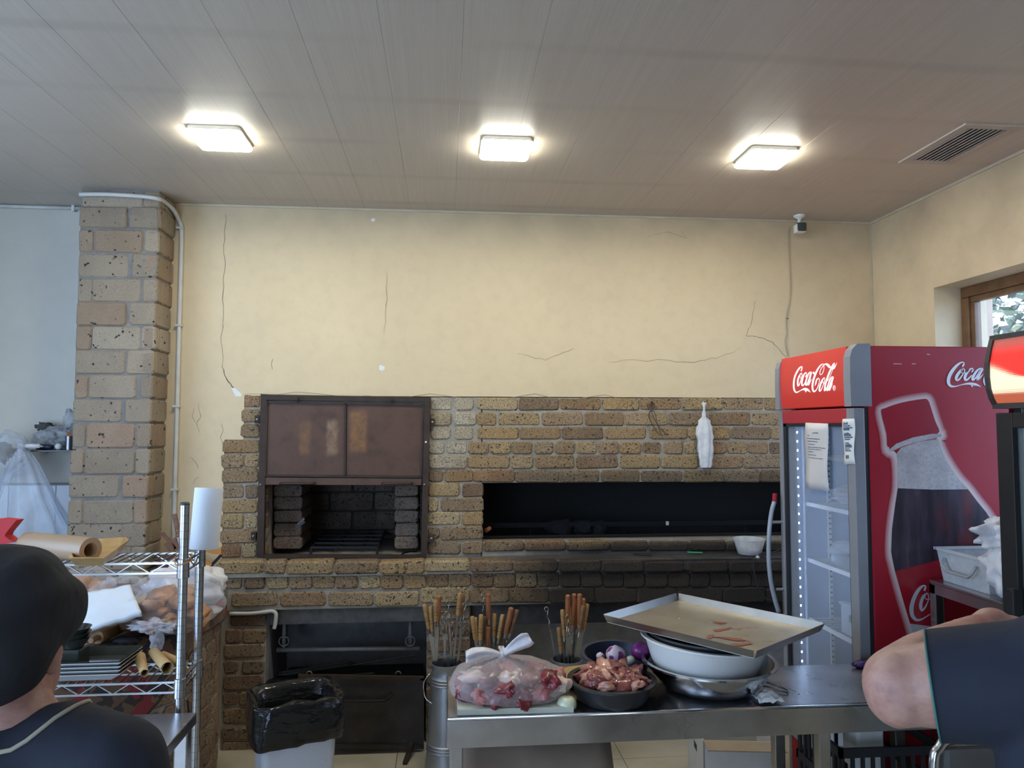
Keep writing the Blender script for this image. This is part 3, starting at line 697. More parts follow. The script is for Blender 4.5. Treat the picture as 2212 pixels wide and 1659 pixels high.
# ------------------------------------------------------------------ ceiling lamps
M_LAMP, nt, b = newmat('lamp_diffuser'); b.inputs['Base Color'].default_value = (0.95, 0.95, 0.93, 1)
b.inputs['Emission Color'].default_value = (1.0, 0.985, 0.85, 1); b.inputs['Emission Strength'].default_value = LAMP_STRENGTH
nz = noise_(nt, objco(nt), 3, 2); 
M_LAMPB = M('lamp_rim', (0.62, 0.60, 0.50), 0.6, emit=(1, 0.97, 0.74), es=0.3)
LZ = 0.03
def make_lamp(x, y, label):
    t = empty('ceiling_lamp', (x, y, CEIL), label, 'ceiling lamp', 'square ceiling lamps')
    s = .112
    def ring(h, r, z):
        pts = []
        for cx, cy, a0 in ((1, 1, 0), (-1, 1, 90), (-1, -1, 180), (1, -1, 270)):
            for k in range(5):
                a = math.radians(a0 + k * 22.5); pts.append(Vector((x + cx * (h - r) + r * math.cos(a), y + cy * (h - r) + r * math.sin(a), z)))
        return pts
    def loft(rings, mat, name):
        n = len(rings[0]); vs = [v for r in rings for v in r]
        fs = [(i * n + k, i * n + (k + 1) % n, (i + 1) * n + (k + 1) % n, (i + 1) * n + k) for i in range(len(rings) - 1) for k in range(n)]
        fs += [tuple(range(n - 1, -1, -1)), tuple((len(rings) - 1) * n + k for k in range(n))]
        return MB().add(vs, fs).build(name, mat, t, smooth=30)
    loft([ring(s - .006, .02, CEIL), ring(s - .002, .022, CEIL - .014)], M_LAMPB, 'base')
    loft([ring(s + .001, .022, CEIL - .0145), ring(s + .001, .022, CEIL - .0165)], M('lamp_gap', (.25, .22, .18), .6), 'shadow_gap')
    loft([ring(s, .022, CEIL - .017), ring(s, .022, CEIL - .023), ring(s - .006, .018, CEIL - .030)], M_LAMP, 'diffuser')
    return t
make_lamp(-.974, 3.18, 'square white ceiling lamp nearest the brick pillar'); make_lamp(.263, 3.18, 'square white ceiling lamp between the other two, above the barbecue'); make_lamp(1.472, 3.18, 'square white ceiling lamp nearest the air vent')

# air vent
A, B, C_ = atZ(1942, 348, CEIL), atZ(2090, 266, CEIL), atZ(2208, 273, CEIL)
vx0, vx1 = (A.x + B.x) / 2, C_.x; vy0, vy1 = B.y, A.y + .01
M_VENT = M('vent_grey', (0.46, 0.40, 0.345), 0.5)
vent = empty('air_vent', ((vx0 + vx1) / 2, (vy0 + vy1) / 2, CEIL), 'long beige slatted air vent set in the ceiling by the right wall', 'vent')
fb = .04; zt1 = CEIL - .006
for a, b_ in (((vx0, vy0), (vx1, vy0 + fb)), ((vx0, vy1 - fb), (vx1, vy1)), ((vx0, vy0 + fb), (vx0 + fb, vy1 - fb)), ((vx1 - fb, vy0 + fb), (vx1, vy1 - fb))):
    MB().rbox((*a, zt1), (*b_, CEIL - .0005), .002).build('frame', M_VENT, vent)
MB().box((vx0 + fb, vy0 + fb, CEIL - .001), (vx1 - fb, vy1 - fb, CEIL + .011)).build('throat', M('throat_dark', (.08, .072, .065), .9), vent)
ns = 8; dx = (vx1 - vx0 - 2 * fb) / ns
for k in range(ns):
    xx = vx0 + fb + (k + .5) * dx
    MB().add([(xx - .008, vy0 + fb, CEIL - .0075), (xx + .009, vy0 + fb, CEIL - .0015), (xx + .008, vy0 + fb, CEIL), (xx - .009, vy0 + fb, CEIL - .006), (xx - .008, vy1 - fb, CEIL - .0075), (xx + .009, vy1 - fb, CEIL - .0015), (xx + .008, vy1 - fb, CEIL), (xx - .009, vy1 - fb, CEIL - .006)],
             [(0, 1, 2, 3), (7, 6, 5, 4), (0, 4, 5, 1), (1, 5, 6, 2), (2, 6, 7, 3), (3, 7, 4, 0)]).build('slat', M('slat_grey', (.50, .47, .43), .5), vent)
M_EDGE = M('vent_edge', (0.62, 0.57, 0.47), 0.5)
MB().box((vx0 - .004, vy0 - .004, CEIL - .007), (vx0, vy1, CEIL - .0005)).build('rim', M_EDGE, vent); MB().box((vx0, vy0 - .004, CEIL - .007), (vx1, vy0, CEIL - .0005)).build('rim', M_EDGE, vent)

# security camera hanging by the back wall
c = atZ(1726, 474, CEIL); cy = 4.10; c = atY(1727, 474, cy)
cc = empty('security_camera', (c.x, cy, CEIL), 'small dark grey cube camera on a white mount near the back corner', 'camera')
M_WHP = M('plastic_white', (0.78, 0.77, 0.72), 0.4); M_DGP = M('plastic_dark', (0.05, 0.06, 0.055), 0.45)
MB().lathe([(.034, CEIL), (.033, CEIL - .008), (.014, CEIL - .02), (.009, CEIL - .026)], (c.x, cy, 0), 20).build('mount', M_WHP, cc, smooth=40)
MB().tube([(c.x, cy, CEIL - .02), (c.x - .002, cy, CEIL - .05)], .009, 10).build('stem', M_WHP, cc)
zc = atY(1729, 492, cy).z
MB().rbox((c.x - .024, cy - .03, zc - .026), (c.x + .03, cy + .028, zc + .026), .008).build('housing', M_DGP, cc, smooth=30)
MB().rbox((c.x - .026, cy - .022, zc - .03), (c.x + .033, cy + .03, zc + .022), .008).build('shell', M_WHP, cc, smooth=30)
pth = [(1706, 490), (1703, 510), (1705, 560), (1708, 610), (1706, 650), (1699, 690), (1700, 720), (1697, 740), (1703, 770)]
MB().tube([atY(*p, YB - .001) for p in catmull(pth, 4)], .0042, 5).build('cable', M('cable_painted', (.42, .36, .25), .6), cc)
MB().blob(atY(1700, 688, YB), (.009, .004, .006), 2).build('clip', M_DGP, cc)
# little smoke stain box on the ceiling
# white conduit: ceiling run left, round the pillar head, down the wall
M_CON = M('conduit_white', (0.62, 0.61, 0.57), 0.45)
cn = empty('conduit', atY(385, 1100, YB), 'off-white conduit bent around the pillar head and down the yellow wall', 'conduit')
yc0 = YC - .02
path = [atY(172, 420, yc0), atY(230, 420, yc0), atY(300, 424, yc0), atY(340, 429, yc0), atY(356, 437, yc0 + .08), atY(374, 453, yc0 + .15), atY(386, 475, YB - .012), atY(392, 500, YB - .012), atY(390, 600, YB - .012), atY(386, 740, YB - .012), atY(382, 900, YB - .012), atY(378, 1040, YB - .012), atY(374, 1180, YB - .012), atY(372, 1320, YB - .012)]
MB().tube([Vector(p) for p in catmull(path, 4)], .0115, 10).build('pipe', M_CON, cn, smooth=True)
for px, py in ((391, 494), (388, 704), (383, 878), (379, 1057)):
    q = atY(px, py, YB); MB().rbox((q.x - .02, YB - .026, q.z - .006), (q.x + .02, YB + .001, q.z + .006), .003).build('clip', M_CON, cn)
cn2 = empty('conduit', atY(90, 445, YW - .03), 'pair of off-white conduits under the ceiling left of the pillar', 'conduit')
for dy, dz in ((438, 0), (446, 0)):
    MB().tube([atY(-60, dy - 3, YW - .035), atY(60, dy + 1, YW - .035), atY(176, dy + 4, YW - .035)], .0105, 8).build('pipe', M_CON, cn2, smooth=True)
for px in (160,): q = atY(px, 446, YW - .035); MB().rbox((q.x - .008, YW - .05, q.z - .03), (q.x + .008, YW - .02, q.z + .032), .003).build('clip', M_CON, cn2)

# outside the window: a plastered post and a sunlit tree
pst = MB().rbox((XR + .55, 4.08, 0), (XR + .69, 4.40, 3.2), .01).build('garden_post', M('post_plaster', (.42, .30, .22), .8)); tag(pst, 'pinkish plastered post outside the window', 'post')
def mat_leaf():
    m, nt, b = newmat('leaf'); r = N(nt, 'ShaderNodeNewGeometry').outputs['Random Per Island']
    c = ramp(nt, r, [(0, (.008, .02, .005)), (.5, (.03, .06, .014)), (.8, (.08, .12, .03)), (1, (.20, .25, .09))]); L(nt, c, b.inputs['Base Color']); b.inputs['Roughness'].default_value = .45
    return m
tree = empty('garden_tree', (6.6, 6.2, 0), 'sunlit leafy tree seen through the window', 'tree')
MB().tube([(6.6, 6.2, 0), (6.65, 6.15, 1.2), (6.5, 6.1, 2.2), (6.55, 6.0, 3.4)], [.14, .11, .09, .05], 10).build('trunk', M('bark', (.10, .07, .05), .9, bmp=.5), tree, smooth=True)
mb = MB(); rt = random.Random(5)
for k in range(9500):
    cx = Vector((rt.gauss(0, 1), rt.gauss(0, 1), rt.gauss(0, 1))).normalized() * (rt.random() ** .4)
    p = Vector((6.6 + cx.x * 1.7, 6.0 + cx.y * 2.3, 2.6 + cx.z * 1.9)); a = Vector((rt.gauss(0, 1), rt.gauss(0, 1), rt.gauss(0, 1))).normalized(); b_ = a.orthogonal().normalized(); s = rt.uniform(.045, .10)
    mb.add([p - a * s, p + b_ * s * .5, p + a * s, p - b_ * s * .5], [(0, 1, 2, 3)])
o = mb.build('foliage', mat_leaf(), tree, fixn=False); tag(o, kind='stuff')
gnd = MB().box((XR + .3, -8, -.3), (22, 22, -.1)).build('garden_ground', M('garden_soil', (.10, .09, .05), .9)); tag(gnd, 'garden ground outside the window', kind='structure')
hw = MB().box((10.5, 2, -.1), (10.8, 16, 3.6)).build('garden_wall', M('garden_wall', (.05, .055, .04), .9)); tag(hw, 'grey garden wall behind the tree', kind='structure')

br = empty('small_brush', atY(655, 1128, 4.42), 'small blue brush with pale bristles hooked on the firebox pier', 'brush')
MB().bar(atY(645, 1136, 4.345), atY(658, 1126, 4.345), .014, .010, up=(0, 1, 0)).build('back', M('brush_blue', (.04, .07, .16), .5), br)
for k in range(6): MB().bar(atY(645 + 2.4 * k, 1134 - 2.2 * k, 4.342), atY(643 + 2.6 * k, 1130 - 2.4 * k, 4.338), .004).build('tuft', M('tuft_pale', (.65, .42, .28), .6), br)
# ------------------------------------------------------------------ red glass-door cooler
M_RED = M('cooler_red', (0.40, 0.016, 0.028), 0.42, var=0.06, vscale=3, spec=.3); M_REDH = M('header_red', (0.58, 0.035, 0.03), 0.3, var=0.05, vscale=3, emit=(1, .05, .04), es=0.12)
M_CGREY = M('cooler_grey', (0.27, 0.27, 0.285), 0.42, var=0.06); M_LINER = M('cooler_liner', (0.46, 0.53, 0.68), 0.4, var=0.04); M_GASK = M('gasket_black', (0.02, 0.02, 0.024), 0.6)
M_WHITE = M('print_white', (0.86, 0.84, 0.84), 0.4, var=0.02); M_WHL = M('print_white_lit', (0.9, 0.88, 0.88), 0.4, var=.02, emit=(1, .9, .92), es=0.35)
FX, FY0, FY1, FZT, FXB = 1.625, 2.765, 3.425, 2.04, 2.37
cool = empty('drinks_cooler', ((FX + FXB) / 2, (FY0 + FY1) / 2, 0), 'tall red glass-door drinks cooler with a big bottle printed on its side', 'cooler')
XS = 1.688
side = MB().rbox((XS, FY0, .02), (FXB, FY0 + .04, FZT), .004).build('side_panel', M_RED, cool)
MB().rbox((XS, FY1 - .04, .02), (FXB, FY1, FZT), .004).build('side_panel', M_RED, cool)
MB().box((FXB - .04, FY0 + .04, .02), (FXB, FY1 - .04, FZT)).build('back_panel', M_LINER, cool)
MB().box((XS, FY0 + .04, FZT - .03), (FXB - .04, FY1 - .04, FZT)).build('top_panel', M_RED, cool)
iz0, iz1 = .30, 1.76
MB().box((XS, FY0 + .04, iz0 - .02), (FXB - .04, FY1 - .04, iz0)).build('inner_floor', M_LINER, cool)
MB().box((XS, FY0 + .04, iz1), (FXB - .04, FY1 - .04, iz1 + .02)).build('inner_top', M_LINER, cool)
for ya, yb in ((FY0 + .04, FY0 + .052), (FY1 - .052, FY1 - .04)): MB().box((XS + .01, ya, iz0), (FXB - .04, yb, iz1)).build('liner', M_LINER, cool)
MB().box((FXB - .055, FY0 + .052, iz0), (FXB - .04, FY1 - .052, iz1)).build('liner', M_LINER, cool)
# header box with rounded grey end caps
hz0, hz1 = 1.80, 2.045
def header_profile(x0, bul, z0, z1, xb, n=9):
    pr = [(xb, z0)]
    for k in range(n):
        t = k / (n - 1); pr.append((x0 + bul * (2 * t - 1) ** 2 * (1.0 if t < .5 else 1.6), z0 + (z1 - z0) * t))
    pr.append((xb, z1)); return pr
hp = header_profile(FX - .006, .006, hz0, hz1 - .004, XS + .004)
hd = MB().prism([(a, FY0 + .05, z) for a, z in hp], (0, 1, 0), FY1 - FY0 - .09).build('header', M_REDH, cool)
for ya, w in ((FY0 - .003, .05), (FY1 - .04, .043)):
    pr = [(XS + .012, hz0 - .004), (FX - .012, hz0 - .004), (FX - .014, hz0 + .1), (FX - .012, hz1 - .05), (FX - .002, hz1 - .02), (FX + .02, hz1 + .002), (XS + .012, hz1 + .004)]
    MB().prism([(a, ya, z) for a, z in pr], (0, 1, 0), w).build('end_cap', M_CGREY, cool)
# door
dz0, dz1 = .27, 1.79
door = empty('door', (0, 0, 0)); door.parent = cool
dx0, dx1 = FX, FX + .045
sw = .058
MB().rbox((dx0, FY0, dz0), (dx1, FY0 + sw, dz1), .005).build('stile', M_CGREY, door); MB().rbox((dx0, FY1 - .036, dz0), (dx1, FY1, dz1), .005).build('stile', M_CGREY, door)
MB().rbox((dx0 + .002, FY0 + sw, dz1 - .062), (dx1, FY1 - .036, dz1), .004).build('top_rail', M('rail_red', (.46, .03, .045), .35, var=.05), door)
MB().rbox((dx0 + .002, FY0 + sw, dz0), (dx1, FY1 - .036, dz0 + .08), .004).build('bottom_rail', M_CGREY, door)
ga, gb, gc, gd = FY0 + sw, FY1 - .036, dz0 + .08, dz1 - .062
for a, b_ in (((dx0 + .006, ga, gc), (dx1, ga + .010, gd)), ((dx0 + .006, gb - .028, gc), (dx1, gb, gd)), ((dx0 + .006, ga, gd - .014), (dx1, gb, gd)), ((dx0 + .006, ga, gc), (dx1, gb, gc + .012))): MB().box(a, b_).build('gasket', M_GASK, door)
MB().box((dx0 + .016, ga, gc), (dx0 + .02, gb, gd)).build('glass', film('cooler_glass', (.8, .88, 1), .045, .03, crinkle=0), door)
MB().box((dx1 + .002, FY0 + .005, dz0), (XS, FY0 + .02, dz1)).build('seal', M_GASK, cool)
MB().box((XS - .004, FY1 - .058, dz0), (XS + .012, FY1 - .002, dz1)).build('seal', M_LINER, cool)
hdl = [atY(px, py, 3.405) for px, py in ((1673, 1083), (1666, 1110), (1661, 1160), (1661, 1215), (1666, 1260), (1674, 1295), (1682, 1322))]
h = MB().tube([Vector(p) for p in catmull(hdl, 4)], .0105, 10).build('handle', M('handle_grey', (.36, .39, .44), .4), door, smooth=True)
MB().tube([atY(1674, 1066, 3.405), atY(1673, 1083, 3.405)], .0112, 10).build('cap', M_RED, h)
for px, py in ((1672, 1128), (1682, 1273)):
    A = atY(px - 6, py, 3.405); MB().tube([A, (FX + .005, 3.405, A.z)], .007, 8).build('standoff', M_CGREY, h)
# base with the red grille
base = MB().rbox((FX + .03, FY0 + .005, .03), (FXB - .02, FY1 - .005, iz0 - .022), .006).build('base', M_GASK, cool)
MB().rbox((FX + .018, FY1 - .03, .03), (FX + .035, FY1 - .005, .27), .003).build('grille_frame', M_CGREY, base); MB().rbox((FX + .016, FY1 - .105, .03), (FX + .03, FY1 - .035, .27), .003).build('grille_post', M_RED, base)
for k in range(12): MB().rbox((FX + .018, FY1 - .155 - k * .042, .04), (FX + .03, FY1 - .139 - k * .042, .262), .003).build('grille_bar', M('grille_red', (.5, .06, .05), .4), base)
# light strip with its diodes, shelf ladder
st = MB().rbox((1.692, 3.368, .36), (1.704, 3.384, 1.72), .002).build('light_strip', M('strip_blue', (.40, .52, .85), .4), cool)
M_LED = M('diode', (.9, .95, 1), .3, emit=(.45, .66, 1), es=60)
led_me = MB().rbox((-.003, -.0055, -.005), (.003, .0055, .005), .0018).mesh('diode'); led_me.materials.append(M_LED)
for k in range(31):
    o = bpy.data.objects.new('diode', led_me); link(o, st); o.location = Vector((1.689, 3.372, .39 + k * .0432)) - wloc(cool)
MB().rbox((1.71, 3.352, .34), (1.716, 3.372, 1.74), .002).build('strip_lens', film('strip_lens', (.8, .9, 1), .25, .2, crinkle=0), cool)
for yy in (FY0 + .06, FY1 - .062):
    for xx in (1.83, 2.2):
        ld = MB().box((xx, yy - .003, iz0 + .02), (xx + .018, yy + .003, iz1 - .02)).build('shelf_ladder', M_WHP, cool)
ldm = MB().box((-.004, -.0035, -.0035), (.004, .0035, .0035)).mesh('slot'); ldm.materials.append(M_GASK)
for k in range(52):
    o = bpy.data.objects.new('slot', ldm); link(o, cool); o.location = Vector((1.839, FY1 - .0655, .40 + k * .025)) - wloc(cool)
M_WIRE = M('shelf_white', (.72, .75, .8), .4)
shelf_z = [1.57, 1.345, 1.08, .80]
for sz in shelf_z:
    sh = MB().bar((1.73, FY0 + .058, sz), (1.73, FY1 - .058, sz), .008, .018).build('shelf', M_WIRE, cool)
    MB().bar((2.28, FY0 + .058, sz), (2.28, FY1 - .058, sz), .008, .012).build('rear_wire', M_WIRE, sh)
    for k in range(15):
        yy = FY0 + .065 + k * .0375; MB().bar((1.73, yy, sz + .004), (2.28, yy, sz + .004), .006).build('wire', M_WIRE, sh)
# writing on the header and the print on the side
def stroke_mesh(strokes, sc, ox, oy, proj, n, t=.0008):
    mb = MB()
    for st_ in strokes:
        q = catmull(st_, 5); vs = []; m = len(q); L_ = []
        for i, (x, y, w) in enumerate(q):
            dx_, dy_ = q[min(i + 1, m - 1)][0] - q[max(i - 1, 0)][0], q[min(i + 1, m - 1)][1] - q[max(i - 1, 0)][1]; l = math.hypot(dx_, dy_) or 1
            nx, ny = -dy_ / l, dx_ / l; w = max(w, 2) / 2
            L_.append((x + nx * w, y + ny * w)); vs.append((x - nx * w, y - ny * w))
        A = [proj(ox + a * sc, oy + b_ * sc) for a, b_ in L_]; B = [proj(ox + a * sc, oy + b_ * sc) for a, b_ in vs]; k = len(A)
        mb.add(A + B, [(i, i + 1, k + i + 1, k + i) for i in range(k - 1)])
    return mb
def letters(letts, sc, ox, oy, proj, mat, parent):
    for i, ss in enumerate(letts):
        mb = stroke_mesh(ss, sc, ox, oy, proj, None)
        mb.build('letter', mat, parent, fixn=False)
HEAD = [
 [[(560, 590, 40), (580, 530, 48), (603, 450, 36), (580, 410, 42), (500, 460, 62), (400, 610, 66), (315, 800, 68), (275, 1000, 68), (268, 1180, 68), (290, 1330, 66), (345, 1420, 60), (410, 1425, 48), (500, 1380, 34), (600, 1325, 42), (690, 1298, 88), (760, 1310, 110), (830, 1335, 85), (890, 1385, 45), (940, 1435, 6)], [(745, 1340, 110), (746, 1380, 55), (747, 1445, 4)]],
 [[(565, 660, 26), (490, 780, 58), (435, 950, 64), (425, 1110, 60), (440, 1175, 46), (490, 1120, 40), (550, 940, 25), (598, 780, 26), (596, 690, 28), (562, 662, 26), (530, 720, 18), (522, 800, 18), (548, 865, 20), (600, 860, 24), (650, 800, 28)]],
 [[(735, 820, 40), (768, 750, 36), (778, 670, 28), (745, 642, 38), (680, 720, 55), (622, 880, 64), (592, 1050, 66), (602, 1150, 52), (650, 1150, 44), (715, 1050, 34), (765, 910, 28)]],
 [[(985, 622, 28), (900, 635, 40), (830, 745, 56), (772, 920, 60), (748, 1080, 60), (757, 1150, 42), (800, 1110, 40), (870, 900, 34), (945, 650, 42)], [(975, 630, 48), (920, 850, 58), (862, 1050, 60), (842, 1135, 42), (880, 1110, 34), (930, 1000, 26), (985, 890, 14)]],
 [[(1028, 665, 95), (1095, 650, 90)]],
 [[(1108, 1185, 4), (1140, 1090, 50), (1175, 950, 56), (1240, 872, 42), (1285, 910, 30), (1280, 1030, 26), (1240, 1180, 30), (1180, 1310, 36), (1110, 1385, 52), (1052, 1380, 66), (1018, 1280, 72), (1018, 1100, 76), (1062, 900, 76), (1142, 680, 74), (1242, 480, 62), (1350, 345, 48), (1440, 302, 26), (1472, 380, 24), (1466, 520, 24), (1422, 650, 26), (1362, 722, 28), (1318, 712, 28), (1312, 620, 28), (1360, 490, 26), (1430, 392, 28), (1500, 318, 44), (1580, 312, 80), (1650, 365, 104), (1720, 450, 84)], [(1775, 500, 62), (1850, 472, 78), (1910, 400, 54), (1960, 310, 26), (1990, 235, 4)]],
 [[(1480, 842, 26), (1400, 950, 60), (1322, 1150, 66), (1288, 1310, 60), (1302, 1385, 46), (1360, 1330, 38), (1430, 1170, 28), (1490, 1000, 26), (1502, 885, 26), (1472, 845, 26), (1428, 920, 20), (1422, 1000, 20), (1450, 1068, 24), (1515, 1085, 24)]],
 [[(1885, 255, 26), (1825, 350, 58), (1725, 560, 70), (1625, 800, 70), (1545, 1050, 70), (1505, 1250, 66), (1492, 1365, 46), (1530, 1330, 36), (1580, 1230, 26)], [(1885, 258, 22), (1893, 310, 22), (1865, 400, 22), (1805, 570, 18), (1745, 730, 18), (1665, 890, 22), (1600, 985, 26)]],
 [[(1850, 812, 26), (1780, 820, 38), (1702, 950, 56), (1642, 1130, 58), (1594, 1290, 58), (1592, 1362, 42), (1640, 1310, 36), (1720, 1090, 32), (1805, 865, 38)], [(1845, 818, 48), (1780, 1040, 58), (1712, 1240, 58), (1678, 1352, 40), (1720, 1310, 30), (1770, 1190, 24), (1822, 1072, 10)]],
 [[(1880, 1148, 16), (1922, 1200, 16), (1930, 1250, 16), (1922, 1305, 16), (1880, 1358, 16), (1838, 1305, 16), (1830, 1250, 16), (1838, 1200, 16), (1880, 1148, 16)], [(1862, 1310, 16), (1862, 1190, 16), (1890, 1195, 18), (1898, 1225, 16), (1866, 1255, 16), (1900, 1310, 14)]]]
letters(HEAD, 120 / 2212, 1700, 770, lambda a, b_: atX(a, b_, FX - .0075), M_WHL, hd)
SIDE = [
 [[(895, 598, 50), (930, 545, 72), (968, 470, 48), (930, 418, 46), (850, 425, 56), (700, 525, 98), (525, 720, 130), (405, 920, 140), (348, 1100, 140), (355, 1250, 126), (425, 1350, 98), (525, 1378, 72), (650, 1370, 44), (850, 1315, 32), (1020, 1280, 56), (1200, 1268, 88), (1330, 1288, 108), (1450, 1305, 88), (1560, 1352, 48), (1650, 1410, 5)], [(1285, 1320, 130), (1287, 1370, 60), (1290, 1422, 4)]],
 [[(940, 668, 42), (825, 760, 100), (705, 920, 124), (652, 1060, 114), (690, 1135, 64), (780, 1090, 64), (900, 930, 48), (990, 780, 38), (978, 692, 38), (930, 668, 42), (872, 720, 28), (858, 790, 28), (900, 848, 30), (985, 850, 32), (1080, 790, 38), (1180, 700, 44)]],
 [[(1270, 808, 56), (1318, 745, 50), (1328, 690, 38), (1270, 662, 48), (1160, 740, 88), (1052, 880, 108), (1002, 1020, 114), (1015, 1110, 86), (1090, 1112, 68), (1200, 1010, 54), (1285, 925, 40)]],
 [[(1725, 668, 38), (1590, 668, 48), (1462, 780, 90), (1352, 950, 104), (1302, 1080, 98), (1330, 1128, 56), (1420, 1050, 60), (1540, 860, 48), (1640, 695, 58)], [(1705, 680, 78), (1592, 880, 94), (1512, 1060, 98), (1492, 1125, 56), (1560, 1090, 48), (1650, 980, 38), (1730, 895, 18)]],
 [[(1960, 720, 80), (1850, 900, 90), (1785, 1080, 98), (1780, 1200, 96), (1820, 1310, 90), (1900, 1370, 70), (1990, 1350, 50)]]]
pf = lambda d: (lambda a, b_: atY(a, b_, FY0 - d))
letters(SIDE, 120 / 2212, 2030, 760, pf(.0022), M_WHITE, side)
def s3(pts): return [(1840 + x * .2411, 720 + y * .2411) for x, y in pts]
def s4_(pts): return [(1840 + x * .217, 1040 + y * .217) for x, y in pts]
outL = s3([(262, 705), (300, 880), (312, 960), (322, 1050), (372, 1075), (408, 1150), (416, 1375)]) + s4_([(430, 250), (400, 480), (392, 700), (412, 810), (470, 1040), (530, 1250), (580, 1415), (620, 1560)])
outT = s3([(262, 705), (300, 670), (450, 620), (640, 588), (682, 598), (704, 650), (745, 780), (785, 885), (805, 910), (775, 960), (812, 1070), (875, 1185), (962, 1310), (1035, 1388)]) + s4_([(1250, 200), (1340, 310), (1412, 425), (1440, 520), (1450, 640)])
outline = outL[::-1] + outT[1:]
# halo printed round the bottle
m, nt, b = newmat('print_halo'); at = N(nt, 'ShaderNodeAttribute'); at.attribute_name = 'halo'
L(nt, mix(nt, at.outputs['Fac'], (0.40, 0.018, 0.03), (0.80, 0.62, 0.58)), b.inputs['Base Color']); b.inputs['Roughness'].default_value = .32; M_HALO = m
def halo_strip(pts, w0):
    k = len(pts); out = []
    for i in range(k):
        dx_, dy_ = pts[min(i + 1, k - 1)][0] - pts[max(i - 1, 0)][0], pts[min(i + 1, k - 1)][1] - pts[max(i - 1, 0)][1]; l = math.hypot(dx_, dy_) or 1
        out.append((pts[i][0] + dy_ / l * w0, pts[i][1] - dx_ / l * w0))
    inn = [(p[0] * 1.3 - o_[0] * .3, p[1] * 1.3 - o_[1] * .3) for p, o_ in zip(pts, out)]
    mid = [(p[0] * .72 + o_[0] * .28, p[1] * .72 + o_[1] * .28) for p, o_ in zip(pts, out)]
    mb = MB(); rows = [inn, mid, out]; pr = pf(.0006)
    mb.add([pr(*p) for r_ in rows for p in r_], [(r_ * k + i, r_ * k + i + 1, (r_ + 1) * k + i + 1, (r_ + 1) * k + i) for r_ in range(2) for i in range(k - 1)])
    ob = mb.build('bottle_halo', M_HALO, side, fixn=False)
    a_ = ob.data.attributes.new('halo', 'FLOAT', 'POINT'); a_.data.foreach_set('value', [1.0] * k + [.85] * k + [0.0] * k)
halo_strip([tuple(p) for p in catmull(outline, 3)], 15)
def flat(pts, d, mat, name, smooth_=True):
    pr = pf(d); mb = MB(); P = [pr(*p) for p in pts]; mb.add(P, [tuple(range(len(P)))]); return mb.build(name, mat, side, fixn=False)
M_CAPR = M('print_cap', (0.36, 0.012, 0.025), 0.35, var=.2, vscale=5)
m, nt, b = newmat('print_neck'); p = pos(nt); vo = N(nt, 'ShaderNodeTexVoronoi'); vo.inputs['Scale'].default_value = 60; L(nt, p, vo.inputs['Vector'])
c = ramp(nt, vo.outputs['Distance'], [(.10, (.22, .17, .16)), (.2, (.70, .64, .62)), (.28, (.46, .40, .38)), (.6, (.55, .50, .48))]); c = mix(nt, ramp(nt, noise_(nt, p, 16, 3), [(.45, g(0)), (.7, g(.6))]), c, (.34, .29, .28)); L(nt, c, b.inputs['Base Color']); b.inputs['Roughness'].default_value = .32; M_NECK = m
m, nt, b = newmat('print_cola'); p = pos(nt)
n1 = noise_(nt, mapping(nt, p, (22, 1, 3)), 1, 4, .6); c = ramp(nt, n1, [(.35, (.014, .008, .014)), (.6, (.05, .03, .045)), (.75, (.10, .075, .09))])
c = mix(nt, math_(nt, 'MULTIPLY', ramp(nt, noise_(nt, mapping(nt, p, (9, 1, 5)), 1, 3), [(.5, g(0)), (.68, g(1))]), smooth(nt, sep(nt, p)[0], 1.92, 2.05)), c, (.14, .012, .012)); L(nt, c, b.inputs['Base Color']); b.inputs['Roughness'].default_value = .32; M_COLA = m
flat(s3([(414, 1375), (410, 1150), (400, 1080), (440, 1025), (600, 972), (775, 945), (812, 1070), (875, 1185), (962, 1310), (1035, 1388), (720, 1390)]), .0010, M_NECK, 'bottle_neck')
flat(s3([(328, 1048), (400, 988), (550, 932), (720, 900), (802, 900), (806, 925), (730, 945), (600, 970), (450, 1015), (350, 1062)]), .0014, M_NECK, 'bottle_collar')
flat([tuple(p) for p in catmull(s3([(262, 705), (300, 670), (450, 620), (640, 588), (682, 600), (704, 650), (745, 780), (785, 885), (700, 897), (550, 928), (400, 978), (322, 1018), (310, 900)]), 3, True)], .0018, M_CAPR, 'bottle_cap')
flat(s3([(414, 1375), (720, 1385), (1035, 1388)]) + s4_([(1250, 200), (1340, 310), (1412, 425), (1440, 520), (1450, 640), (1100, 740), (850, 785), (430, 895), (412, 810), (392, 700), (400, 480), (430, 250)]), .0012, M_COLA, 'bottle_cola')
flat(s3([(414, 1366), (720, 1376), (1030, 1380), (1042, 1398), (720, 1400), (414, 1388)]), .0016, M_NECK, 'bottle_meniscus')
lab = flat(s4_([(430, 895), (850, 785), (1100, 738), (1450, 640), (1480, 1540), (785, 1442), (580, 1415), (530, 1250), (470, 1040)]), .0014, M('print_label', (.36, .012, .022), .32, var=.06), 'bottle_label')
flat(s4_([(580, 1415), (785, 1442), (1480, 1540), (1480, 1760), (640, 1640)]), .0013, M('print_grey', (.50, .47, .47), .32), 'bottle_foot')
LAB = [[[(670, 430, 52), (690, 375, 56), (702, 320, 44), (655, 297, 42), (560, 362, 80), (452, 520, 94), (372, 720, 104), (342, 900, 110), (362, 1050, 98), (432, 1150, 82), (512, 1180, 58), (620, 1150, 40), (720, 1090, 28), (860, 1010, 22)]],
 [[(740, 492, 32), (652, 570, 70), (592, 720, 84), (582, 850, 84), (612, 935, 50), (680, 870, 46), (750, 740, 28), (785, 612, 26), (765, 512, 26), (736, 490, 28), (692, 550, 22), (692, 610, 22), (730, 645, 24), (830, 645, 24)]]]
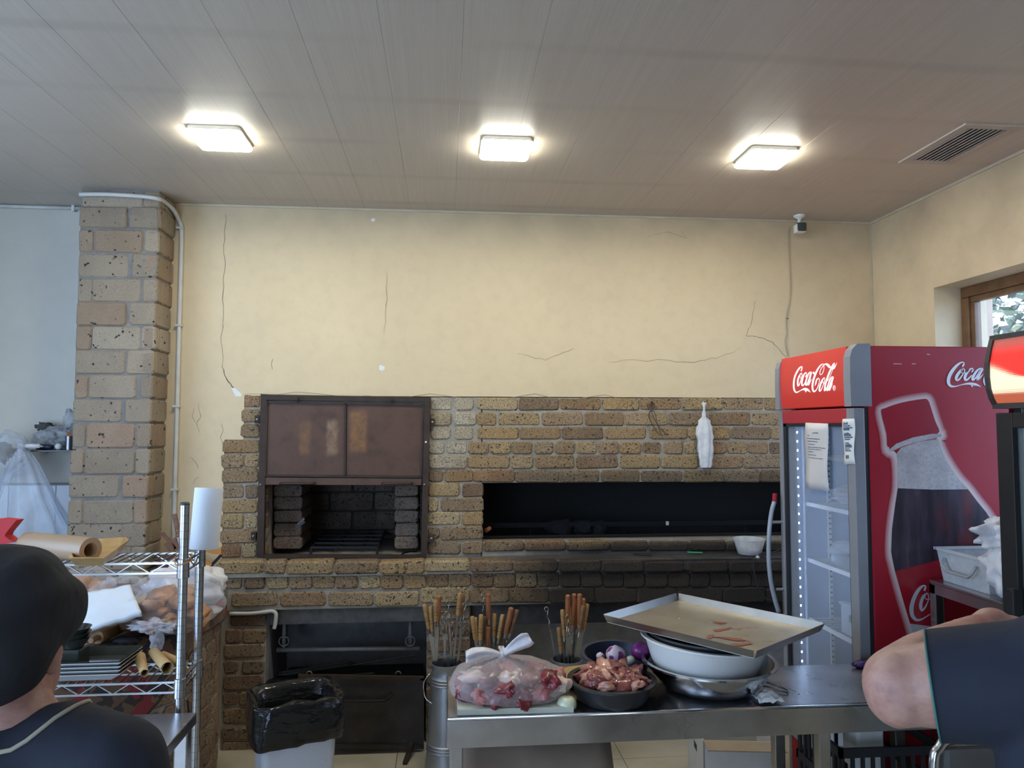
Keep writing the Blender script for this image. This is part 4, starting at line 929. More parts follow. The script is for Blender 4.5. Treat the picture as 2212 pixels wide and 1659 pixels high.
letters(LAB, 100 / 1185, 1940, 1240, pf(.0026), M('print_silver', (.55, .53, .53), .35), side)
M_SCR = M('scratch_pale', (.62, .5, .5), .5)
for a, b_ in (((2002, 765), (2009, 766)), ((1930, 786), (1948, 786)), ((1970, 786), (1978, 786))):
    MB().bar(pf(.0008)(*a), pf(.0008)(*b_), .003, .0004, up=(0, 1, 0)).build('scratch', M_SCR, side)

# notices taped on the door glass
def sheet(name, label, cat, pts, x, mat, bulge=.004):
    P = [atX(px, py, x) for px, py in pts]
    fn = lambda u_, v_: P[0].lerp(P[1], u_).lerp(P[3].lerp(P[2], u_), v_) + Vector((-bulge * math.sin(math.pi * v_) * (.4 + .6 * u_) - .003 * math.sin(7 * v_ + 3 * u_), 0, 0))
    o = MB().grid(fn, 6, 10).build(name, mat, smooth=True, thick=.0006); tag(o, label, cat); return o, fn
M_PAPER = M('paper', (.66, .62, .60), .7, var=.05); M_INK = M('ink', (.08, .08, .1), .7); M_INKB = M('ink_blue', (.06, .12, .22), .7)
note, fn = sheet('notice_sheet', 'white printed notice sheet taped inside the cooler door glass', 'notice', ((1740, 913), (1789, 915), (1791, 1062), (1741, 1054)), FX - .002, M_PAPER)
def scribble(parent, fn, u0, u1, v, h, seed, mat):
    r_ = random.Random(seed); mb = MB(); u_ = u0
    while u_ < u1:
        w = r_.uniform(.012, .03); a = fn(u_, v); b_ = fn(min(u_ + w, u1), v); hh = h * r_.uniform(.6, 1.2)
        up = Vector((0, 0, hh)); off = Vector((-.0012, 0, 0)); mb.add([a + off, b_ + off, b_ + off + up, a + off + up], [(0, 1, 2, 3)]); u_ += w + r_.uniform(.004, .01)
    mb.build('text_line', mat, parent, fixn=False)
for k, (v, u0, u1) in enumerate(((.155, .36, .6), (.2, .13, .22), (.245, .13, .66), (.287, .13, .56), (.33, .13, .44), (.375, .13, .9), (.405, .13, .72), (.445, .13, .36), (.49, .13, .48), (.535, .13, .8))): scribble(note, fn, u0, u1, v, .0035, k, M_INK)
lab2, fn = sheet('rating_label', 'narrow white rating label with a barcode on the cooler door', 'label', ((1820, 905), (1846, 904), (1847, 1003), (1824, 1003)), FX - .003, M('label_white', (.76, .76, .72), .5, var=.03), .001)
for k in range(15):
    v = .13 + k * .042
    if k not in (4, 9): scribble(lab2, fn, .12, .5 + .4 * ((k * 7) % 5) / 5, v, .006 if k % 3 else .011, 40 + k, M_INKB)
for k in range(9):
    a, b_ = fn(.2 + k * .04, .80), fn(.2 + k * .04, .88); MB().bar(a - Vector((.001, 0, 0)), b_ - Vector((.001, 0, 0)), .0012, .0003, up=(1, 0, 0)).build('barcode_line', M_INK, lab2)

# things inside the cooler
M_CLING = film('cling_film', (.85, .88, .95), .30, .12, crinkle=.9, cs=30)
def wrapped(label, x0, x1, y0, y1, z, hgt, seed, cat='food', inner=(.35, .3, .28)):
    t = empty('wrapped_food', ((x0 + x1) / 2, (y0 + y1) / 2, z), label, cat)
    MB().blob(((x0 + x1) / 2, (y0 + y1) / 2, z + hgt * .45), ((x1 - x0) * .44, (y1 - y0) * .44, hgt * .42), 3, wob=.35, seed=seed).build('filling', M('food_pale', inner, .5, var=.4, vscale=20), t, smooth=True)
    MB().blob(((x0 + x1) / 2, (y0 + y1) / 2, z + hgt * .5), ((x1 - x0) * .5, (y1 - y0) * .5, hgt * .5), 4, wob=.3, wf=4, seed=seed + 9).build('film', M_CLING, t, smooth=True)
wrapped('food wrapped in crinkled clear film on the upper cooler shelf', 1.74, 2.1, 2.90, 3.30, 1.354, .11, 2)
tb = empty('food_tray', (1.9, 3.05, 1.09), 'steel tray under torn clear film on the middle cooler shelf', 'tray')
MB().rbox((1.76, 2.86, 1.09), (2.08, 3.22, 1.15), .01).build('tray', M('tray_steel', (.45, .46, .5), .3, .7), tb)
MB().blob((1.9, 3.12, 1.165), (.16, .17, .03), 3, wob=.6, wf=4, seed=4).build('film', M_CLING, tb, smooth=True)
bx = empty('storage_box', (1.86, 2.95, .81), 'clear lidded storage box with a green handle low in the cooler', 'box')
M_CLEAR = film('clear_plastic', (.78, .85, .95), .28, .15, crinkle=.1)
b1 = MB(); 
for a, b_ in (((1.75, 2.82, .81), (1.753, 3.12, .93)), ((1.75, 2.82, .81), (2.1, 2.823, .93)), ((1.75, 3.117, .81), (2.1, 3.12, .93)), ((1.75, 2.82, .81), (2.1, 3.12, .813)), ((2.097, 2.82, .81), (2.1, 3.12, .93))): b1.box(a, b_)
b1.build('walls', M_CLEAR, bx); MB().rbox((1.742, 2.812, .93), (2.108, 3.128, .942), .004).build('lid', M_CLEAR, bx)
MB().tube([(1.748, 3.04, .90), (1.738, 3.03, .88), (1.736, 2.97, .875), (1.738, 2.92, .88), (1.748, 2.91, .90)], .006, 8).build('handle', M('handle_green', (.05, .22, .14), .4), bx, smooth=True)
bt = MB().lathe([(.045, 1.585), (.047, 1.6), (.047, 1.68), (.03, 1.715), (.014, 1.73), (.014, 1.75)], (1.86, 3.0, 0), 20).build('milk_bottle', M('milky_plastic', (.62, .68, .85), .35), smooth=40); tag(bt, 'pale milky bottle on the top shelf of the cooler', 'bottle')

# ------------------------------------------------------------------ second cooler at the right edge of the view
X2 = 1.83; Y2 = 2.27; Y2N = 1.45
c2 = empty('drinks_cooler', (2.15, (Y2 + Y2N) / 2, 0), 'black framed drinks cooler with a lit curved sign, cut by the right edge', 'cooler')
M_BLKP = M('cooler_black', (0.018, 0.018, 0.02), 0.4); M_DKT = M('trim_dark', (0.045, 0.042, 0.04), 0.45)
MB().rbox((X2 + .06, Y2 - .035, .03), (2.5, Y2, 1.99), .006).build('side_panel', M_BLKP, c2); MB().rbox((X2 + .06, Y2N, .03), (2.5, Y2N + .035, 1.99), .006).build('side_panel', M_BLKP, c2)
MB().box((2.47, Y2N + .035, .03), (2.5, Y2 - .035, 1.99)).box((X2 + .06, Y2N + .035, 1.96), (2.47, Y2 - .035, 1.99)).box((X2 + .06, Y2N + .035, .03), (2.47, Y2 - .035, .3)).build('shell', M_BLKP, c2)
MB().box((X2 + .062, Y2 - .04, .3), (2.47, Y2 - .036, 1.8)).box((2.465, Y2N + .035, .3), (2.469, Y2 - .035, 1.8)).build('liner', M('liner_pale', (.42, .46, .45), .4), c2)
pr = [atY(px, py, Y2) for px, py in ((2141, 735), (2136, 755), (2131, 785), (2131, 815), (2134, 840), (2140, 860), (2147, 873))]
def xz(p): return (p.x, p.z)
prof = [xz(p) for p in pr]
bk = [(X2 + .12, prof[-1][1]), (X2 + .12, prof[0][1])]
m, nt, b = newmat('lit_sign'); p = pos(nt); s = sep(nt, p)
zlo, zhi = prof[-1][1], prof[0][1]
tz = math_(nt, 'DIVIDE', math_(nt, 'SUBTRACT', s[2], zlo), zhi - zlo)
ty = math_(nt, 'SUBTRACT', Y2, s[1])
edge = math_(nt, 'SUBTRACT', .62, math_(nt, 'MULTIPLY', ty, 1.35))
vo = N(nt, 'ShaderNodeTexVoronoi', feature='F1'); vo.inputs['Scale'].default_value = 190; vo.inputs['Randomness'].default_value = 0; L(nt, p, vo.inputs['Vector'])
d = math_(nt, 'ADD', math_(nt, 'SUBTRACT', tz, edge), math_(nt, 'MULTIPLY', math_(nt, 'SUBTRACT', vo.outputs['Distance'], .35), .22))
up_ = ramp(nt, d, [(.49, g(0)), (.51, g(1))]); nt.nodes[-1].inputs[0]
dm = math_(nt, 'ADD', d, .5); up_ = ramp(nt, dm, [(.49, g(0)), (.53, g(1))])
d2 = math_(nt, 'ADD', math_(nt, 'SUBTRACT', .16, tz), math_(nt, 'MULTIPLY', math_(nt, 'SUBTRACT', vo.outputs['Distance'], .35), .16)); lo_ = ramp(nt, math_(nt, 'ADD', d2, .5), [(.49, g(0)), (.53, g(1))])
c = mix(nt, up_, (.80, .70, .47), mix(nt, smooth(nt, tz, .70, 1.0), (.72, .025, .022), (.36, .10, .08)))
c = mix(nt, lo_, c, (.42, .10, .05))
L(nt, c, b.inputs['Base Color']); L(nt, c, b.inputs['Emission Color']); b.inputs['Emission Strength'].default_value = .75; b.inputs['Roughness'].default_value = .25
MB().prism([(a, Y2 - .012, z) for a, z in prof + bk], (0, -1, 0), Y2 - Y2N - .024).build('sign', m, c2, smooth=30)
def grow(pts, k): 
    cx = X2 + .08; cz = (zlo + zhi) / 2; return [(cx + (a - cx) * k, cz + (z - cz) * (1 + (k - 1) * .7)) for a, z in pts]
MB().prism([(a, Y2 + .002, z) for a, z in grow(prof, 1.06) + bk], (0, -1, 0), .018).build('end_trim', M_DKT, c2)
MB().prism([(a, Y2N, z) for a, z in grow(prof, 1.06) + bk], (0, 1, 0), .018).build('end_trim', M_DKT, c2)
MB().box((prof[0][0] - .006, Y2N, zhi - .002), (X2 + .3, Y2, zhi + .014)).build('top_trim', M_DKT, c2); MB().box((prof[-1][0] - .006, Y2N, zlo - .016), (X2 + .3, Y2, zlo + .002)).build('bottom_trim', M_DKT, c2)
d2 = empty('door', (0, 0, 0)); d2.parent = c2
zt2 = atX(2155, 892, X2).z
MB().rbox((X2, Y2 - .07, .25), (X2 + .04, Y2, zt2), .004).build('stile', M_BLKP, d2); MB().rbox((X2, Y2N, .25), (X2 + .04, Y2N + .07, zt2), .004).build('stile', M_BLKP, d2)
MB().rbox((X2, Y2N + .07, zt2 - .05), (X2 + .04, Y2 - .07, zt2), .004).build('top_rail', M_BLKP, d2); MB().rbox((X2, Y2N + .07, .25), (X2 + .04, Y2 - .07, .31), .004).build('bottom_rail', M_BLKP, d2)
MB().box((X2 + .018, Y2N + .07, .31), (X2 + .022, Y2 - .07, zt2 - .05)).build('glass', film('cooler_glass2', (.75, .85, .82), .06, .03, crinkle=0), d2)
hz = atX(2180, 1275, X2 - .02)
MB().rbox((X2 - .03, Y2 - .085, hz.z - .10), (X2 + .002, Y2 - .055, hz.z + .01), .006).build('handle', M_BLKP, d2)
o = MB().box((X2 + .09, Y2 - .055, .35), (X2 + .10, Y2 - .045, 1.74)).build('light_strip', M('strip_green', (.5, .7, .65), .4, emit=(.55, 1, .85), es=1.2), c2)
MB().box((X2 + .05, Y2 + .001, zlo - .11), (X2 + .2, Y2 + .003, zlo - .016)).build('red_skirt', M_RED, c2)

# small steel stand between the coolers with a box and a bag on it
SX, SYA, SYB, SZ = 1.90, 2.31, 2.735, 1.115
M_STL = M('stainless', (0.50, 0.49, 0.49), 0.30, 1.0, var=0.10, vscale=4)
sd_ = empty('steel_stand', (2.2, 2.52, 0), 'small stainless stand with a low shelf between the two coolers', 'stand')
MB().rbox((SX, SYA, SZ - .012), (2.5, SYB, SZ), .003).build('top', M_STL, sd_)
for a, b_ in (((SX, SYA, SZ - .05), (SX + .006, SYB, SZ - .012)), ((SX, SYB - .006, SZ - .05), (2.5, SYB, SZ - .012)), ((SX, SYA, SZ - .05), (2.5, SYA + .006, SZ - .012))): MB().box(a, b_).build('apron', M_STL, sd_)
for xx in (SX, 2.465):
    for yy in (SYA, SYB - .035): MB().rbox((xx, yy, 0), (xx + .035, yy + .035, SZ - .012), .004).build('leg', M_STL, sd_)
MB().rbox((SX + .01, SYA + .01, .45), (2.49, SYB - .01, .46), .002).build('low_shelf', M_STL, sd_)
bxw = empty('food_container', (2.05, 2.6, SZ), 'clear rectangular container with clip handles on the steel stand', 'container')
A, B = atZ(2035, 1247, SZ), None
cx0, cy0, cx1, cy1, ch = 1.925, 2.45, 2.26, 2.72, .125
M_CONT = film('container_plastic', (.62, .62, .60), .45, .2, crinkle=.1)
def tub(par, x0, y0, x1, y1, z, h_, t, mat, fl=.015):
    mb = MB(); o_ = [(x0, y0), (x1, y0), (x1, y1), (x0, y1)]; k = [(x0 + fl, y0 + fl), (x1 - fl, y0 + fl), (x1 - fl, y1 - fl), (x0 + fl, y1 - fl)]
    mb.add([(*p, z) for p in k] + [(*p, z + h_) for p in o_], [(3, 2, 1, 0)] + [(i, (i + 1) % 4, 4 + (i + 1) % 4, 4 + i) for i in range(4)]); return mb.build('walls', mat, par, thick=t)
tub(bxw, cx0, cy0, cx1, cy1, SZ + .002, ch, .003, M_CONT)
for a, b_ in (((cx0 - .008, cy0 - .008), (cx1 + .008, cy0 + .004)), ((cx0 - .008, cy1 - .004), (cx1 + .008, cy1 + .008)), ((cx0 - .008, cy0), (cx0 + .004, cy1)), ((cx1 - .004, cy0), (cx1 + .008, cy1))): MB().box((*a, SZ + ch - .006), (*b_, SZ + ch + .004)).build('rim', M('rim_grey', (.5, .5, .49), .35), bxw)
MB().tube([(cx0 - .004, cy0 + .05, SZ + ch * .75), (cx0 - .02, cy0 + .055, SZ + ch * .55), (cx0 - .018, cy0 + .08, SZ + ch * .4), (cx0 - .018, cy1 - .08, SZ + ch * .4), (cx0 - .02, cy1 - .055, SZ + ch * .55), (cx0 - .004, cy1 - .05, SZ + ch * .75)], .006, 8).build('handle', M('handle_clear', (.35, .36, .36), .3), bxw, smooth=True)
M_BAGW = film('bag_white', (.80, .78, .80), .80, .35, crinkle=.8, cs=16)
bgw = empty('carrier_bag', (2.0, 2.40, SZ), 'full white plastic carrier bag slumped on the steel stand', 'bag')
MB().blob((1.985, 2.395, SZ + .105), (.10, .085, .098), 4, wob=.5, wf=2.2, seed=5).build('bulge', M_BAGW, bgw, smooth=True)
MB().blob((2.00, 2.44, SZ + .215), (.115, .075, .055), 4, wob=.7, wf=2.4, seed=8).build('fold', M_BAGW, bgw, smooth=True)
MB().blob((2.055, 2.42, SZ + .28), (.04, .04, .09), 3, wob=.6, wf=2.5, seed=12).build('neck', M_BAGW, bgw, smooth=True)
# ------------------------------------------------------------------ long steel table in front
TX0, TX1, TY0, TY1, TZ = .012, 1.76, 2.345, 2.735, .80
tbl = empty('steel_table', ((TX0 + TX1) / 2, (TY0 + TY1) / 2, 0), 'long narrow stainless steel work table in front of the barbecue', 'table')
def mat_steel(name, c0, c1, rough, sc=(3, 60, 60)):
    m, nt, b = newmat(name); p = objco(nt); n = noise_(nt, mapping(nt, p, sc), 1, 3, .6); n2 = noise_(nt, p, 6, 4)
    L(nt, ramp(nt, n2, [(.3, c0), (.7, c1)]), b.inputs['Base Color']); b.inputs['Metallic'].default_value = 1.0
    r = math_(nt, 'ADD', math_(nt, 'MULTIPLY', n2, .18), rough - .08); L(nt, r, b.inputs['Roughness']); bump(nt, b, n, .06, .001); return m
M_ST = mat_steel('steel_brushed', (.42, .41, .42), (.60, .59, .60), .28); M_STB = mat_steel('steel_bright', (.55, .55, .56), (.72, .72, .73), .16, (30, 30, 4)); M_STD = mat_steel('steel_dull', (.33, .31, .28), (.47, .45, .42), .38, (9, 9, 9))
top = MB().rbox((TX0, TY0, TZ - .012), (TX1, TY1, TZ), .004).build('top', M_ST, tbl)
MB().tube([(TX0 + .002, TY0 + .004, TZ - .004), (TX1 - .002, TY0 + .004, TZ - .004)], .0065, 8).build('rolled_edge', M_STB, top, smooth=True)
MB().rbox((TX0, TY0 - .001, TZ - .092), (TX1, TY0 + .006, TZ - .008), .002).build('apron', M_ST, tbl); MB().rbox((TX0, TY1 - .006, TZ - .085), (TX1, TY1, TZ - .012), .002).build('apron', M_ST, tbl)
MB().rbox((TX0, TY0 + .006, TZ - .09), (TX0 + .006, TY1 - .006, TZ - .012), .002).build('apron', M_ST, tbl); MB().rbox((TX1 - .006, TY0 + .006, TZ - .09), (TX1, TY1 - .006, TZ - .012), .002).build('apron', M_ST, tbl)
for xx in (TX0 + .01, 1.235, TX1 - .05):
    for yy in (TY0 + .01, TY1 - .05): MB().rbox((xx, yy, 0), (xx + .04, yy + .04, TZ - .012), .004).build('leg', M_ST, tbl)
# sagging brown sheet of card leaning under the table
cb = MB().grid(lambda u_, v_: Vector((.07 + .52 * u_ + .05 * v_ * u_, 2.62 - .12 * v_ + .02 * math.sin(5 * u_), .004 + .60 * (1 - v_))), 10, 8).build('cardboard_sheet', M('card_brown', (.26, .19, .14), .75, var=.15), smooth=True, thick=.004); tag(cb, 'large brown cardboard sheet leaning under the steel table', 'cardboard')

# cutting board
def cyl_r(pts, z0, z1, mat, name, parent=None, bev=.004):
    n = len(pts); c = sum((Vector((*p, 0)) for p in pts), Vector()) / n
    def rg(k, z): return [Vector((c.x + (p[0] - c.x) * k, c.y + (p[1] - c.y) * k, z)) for p in pts]
    R_ = [rg(1 - bev, z0), rg(1, z0 + .002), rg(1, z1 - .002), rg(1 - bev, z1)]
    mb = MB(); mb.add([v for r_ in R_ for v in r_], [(i * n + k, i * n + (k + 1) % n, (i + 1) * n + (k + 1) % n, (i + 1) * n + k) for i in range(3) for k in range(n)] + [tuple(range(n - 1, -1, -1)), tuple(3 * n + k for k in range(n))])
    return mb.build(name, mat, parent)
bd = cyl_r([(.045, 2.362), (.415, 2.352), (.418, 2.712), (.045, 2.722)], TZ + .001, TZ + .020, M('board_white', (.60, .61, .50), .45, var=.12, vscale=12), 'cutting_board'); tag(bd, 'pale green-white plastic cutting board under the meat bag', 'cutting board')

# bag of meat
M_MEAT = M('meat_red', (.22, .022, .03), .35, var=.5, vscale=26, coat=.3); M_MEATP = M('meat_pink', (.50, .17, .155), .4, var=.25, vscale=22, coat=.3); M_FAT = M('meat_fat', (.72, .55, .46), .45, var=.15, vscale=18)
def chunk(r, c, s, mat, label, group, name='meat_chunk', cat='meat', seed=0, two=None):
    mb = MB(); bm = bmesh.new(); bmesh.ops.create_icosphere(bm, subdivisions=3, radius=1)
    e = Matrix.Rotation(r.uniform(0, 6.28), 3, 'Z') @ Matrix.Rotation(r.uniform(-.6, .6), 3, 'X') @ Matrix.Rotation(r.uniform(-.5, .5), 3, 'Y')
    for v in bm.verts:
        d = v.co.copy(); p = Vector((math.copysign(abs(d.x) ** .75, d.x), math.copysign(abs(d.y) ** .75, d.y), math.copysign(abs(d.z) ** .75, d.z)))
        k = 1 + .55 * noise.noise(d * 1.9 + Vector((seed, seed * 2.3, 0))) + .12 * noise.noise(d * 4 + Vector((seed, 0, 3)))
        v.co = e @ Vector((p.x * s[0] * k, p.y * s[1] * k, p.z * s[2] * k)) + Vector(c)
    mb.bm(bm); o = mb.build(name, mat, smooth=True); tag(o, label, cat, group); return o
rm = random.Random(21); zb0 = TZ + .024
bcx, bcy = .225, 2.485
spots = []
for k in range(46):
    a = rm.uniform(0, 6.28); q = math.sqrt(rm.random()); x_, y_ = bcx + .155 * q * math.cos(a), bcy + .085 * q * math.sin(a)
    lev = rm.choice((0, 0, 1)) if q < .75 else 0
    spots.append((x_, y_, zb0 + .022 + lev * .038))
spots = [(bcx - .15, bcy - .05, zb0 + .028), (bcx - .10, bcy - .09, zb0 + .022), (bcx - .04, bcy - .095, zb0 + .022), (bcx + .03, bcy - .10, zb0 + .024), (bcx + .095, bcy - .09, zb0 + .035), (bcx + .15, bcy - .06, zb0 + .035), (bcx + .155, bcy + .0, zb0 + .05), (bcx - .155, bcy + .01, zb0 + .03),
         (bcx - .08, bcy - .06, zb0 + .055), (bcx - .01, bcy - .065, zb0 + .058), (bcx + .055, bcy - .06, zb0 + .062), (bcx + .0, bcy - .02, zb0 + .075), (bcx - .07, bcy - .01, zb0 + .065), (bcx + .08, bcy + .0, zb0 + .07), (bcx - .12, bcy + .05, zb0 + .04), (bcx + .1, bcy + .06, zb0 + .04), (bcx, bcy + .07, zb0 + .04), (bcx - .03, bcy - .11, zb0 + .05), (bcx + .12, bcy - .085, zb0 + .07), (bcx - .13, bcy - .03, zb0 + .065)]
for k, p in enumerate(spots):
    m_ = (M_MEAT, M_MEATP, M_MEAT, M_MEAT, M_FAT)[k % 5] if k not in (4, 5) else (M_MEATP, M_FAT)[k - 4]
    chunk(rm, p, (rm.uniform(.032, .048), rm.uniform(.022, .032), rm.uniform(.018, .028)), m_, {M_MEAT: 'dark red raw meat chunk inside the tied clear bag', M_MEATP: 'pink raw meat chunk inside the tied clear bag', M_FAT: 'pale fatty meat chunk inside the tied clear bag'}[m_], 'meat chunks in the clear bag', seed=k)
M_MB = film('meat_bag_film', (.82, .70, .70), .24, .2, crinkle=.45, cs=14)
mbag = empty('meat_bag', (bcx, bcy, TZ + .021), 'tied clear plastic bag of raw meat on the cutting board', 'bag')
zk = atY(1085, 1415, bcy + .01).z; KN = Vector((atY(1086, 1415, bcy + .01).x, bcy + .01, zk))
def bagpt(u_, v_):
    t = 2 * math.pi * u_
    prof = [(0.0, .62), (.015, .94), (.09, 1.03), (.28, 1.05), (.48, .98), (.66, .84), (.80, .60), (.90, .32), (.96, .13), (1.0, .05)]
    i = min(int(v_ * (len(prof) - 1)), len(prof) - 2); f_ = v_ * (len(prof) - 1) - i
    h_ = prof[i][0] + (prof[i + 1][0] - prof[i][0]) * f_; r_ = prof[i][1] + (prof[i + 1][1] - prof[i][1]) * f_
    pl = 1 + (.05 + .10 * h_) * math.sin(9 * t + 2 * math.sin(3 * t)) * (h_ > .3) * (h_ - .3) + .05 * noise.noise(Vector((math.cos(t) * 2, math.sin(t) * 2, h_ * 4)))
    cx_, cy_ = bcx + (KN.x - bcx) * h_ ** 2, bcy + (KN.y - bcy) * h_ ** 2
    return Vector((cx_ + .195 * r_ * pl * math.cos(t), cy_ + .132 * r_ * pl * math.sin(t), TZ + .022 + (zk - TZ - .022) * h_ + .006 * noise.noise(Vector((t * 2, h_ * 5, 1)))))
MB().grid(bagpt, 72, 28, True).build('film', M_MB, mbag, smooth=True)
M_EAR = film('bag_ear', (.86, .82, .84), .72, .25, crinkle=.6, cs=40)
def ear(tipx, tipy, wid, lift, yoff):
    T = atY(tipx, tipy, KN.y + yoff); d = (T - KN); n_ = d.cross(Vector((0, 1, 0))).normalized()
    def fn(u_, v_):
        w = wid * (.18 + .82 * min(1, v_ * 1.15) ** .8) * (1 - .25 * max(0, v_ - .8) / .2)
        return KN + d * v_ + n_ * ((u_ - .5) * w) + Vector((0, .012 * math.sin(9 * u_ + 2) * v_ - .01 * math.sin(math.pi * u_), lift * math.sin(math.pi * v_)))
    return MB().grid(fn, 14, 12).build('tied_end', M_EAR, mbag, smooth=True, thick=.004)
ear(1146, 1378, .062, .006, -.02); ear(1006, 1420, .042, .012, -.015); ear(1090, 1398, .05, 0, .03)
MB().blob(KN, (.016, .014, .014), 3, wob=.5, seed=3).build('knot', M_EAR, mbag, smooth=True)

# bowls
def bowl_prof(R, r, h, t, lip=.008, belly=.5, n=10):
    pr = [(0.001, 0)]; pr.append((r, 0))
    for k in range(1, n): q = k / (n - 1); pr.append((r + (R - r) * (q ** belly), h * q))
    pr += [(R + lip, h), (R + lip, h + .006), (R - t, h + .006)]
    for k in range(n - 2, -1, -1): q = k / (n - 1); pr.append((r - t + (R - r) * (q ** belly), max(t, h * q)))
    pr.append((0.001, t)); return pr
M_BLKB = M('bowl_black', (.022, .022, .024), .42, var=.1); M_NAVY = M('bowl_navy', (.022, .028, .055), .42, var=.1)
CB = Vector((.565, 2.462, TZ + .001))
b1 = MB().lathe(bowl_prof(.138, .112, .062, .006, .012, .7), CB, 48).build('chicken_bowl', M_BLKB, smooth=35); tag(b1, 'black plastic bowl heaped with raw chicken pieces', 'bowl')
M_CHK = M('chicken_dark', (.24, .06, .05), .3, var=.4, vscale=24, coat=.4); M_CHP = M('chicken_skin', (.48, .22, .15), .38, var=.25, vscale=24, coat=.3)
rc = random.Random(4)
for k in range(34):
    a = k * 2.399; q = math.sqrt((k + .5) / 34); x_, y_ = CB.x + .104 * q * math.cos(a), CB.y + .104 * q * math.sin(a)
    chunk(rc, (x_, y_, CB.z + .062 + .030 * (1 - q * q) + rc.uniform(-.006, .010)), (rc.uniform(.026, .042), rc.uniform(.018, .026), rc.uniform(.012, .018)), M_CHP if k % 3 == 1 else M_CHK, ('pale-skinned raw chicken piece in the black bowl' if k % 3 == 1 else 'dark red raw chicken piece in the black bowl'), 'chicken pieces in the black bowl', 'chicken_piece', 'chicken', k + 50)
MB_ = MB().lathe([(.001, CB.z + .008), (.105, CB.z + .008), (.118, CB.z + .045), (.09, CB.z + .058), (.001, CB.z + .066)], (CB.x, CB.y, 0), 32); o = MB_.build('chicken_mound', M_CHK, smooth=True); tag(o, 'layer of raw chicken filling the black bowl below the pieces', 'chicken', kind='stuff')
OB = Vector((.625, 2.645, TZ + .008)); tl = Matrix.Rotation(math.radians(4.5), 3, 'X')
b2 = MB().lathe(bowl_prof(.122, .092, .082, .005, .010, .8), OB, 48, mat=tl).build('onion_bowl', M_NAVY, smooth=35); tag(b2, 'deep navy plastic bowl holding peeled red onions', 'bowl')
m, nt, b = newmat('onion_skin'); p = objco(nt); vo = noise_(nt, mapping(nt, p, (38, 38, 22)), 1, 1, .4)
L(nt, ramp(nt, vo, [(.5, (.70, .58, .66)), (.56, (.22, .03, .17))]), b.inputs['Base Color']); b.inputs['Roughness'].default_value = .3; M_ON = m
M_ONP = M('onion_purple', (.20, .025, .16), .3, var=.5, vscale=30)
def onion(c, r_, mat, label, par=None):
    prof = [(.001, -.92), (.35, -.86), (.72, -.60), (.95, -.15), (1, .15), (.92, .5), (.66, .8), (.3, .96), (.12, 1.06), (.001, 1.1)]
    o = MB().lathe([(a * r_, z * r_) for a, z in prof], c, 28).build('red_onion', mat, smooth=True); tag(o, label, 'onion'); return o
def bowl_at(px, py, dy): return atY(px, py, OB.y + dy)
p = bowl_at(1330, 1417, .0); onion((p.x, p.y, p.z), .036, M_ON, 'large peeled red onion in the middle of the navy bowl')
p = bowl_at(1383, 1408, .0); onion((p.x, p.y, p.z), .034, M_ONP, 'deep purple onion at the right side of the navy bowl')
p = bowl_at(1297, 1419, .01); onion((p.x, p.y, p.z), .016, M_ON, 'small red onion end left of the large one')
p = bowl_at(1362, 1427, -.03); onion((p.x, p.y, p.z), .017, M('onion_pale', (.7, .68, .55), .3), 'pale onion slice right of the large red onion')
p = atZ(1229, 1530, TZ + .02); 
wo = MB().lathe([(.001, 0), (.024, 0), (.032, .010), (.0325, .020), (.028, .032), (.018, .039), (.001, .040)], (p.x, max(p.y, 2.385), TZ + .001), 28).build('white_onion', M('onion_white', (.78, .80, .58), .25, var=.1, vscale=20), smooth=50); tag(wo, 'cut white onion at the front edge of the table beside the meat bag', 'onion')
ws = MB().lathe([(.001, 0), (.07, 0), (.10, .016), (.104, .022), (.098, .022), (.07, .006), (.001, .005)], (.505, 2.635, TZ + .001), 32).build('wooden_dish', M('wood_dish', (.42, .27, .10), .5, var=.25, vscale=18), smooth=40); tag(ws, 'wooden dish rim showing behind the chicken bowl', 'dish')
SB = Vector((.930, 2.545, TZ + .001))
b3 = MB().lathe(bowl_prof(.225, .135, .092, .003, .010, .55), SB, 64).build('steel_bowl', M_STB, smooth=35); tag(b3, 'large shiny stainless steel bowl under the white basin', 'bowl')
tw = Matrix.Rotation(math.radians(3.5), 3, 'Y') @ Matrix.Rotation(math.radians(-1.0), 3, 'X')
b4 = MB().lathe(bowl_prof(.212, .165, .118, .004, .014, .8), SB + Vector((-.012, .012, .042)), 64, mat=tw).build('white_basin', M('basin_white', (.74, .72, .68), .45, var=.05), smooth=35); tag(b4, 'white plastic basin nested in the steel bowl', 'basin')
b5 = MB().lathe(bowl_prof(.192, .15, .10, .004, .008, .8), SB + Vector((-.016, .014, .074)), 64, mat=tw).build('black_basin', M_BLKB, smooth=35); tag(b5, 'black basin nested in the white one under the tray', 'basin')
# baking tray across the basins
m, nt, b = newmat('tray_stained'); p = objco(nt); n2 = noise_(nt, p, 7, 4); c = ramp(nt, n2, [(.3, (.40, .37, .31)), (.7, (.55, .52, .45))])
bl = ramp(nt, noise_(nt, mapping(nt, p, (9, 16, 1), (2.1, .4, 0)), 1, 4, .7), [(.60, g(0)), (.66, g(.75))]); mskx = sep(nt, p)
bl = math_(nt, 'MULTIPLY', bl, math_(nt, 'MULTIPLY', smooth(nt, mskx[0], -.02, .06), smooth(nt, mskx[0], .26, .18))); c = mix(nt, bl, c, (.30, .10, .06))
L(nt, c, b.inputs['Base Color']); b.inputs['Metallic'].default_value = .85; b.inputs['Roughness'].default_value = .36; M_TRAY = m
ZT = SB.z + .202
TA, TB, TC, TD = [atZ(px, py, ZT) for px, py in ((1465, 1297), (1312, 1343), (1629, 1421), (1772, 1362))]
tray = empty('baking_tray', ((TA + TC) / 2), 'dull steel baking tray with meat juice lying askew across the basins', 'tray')
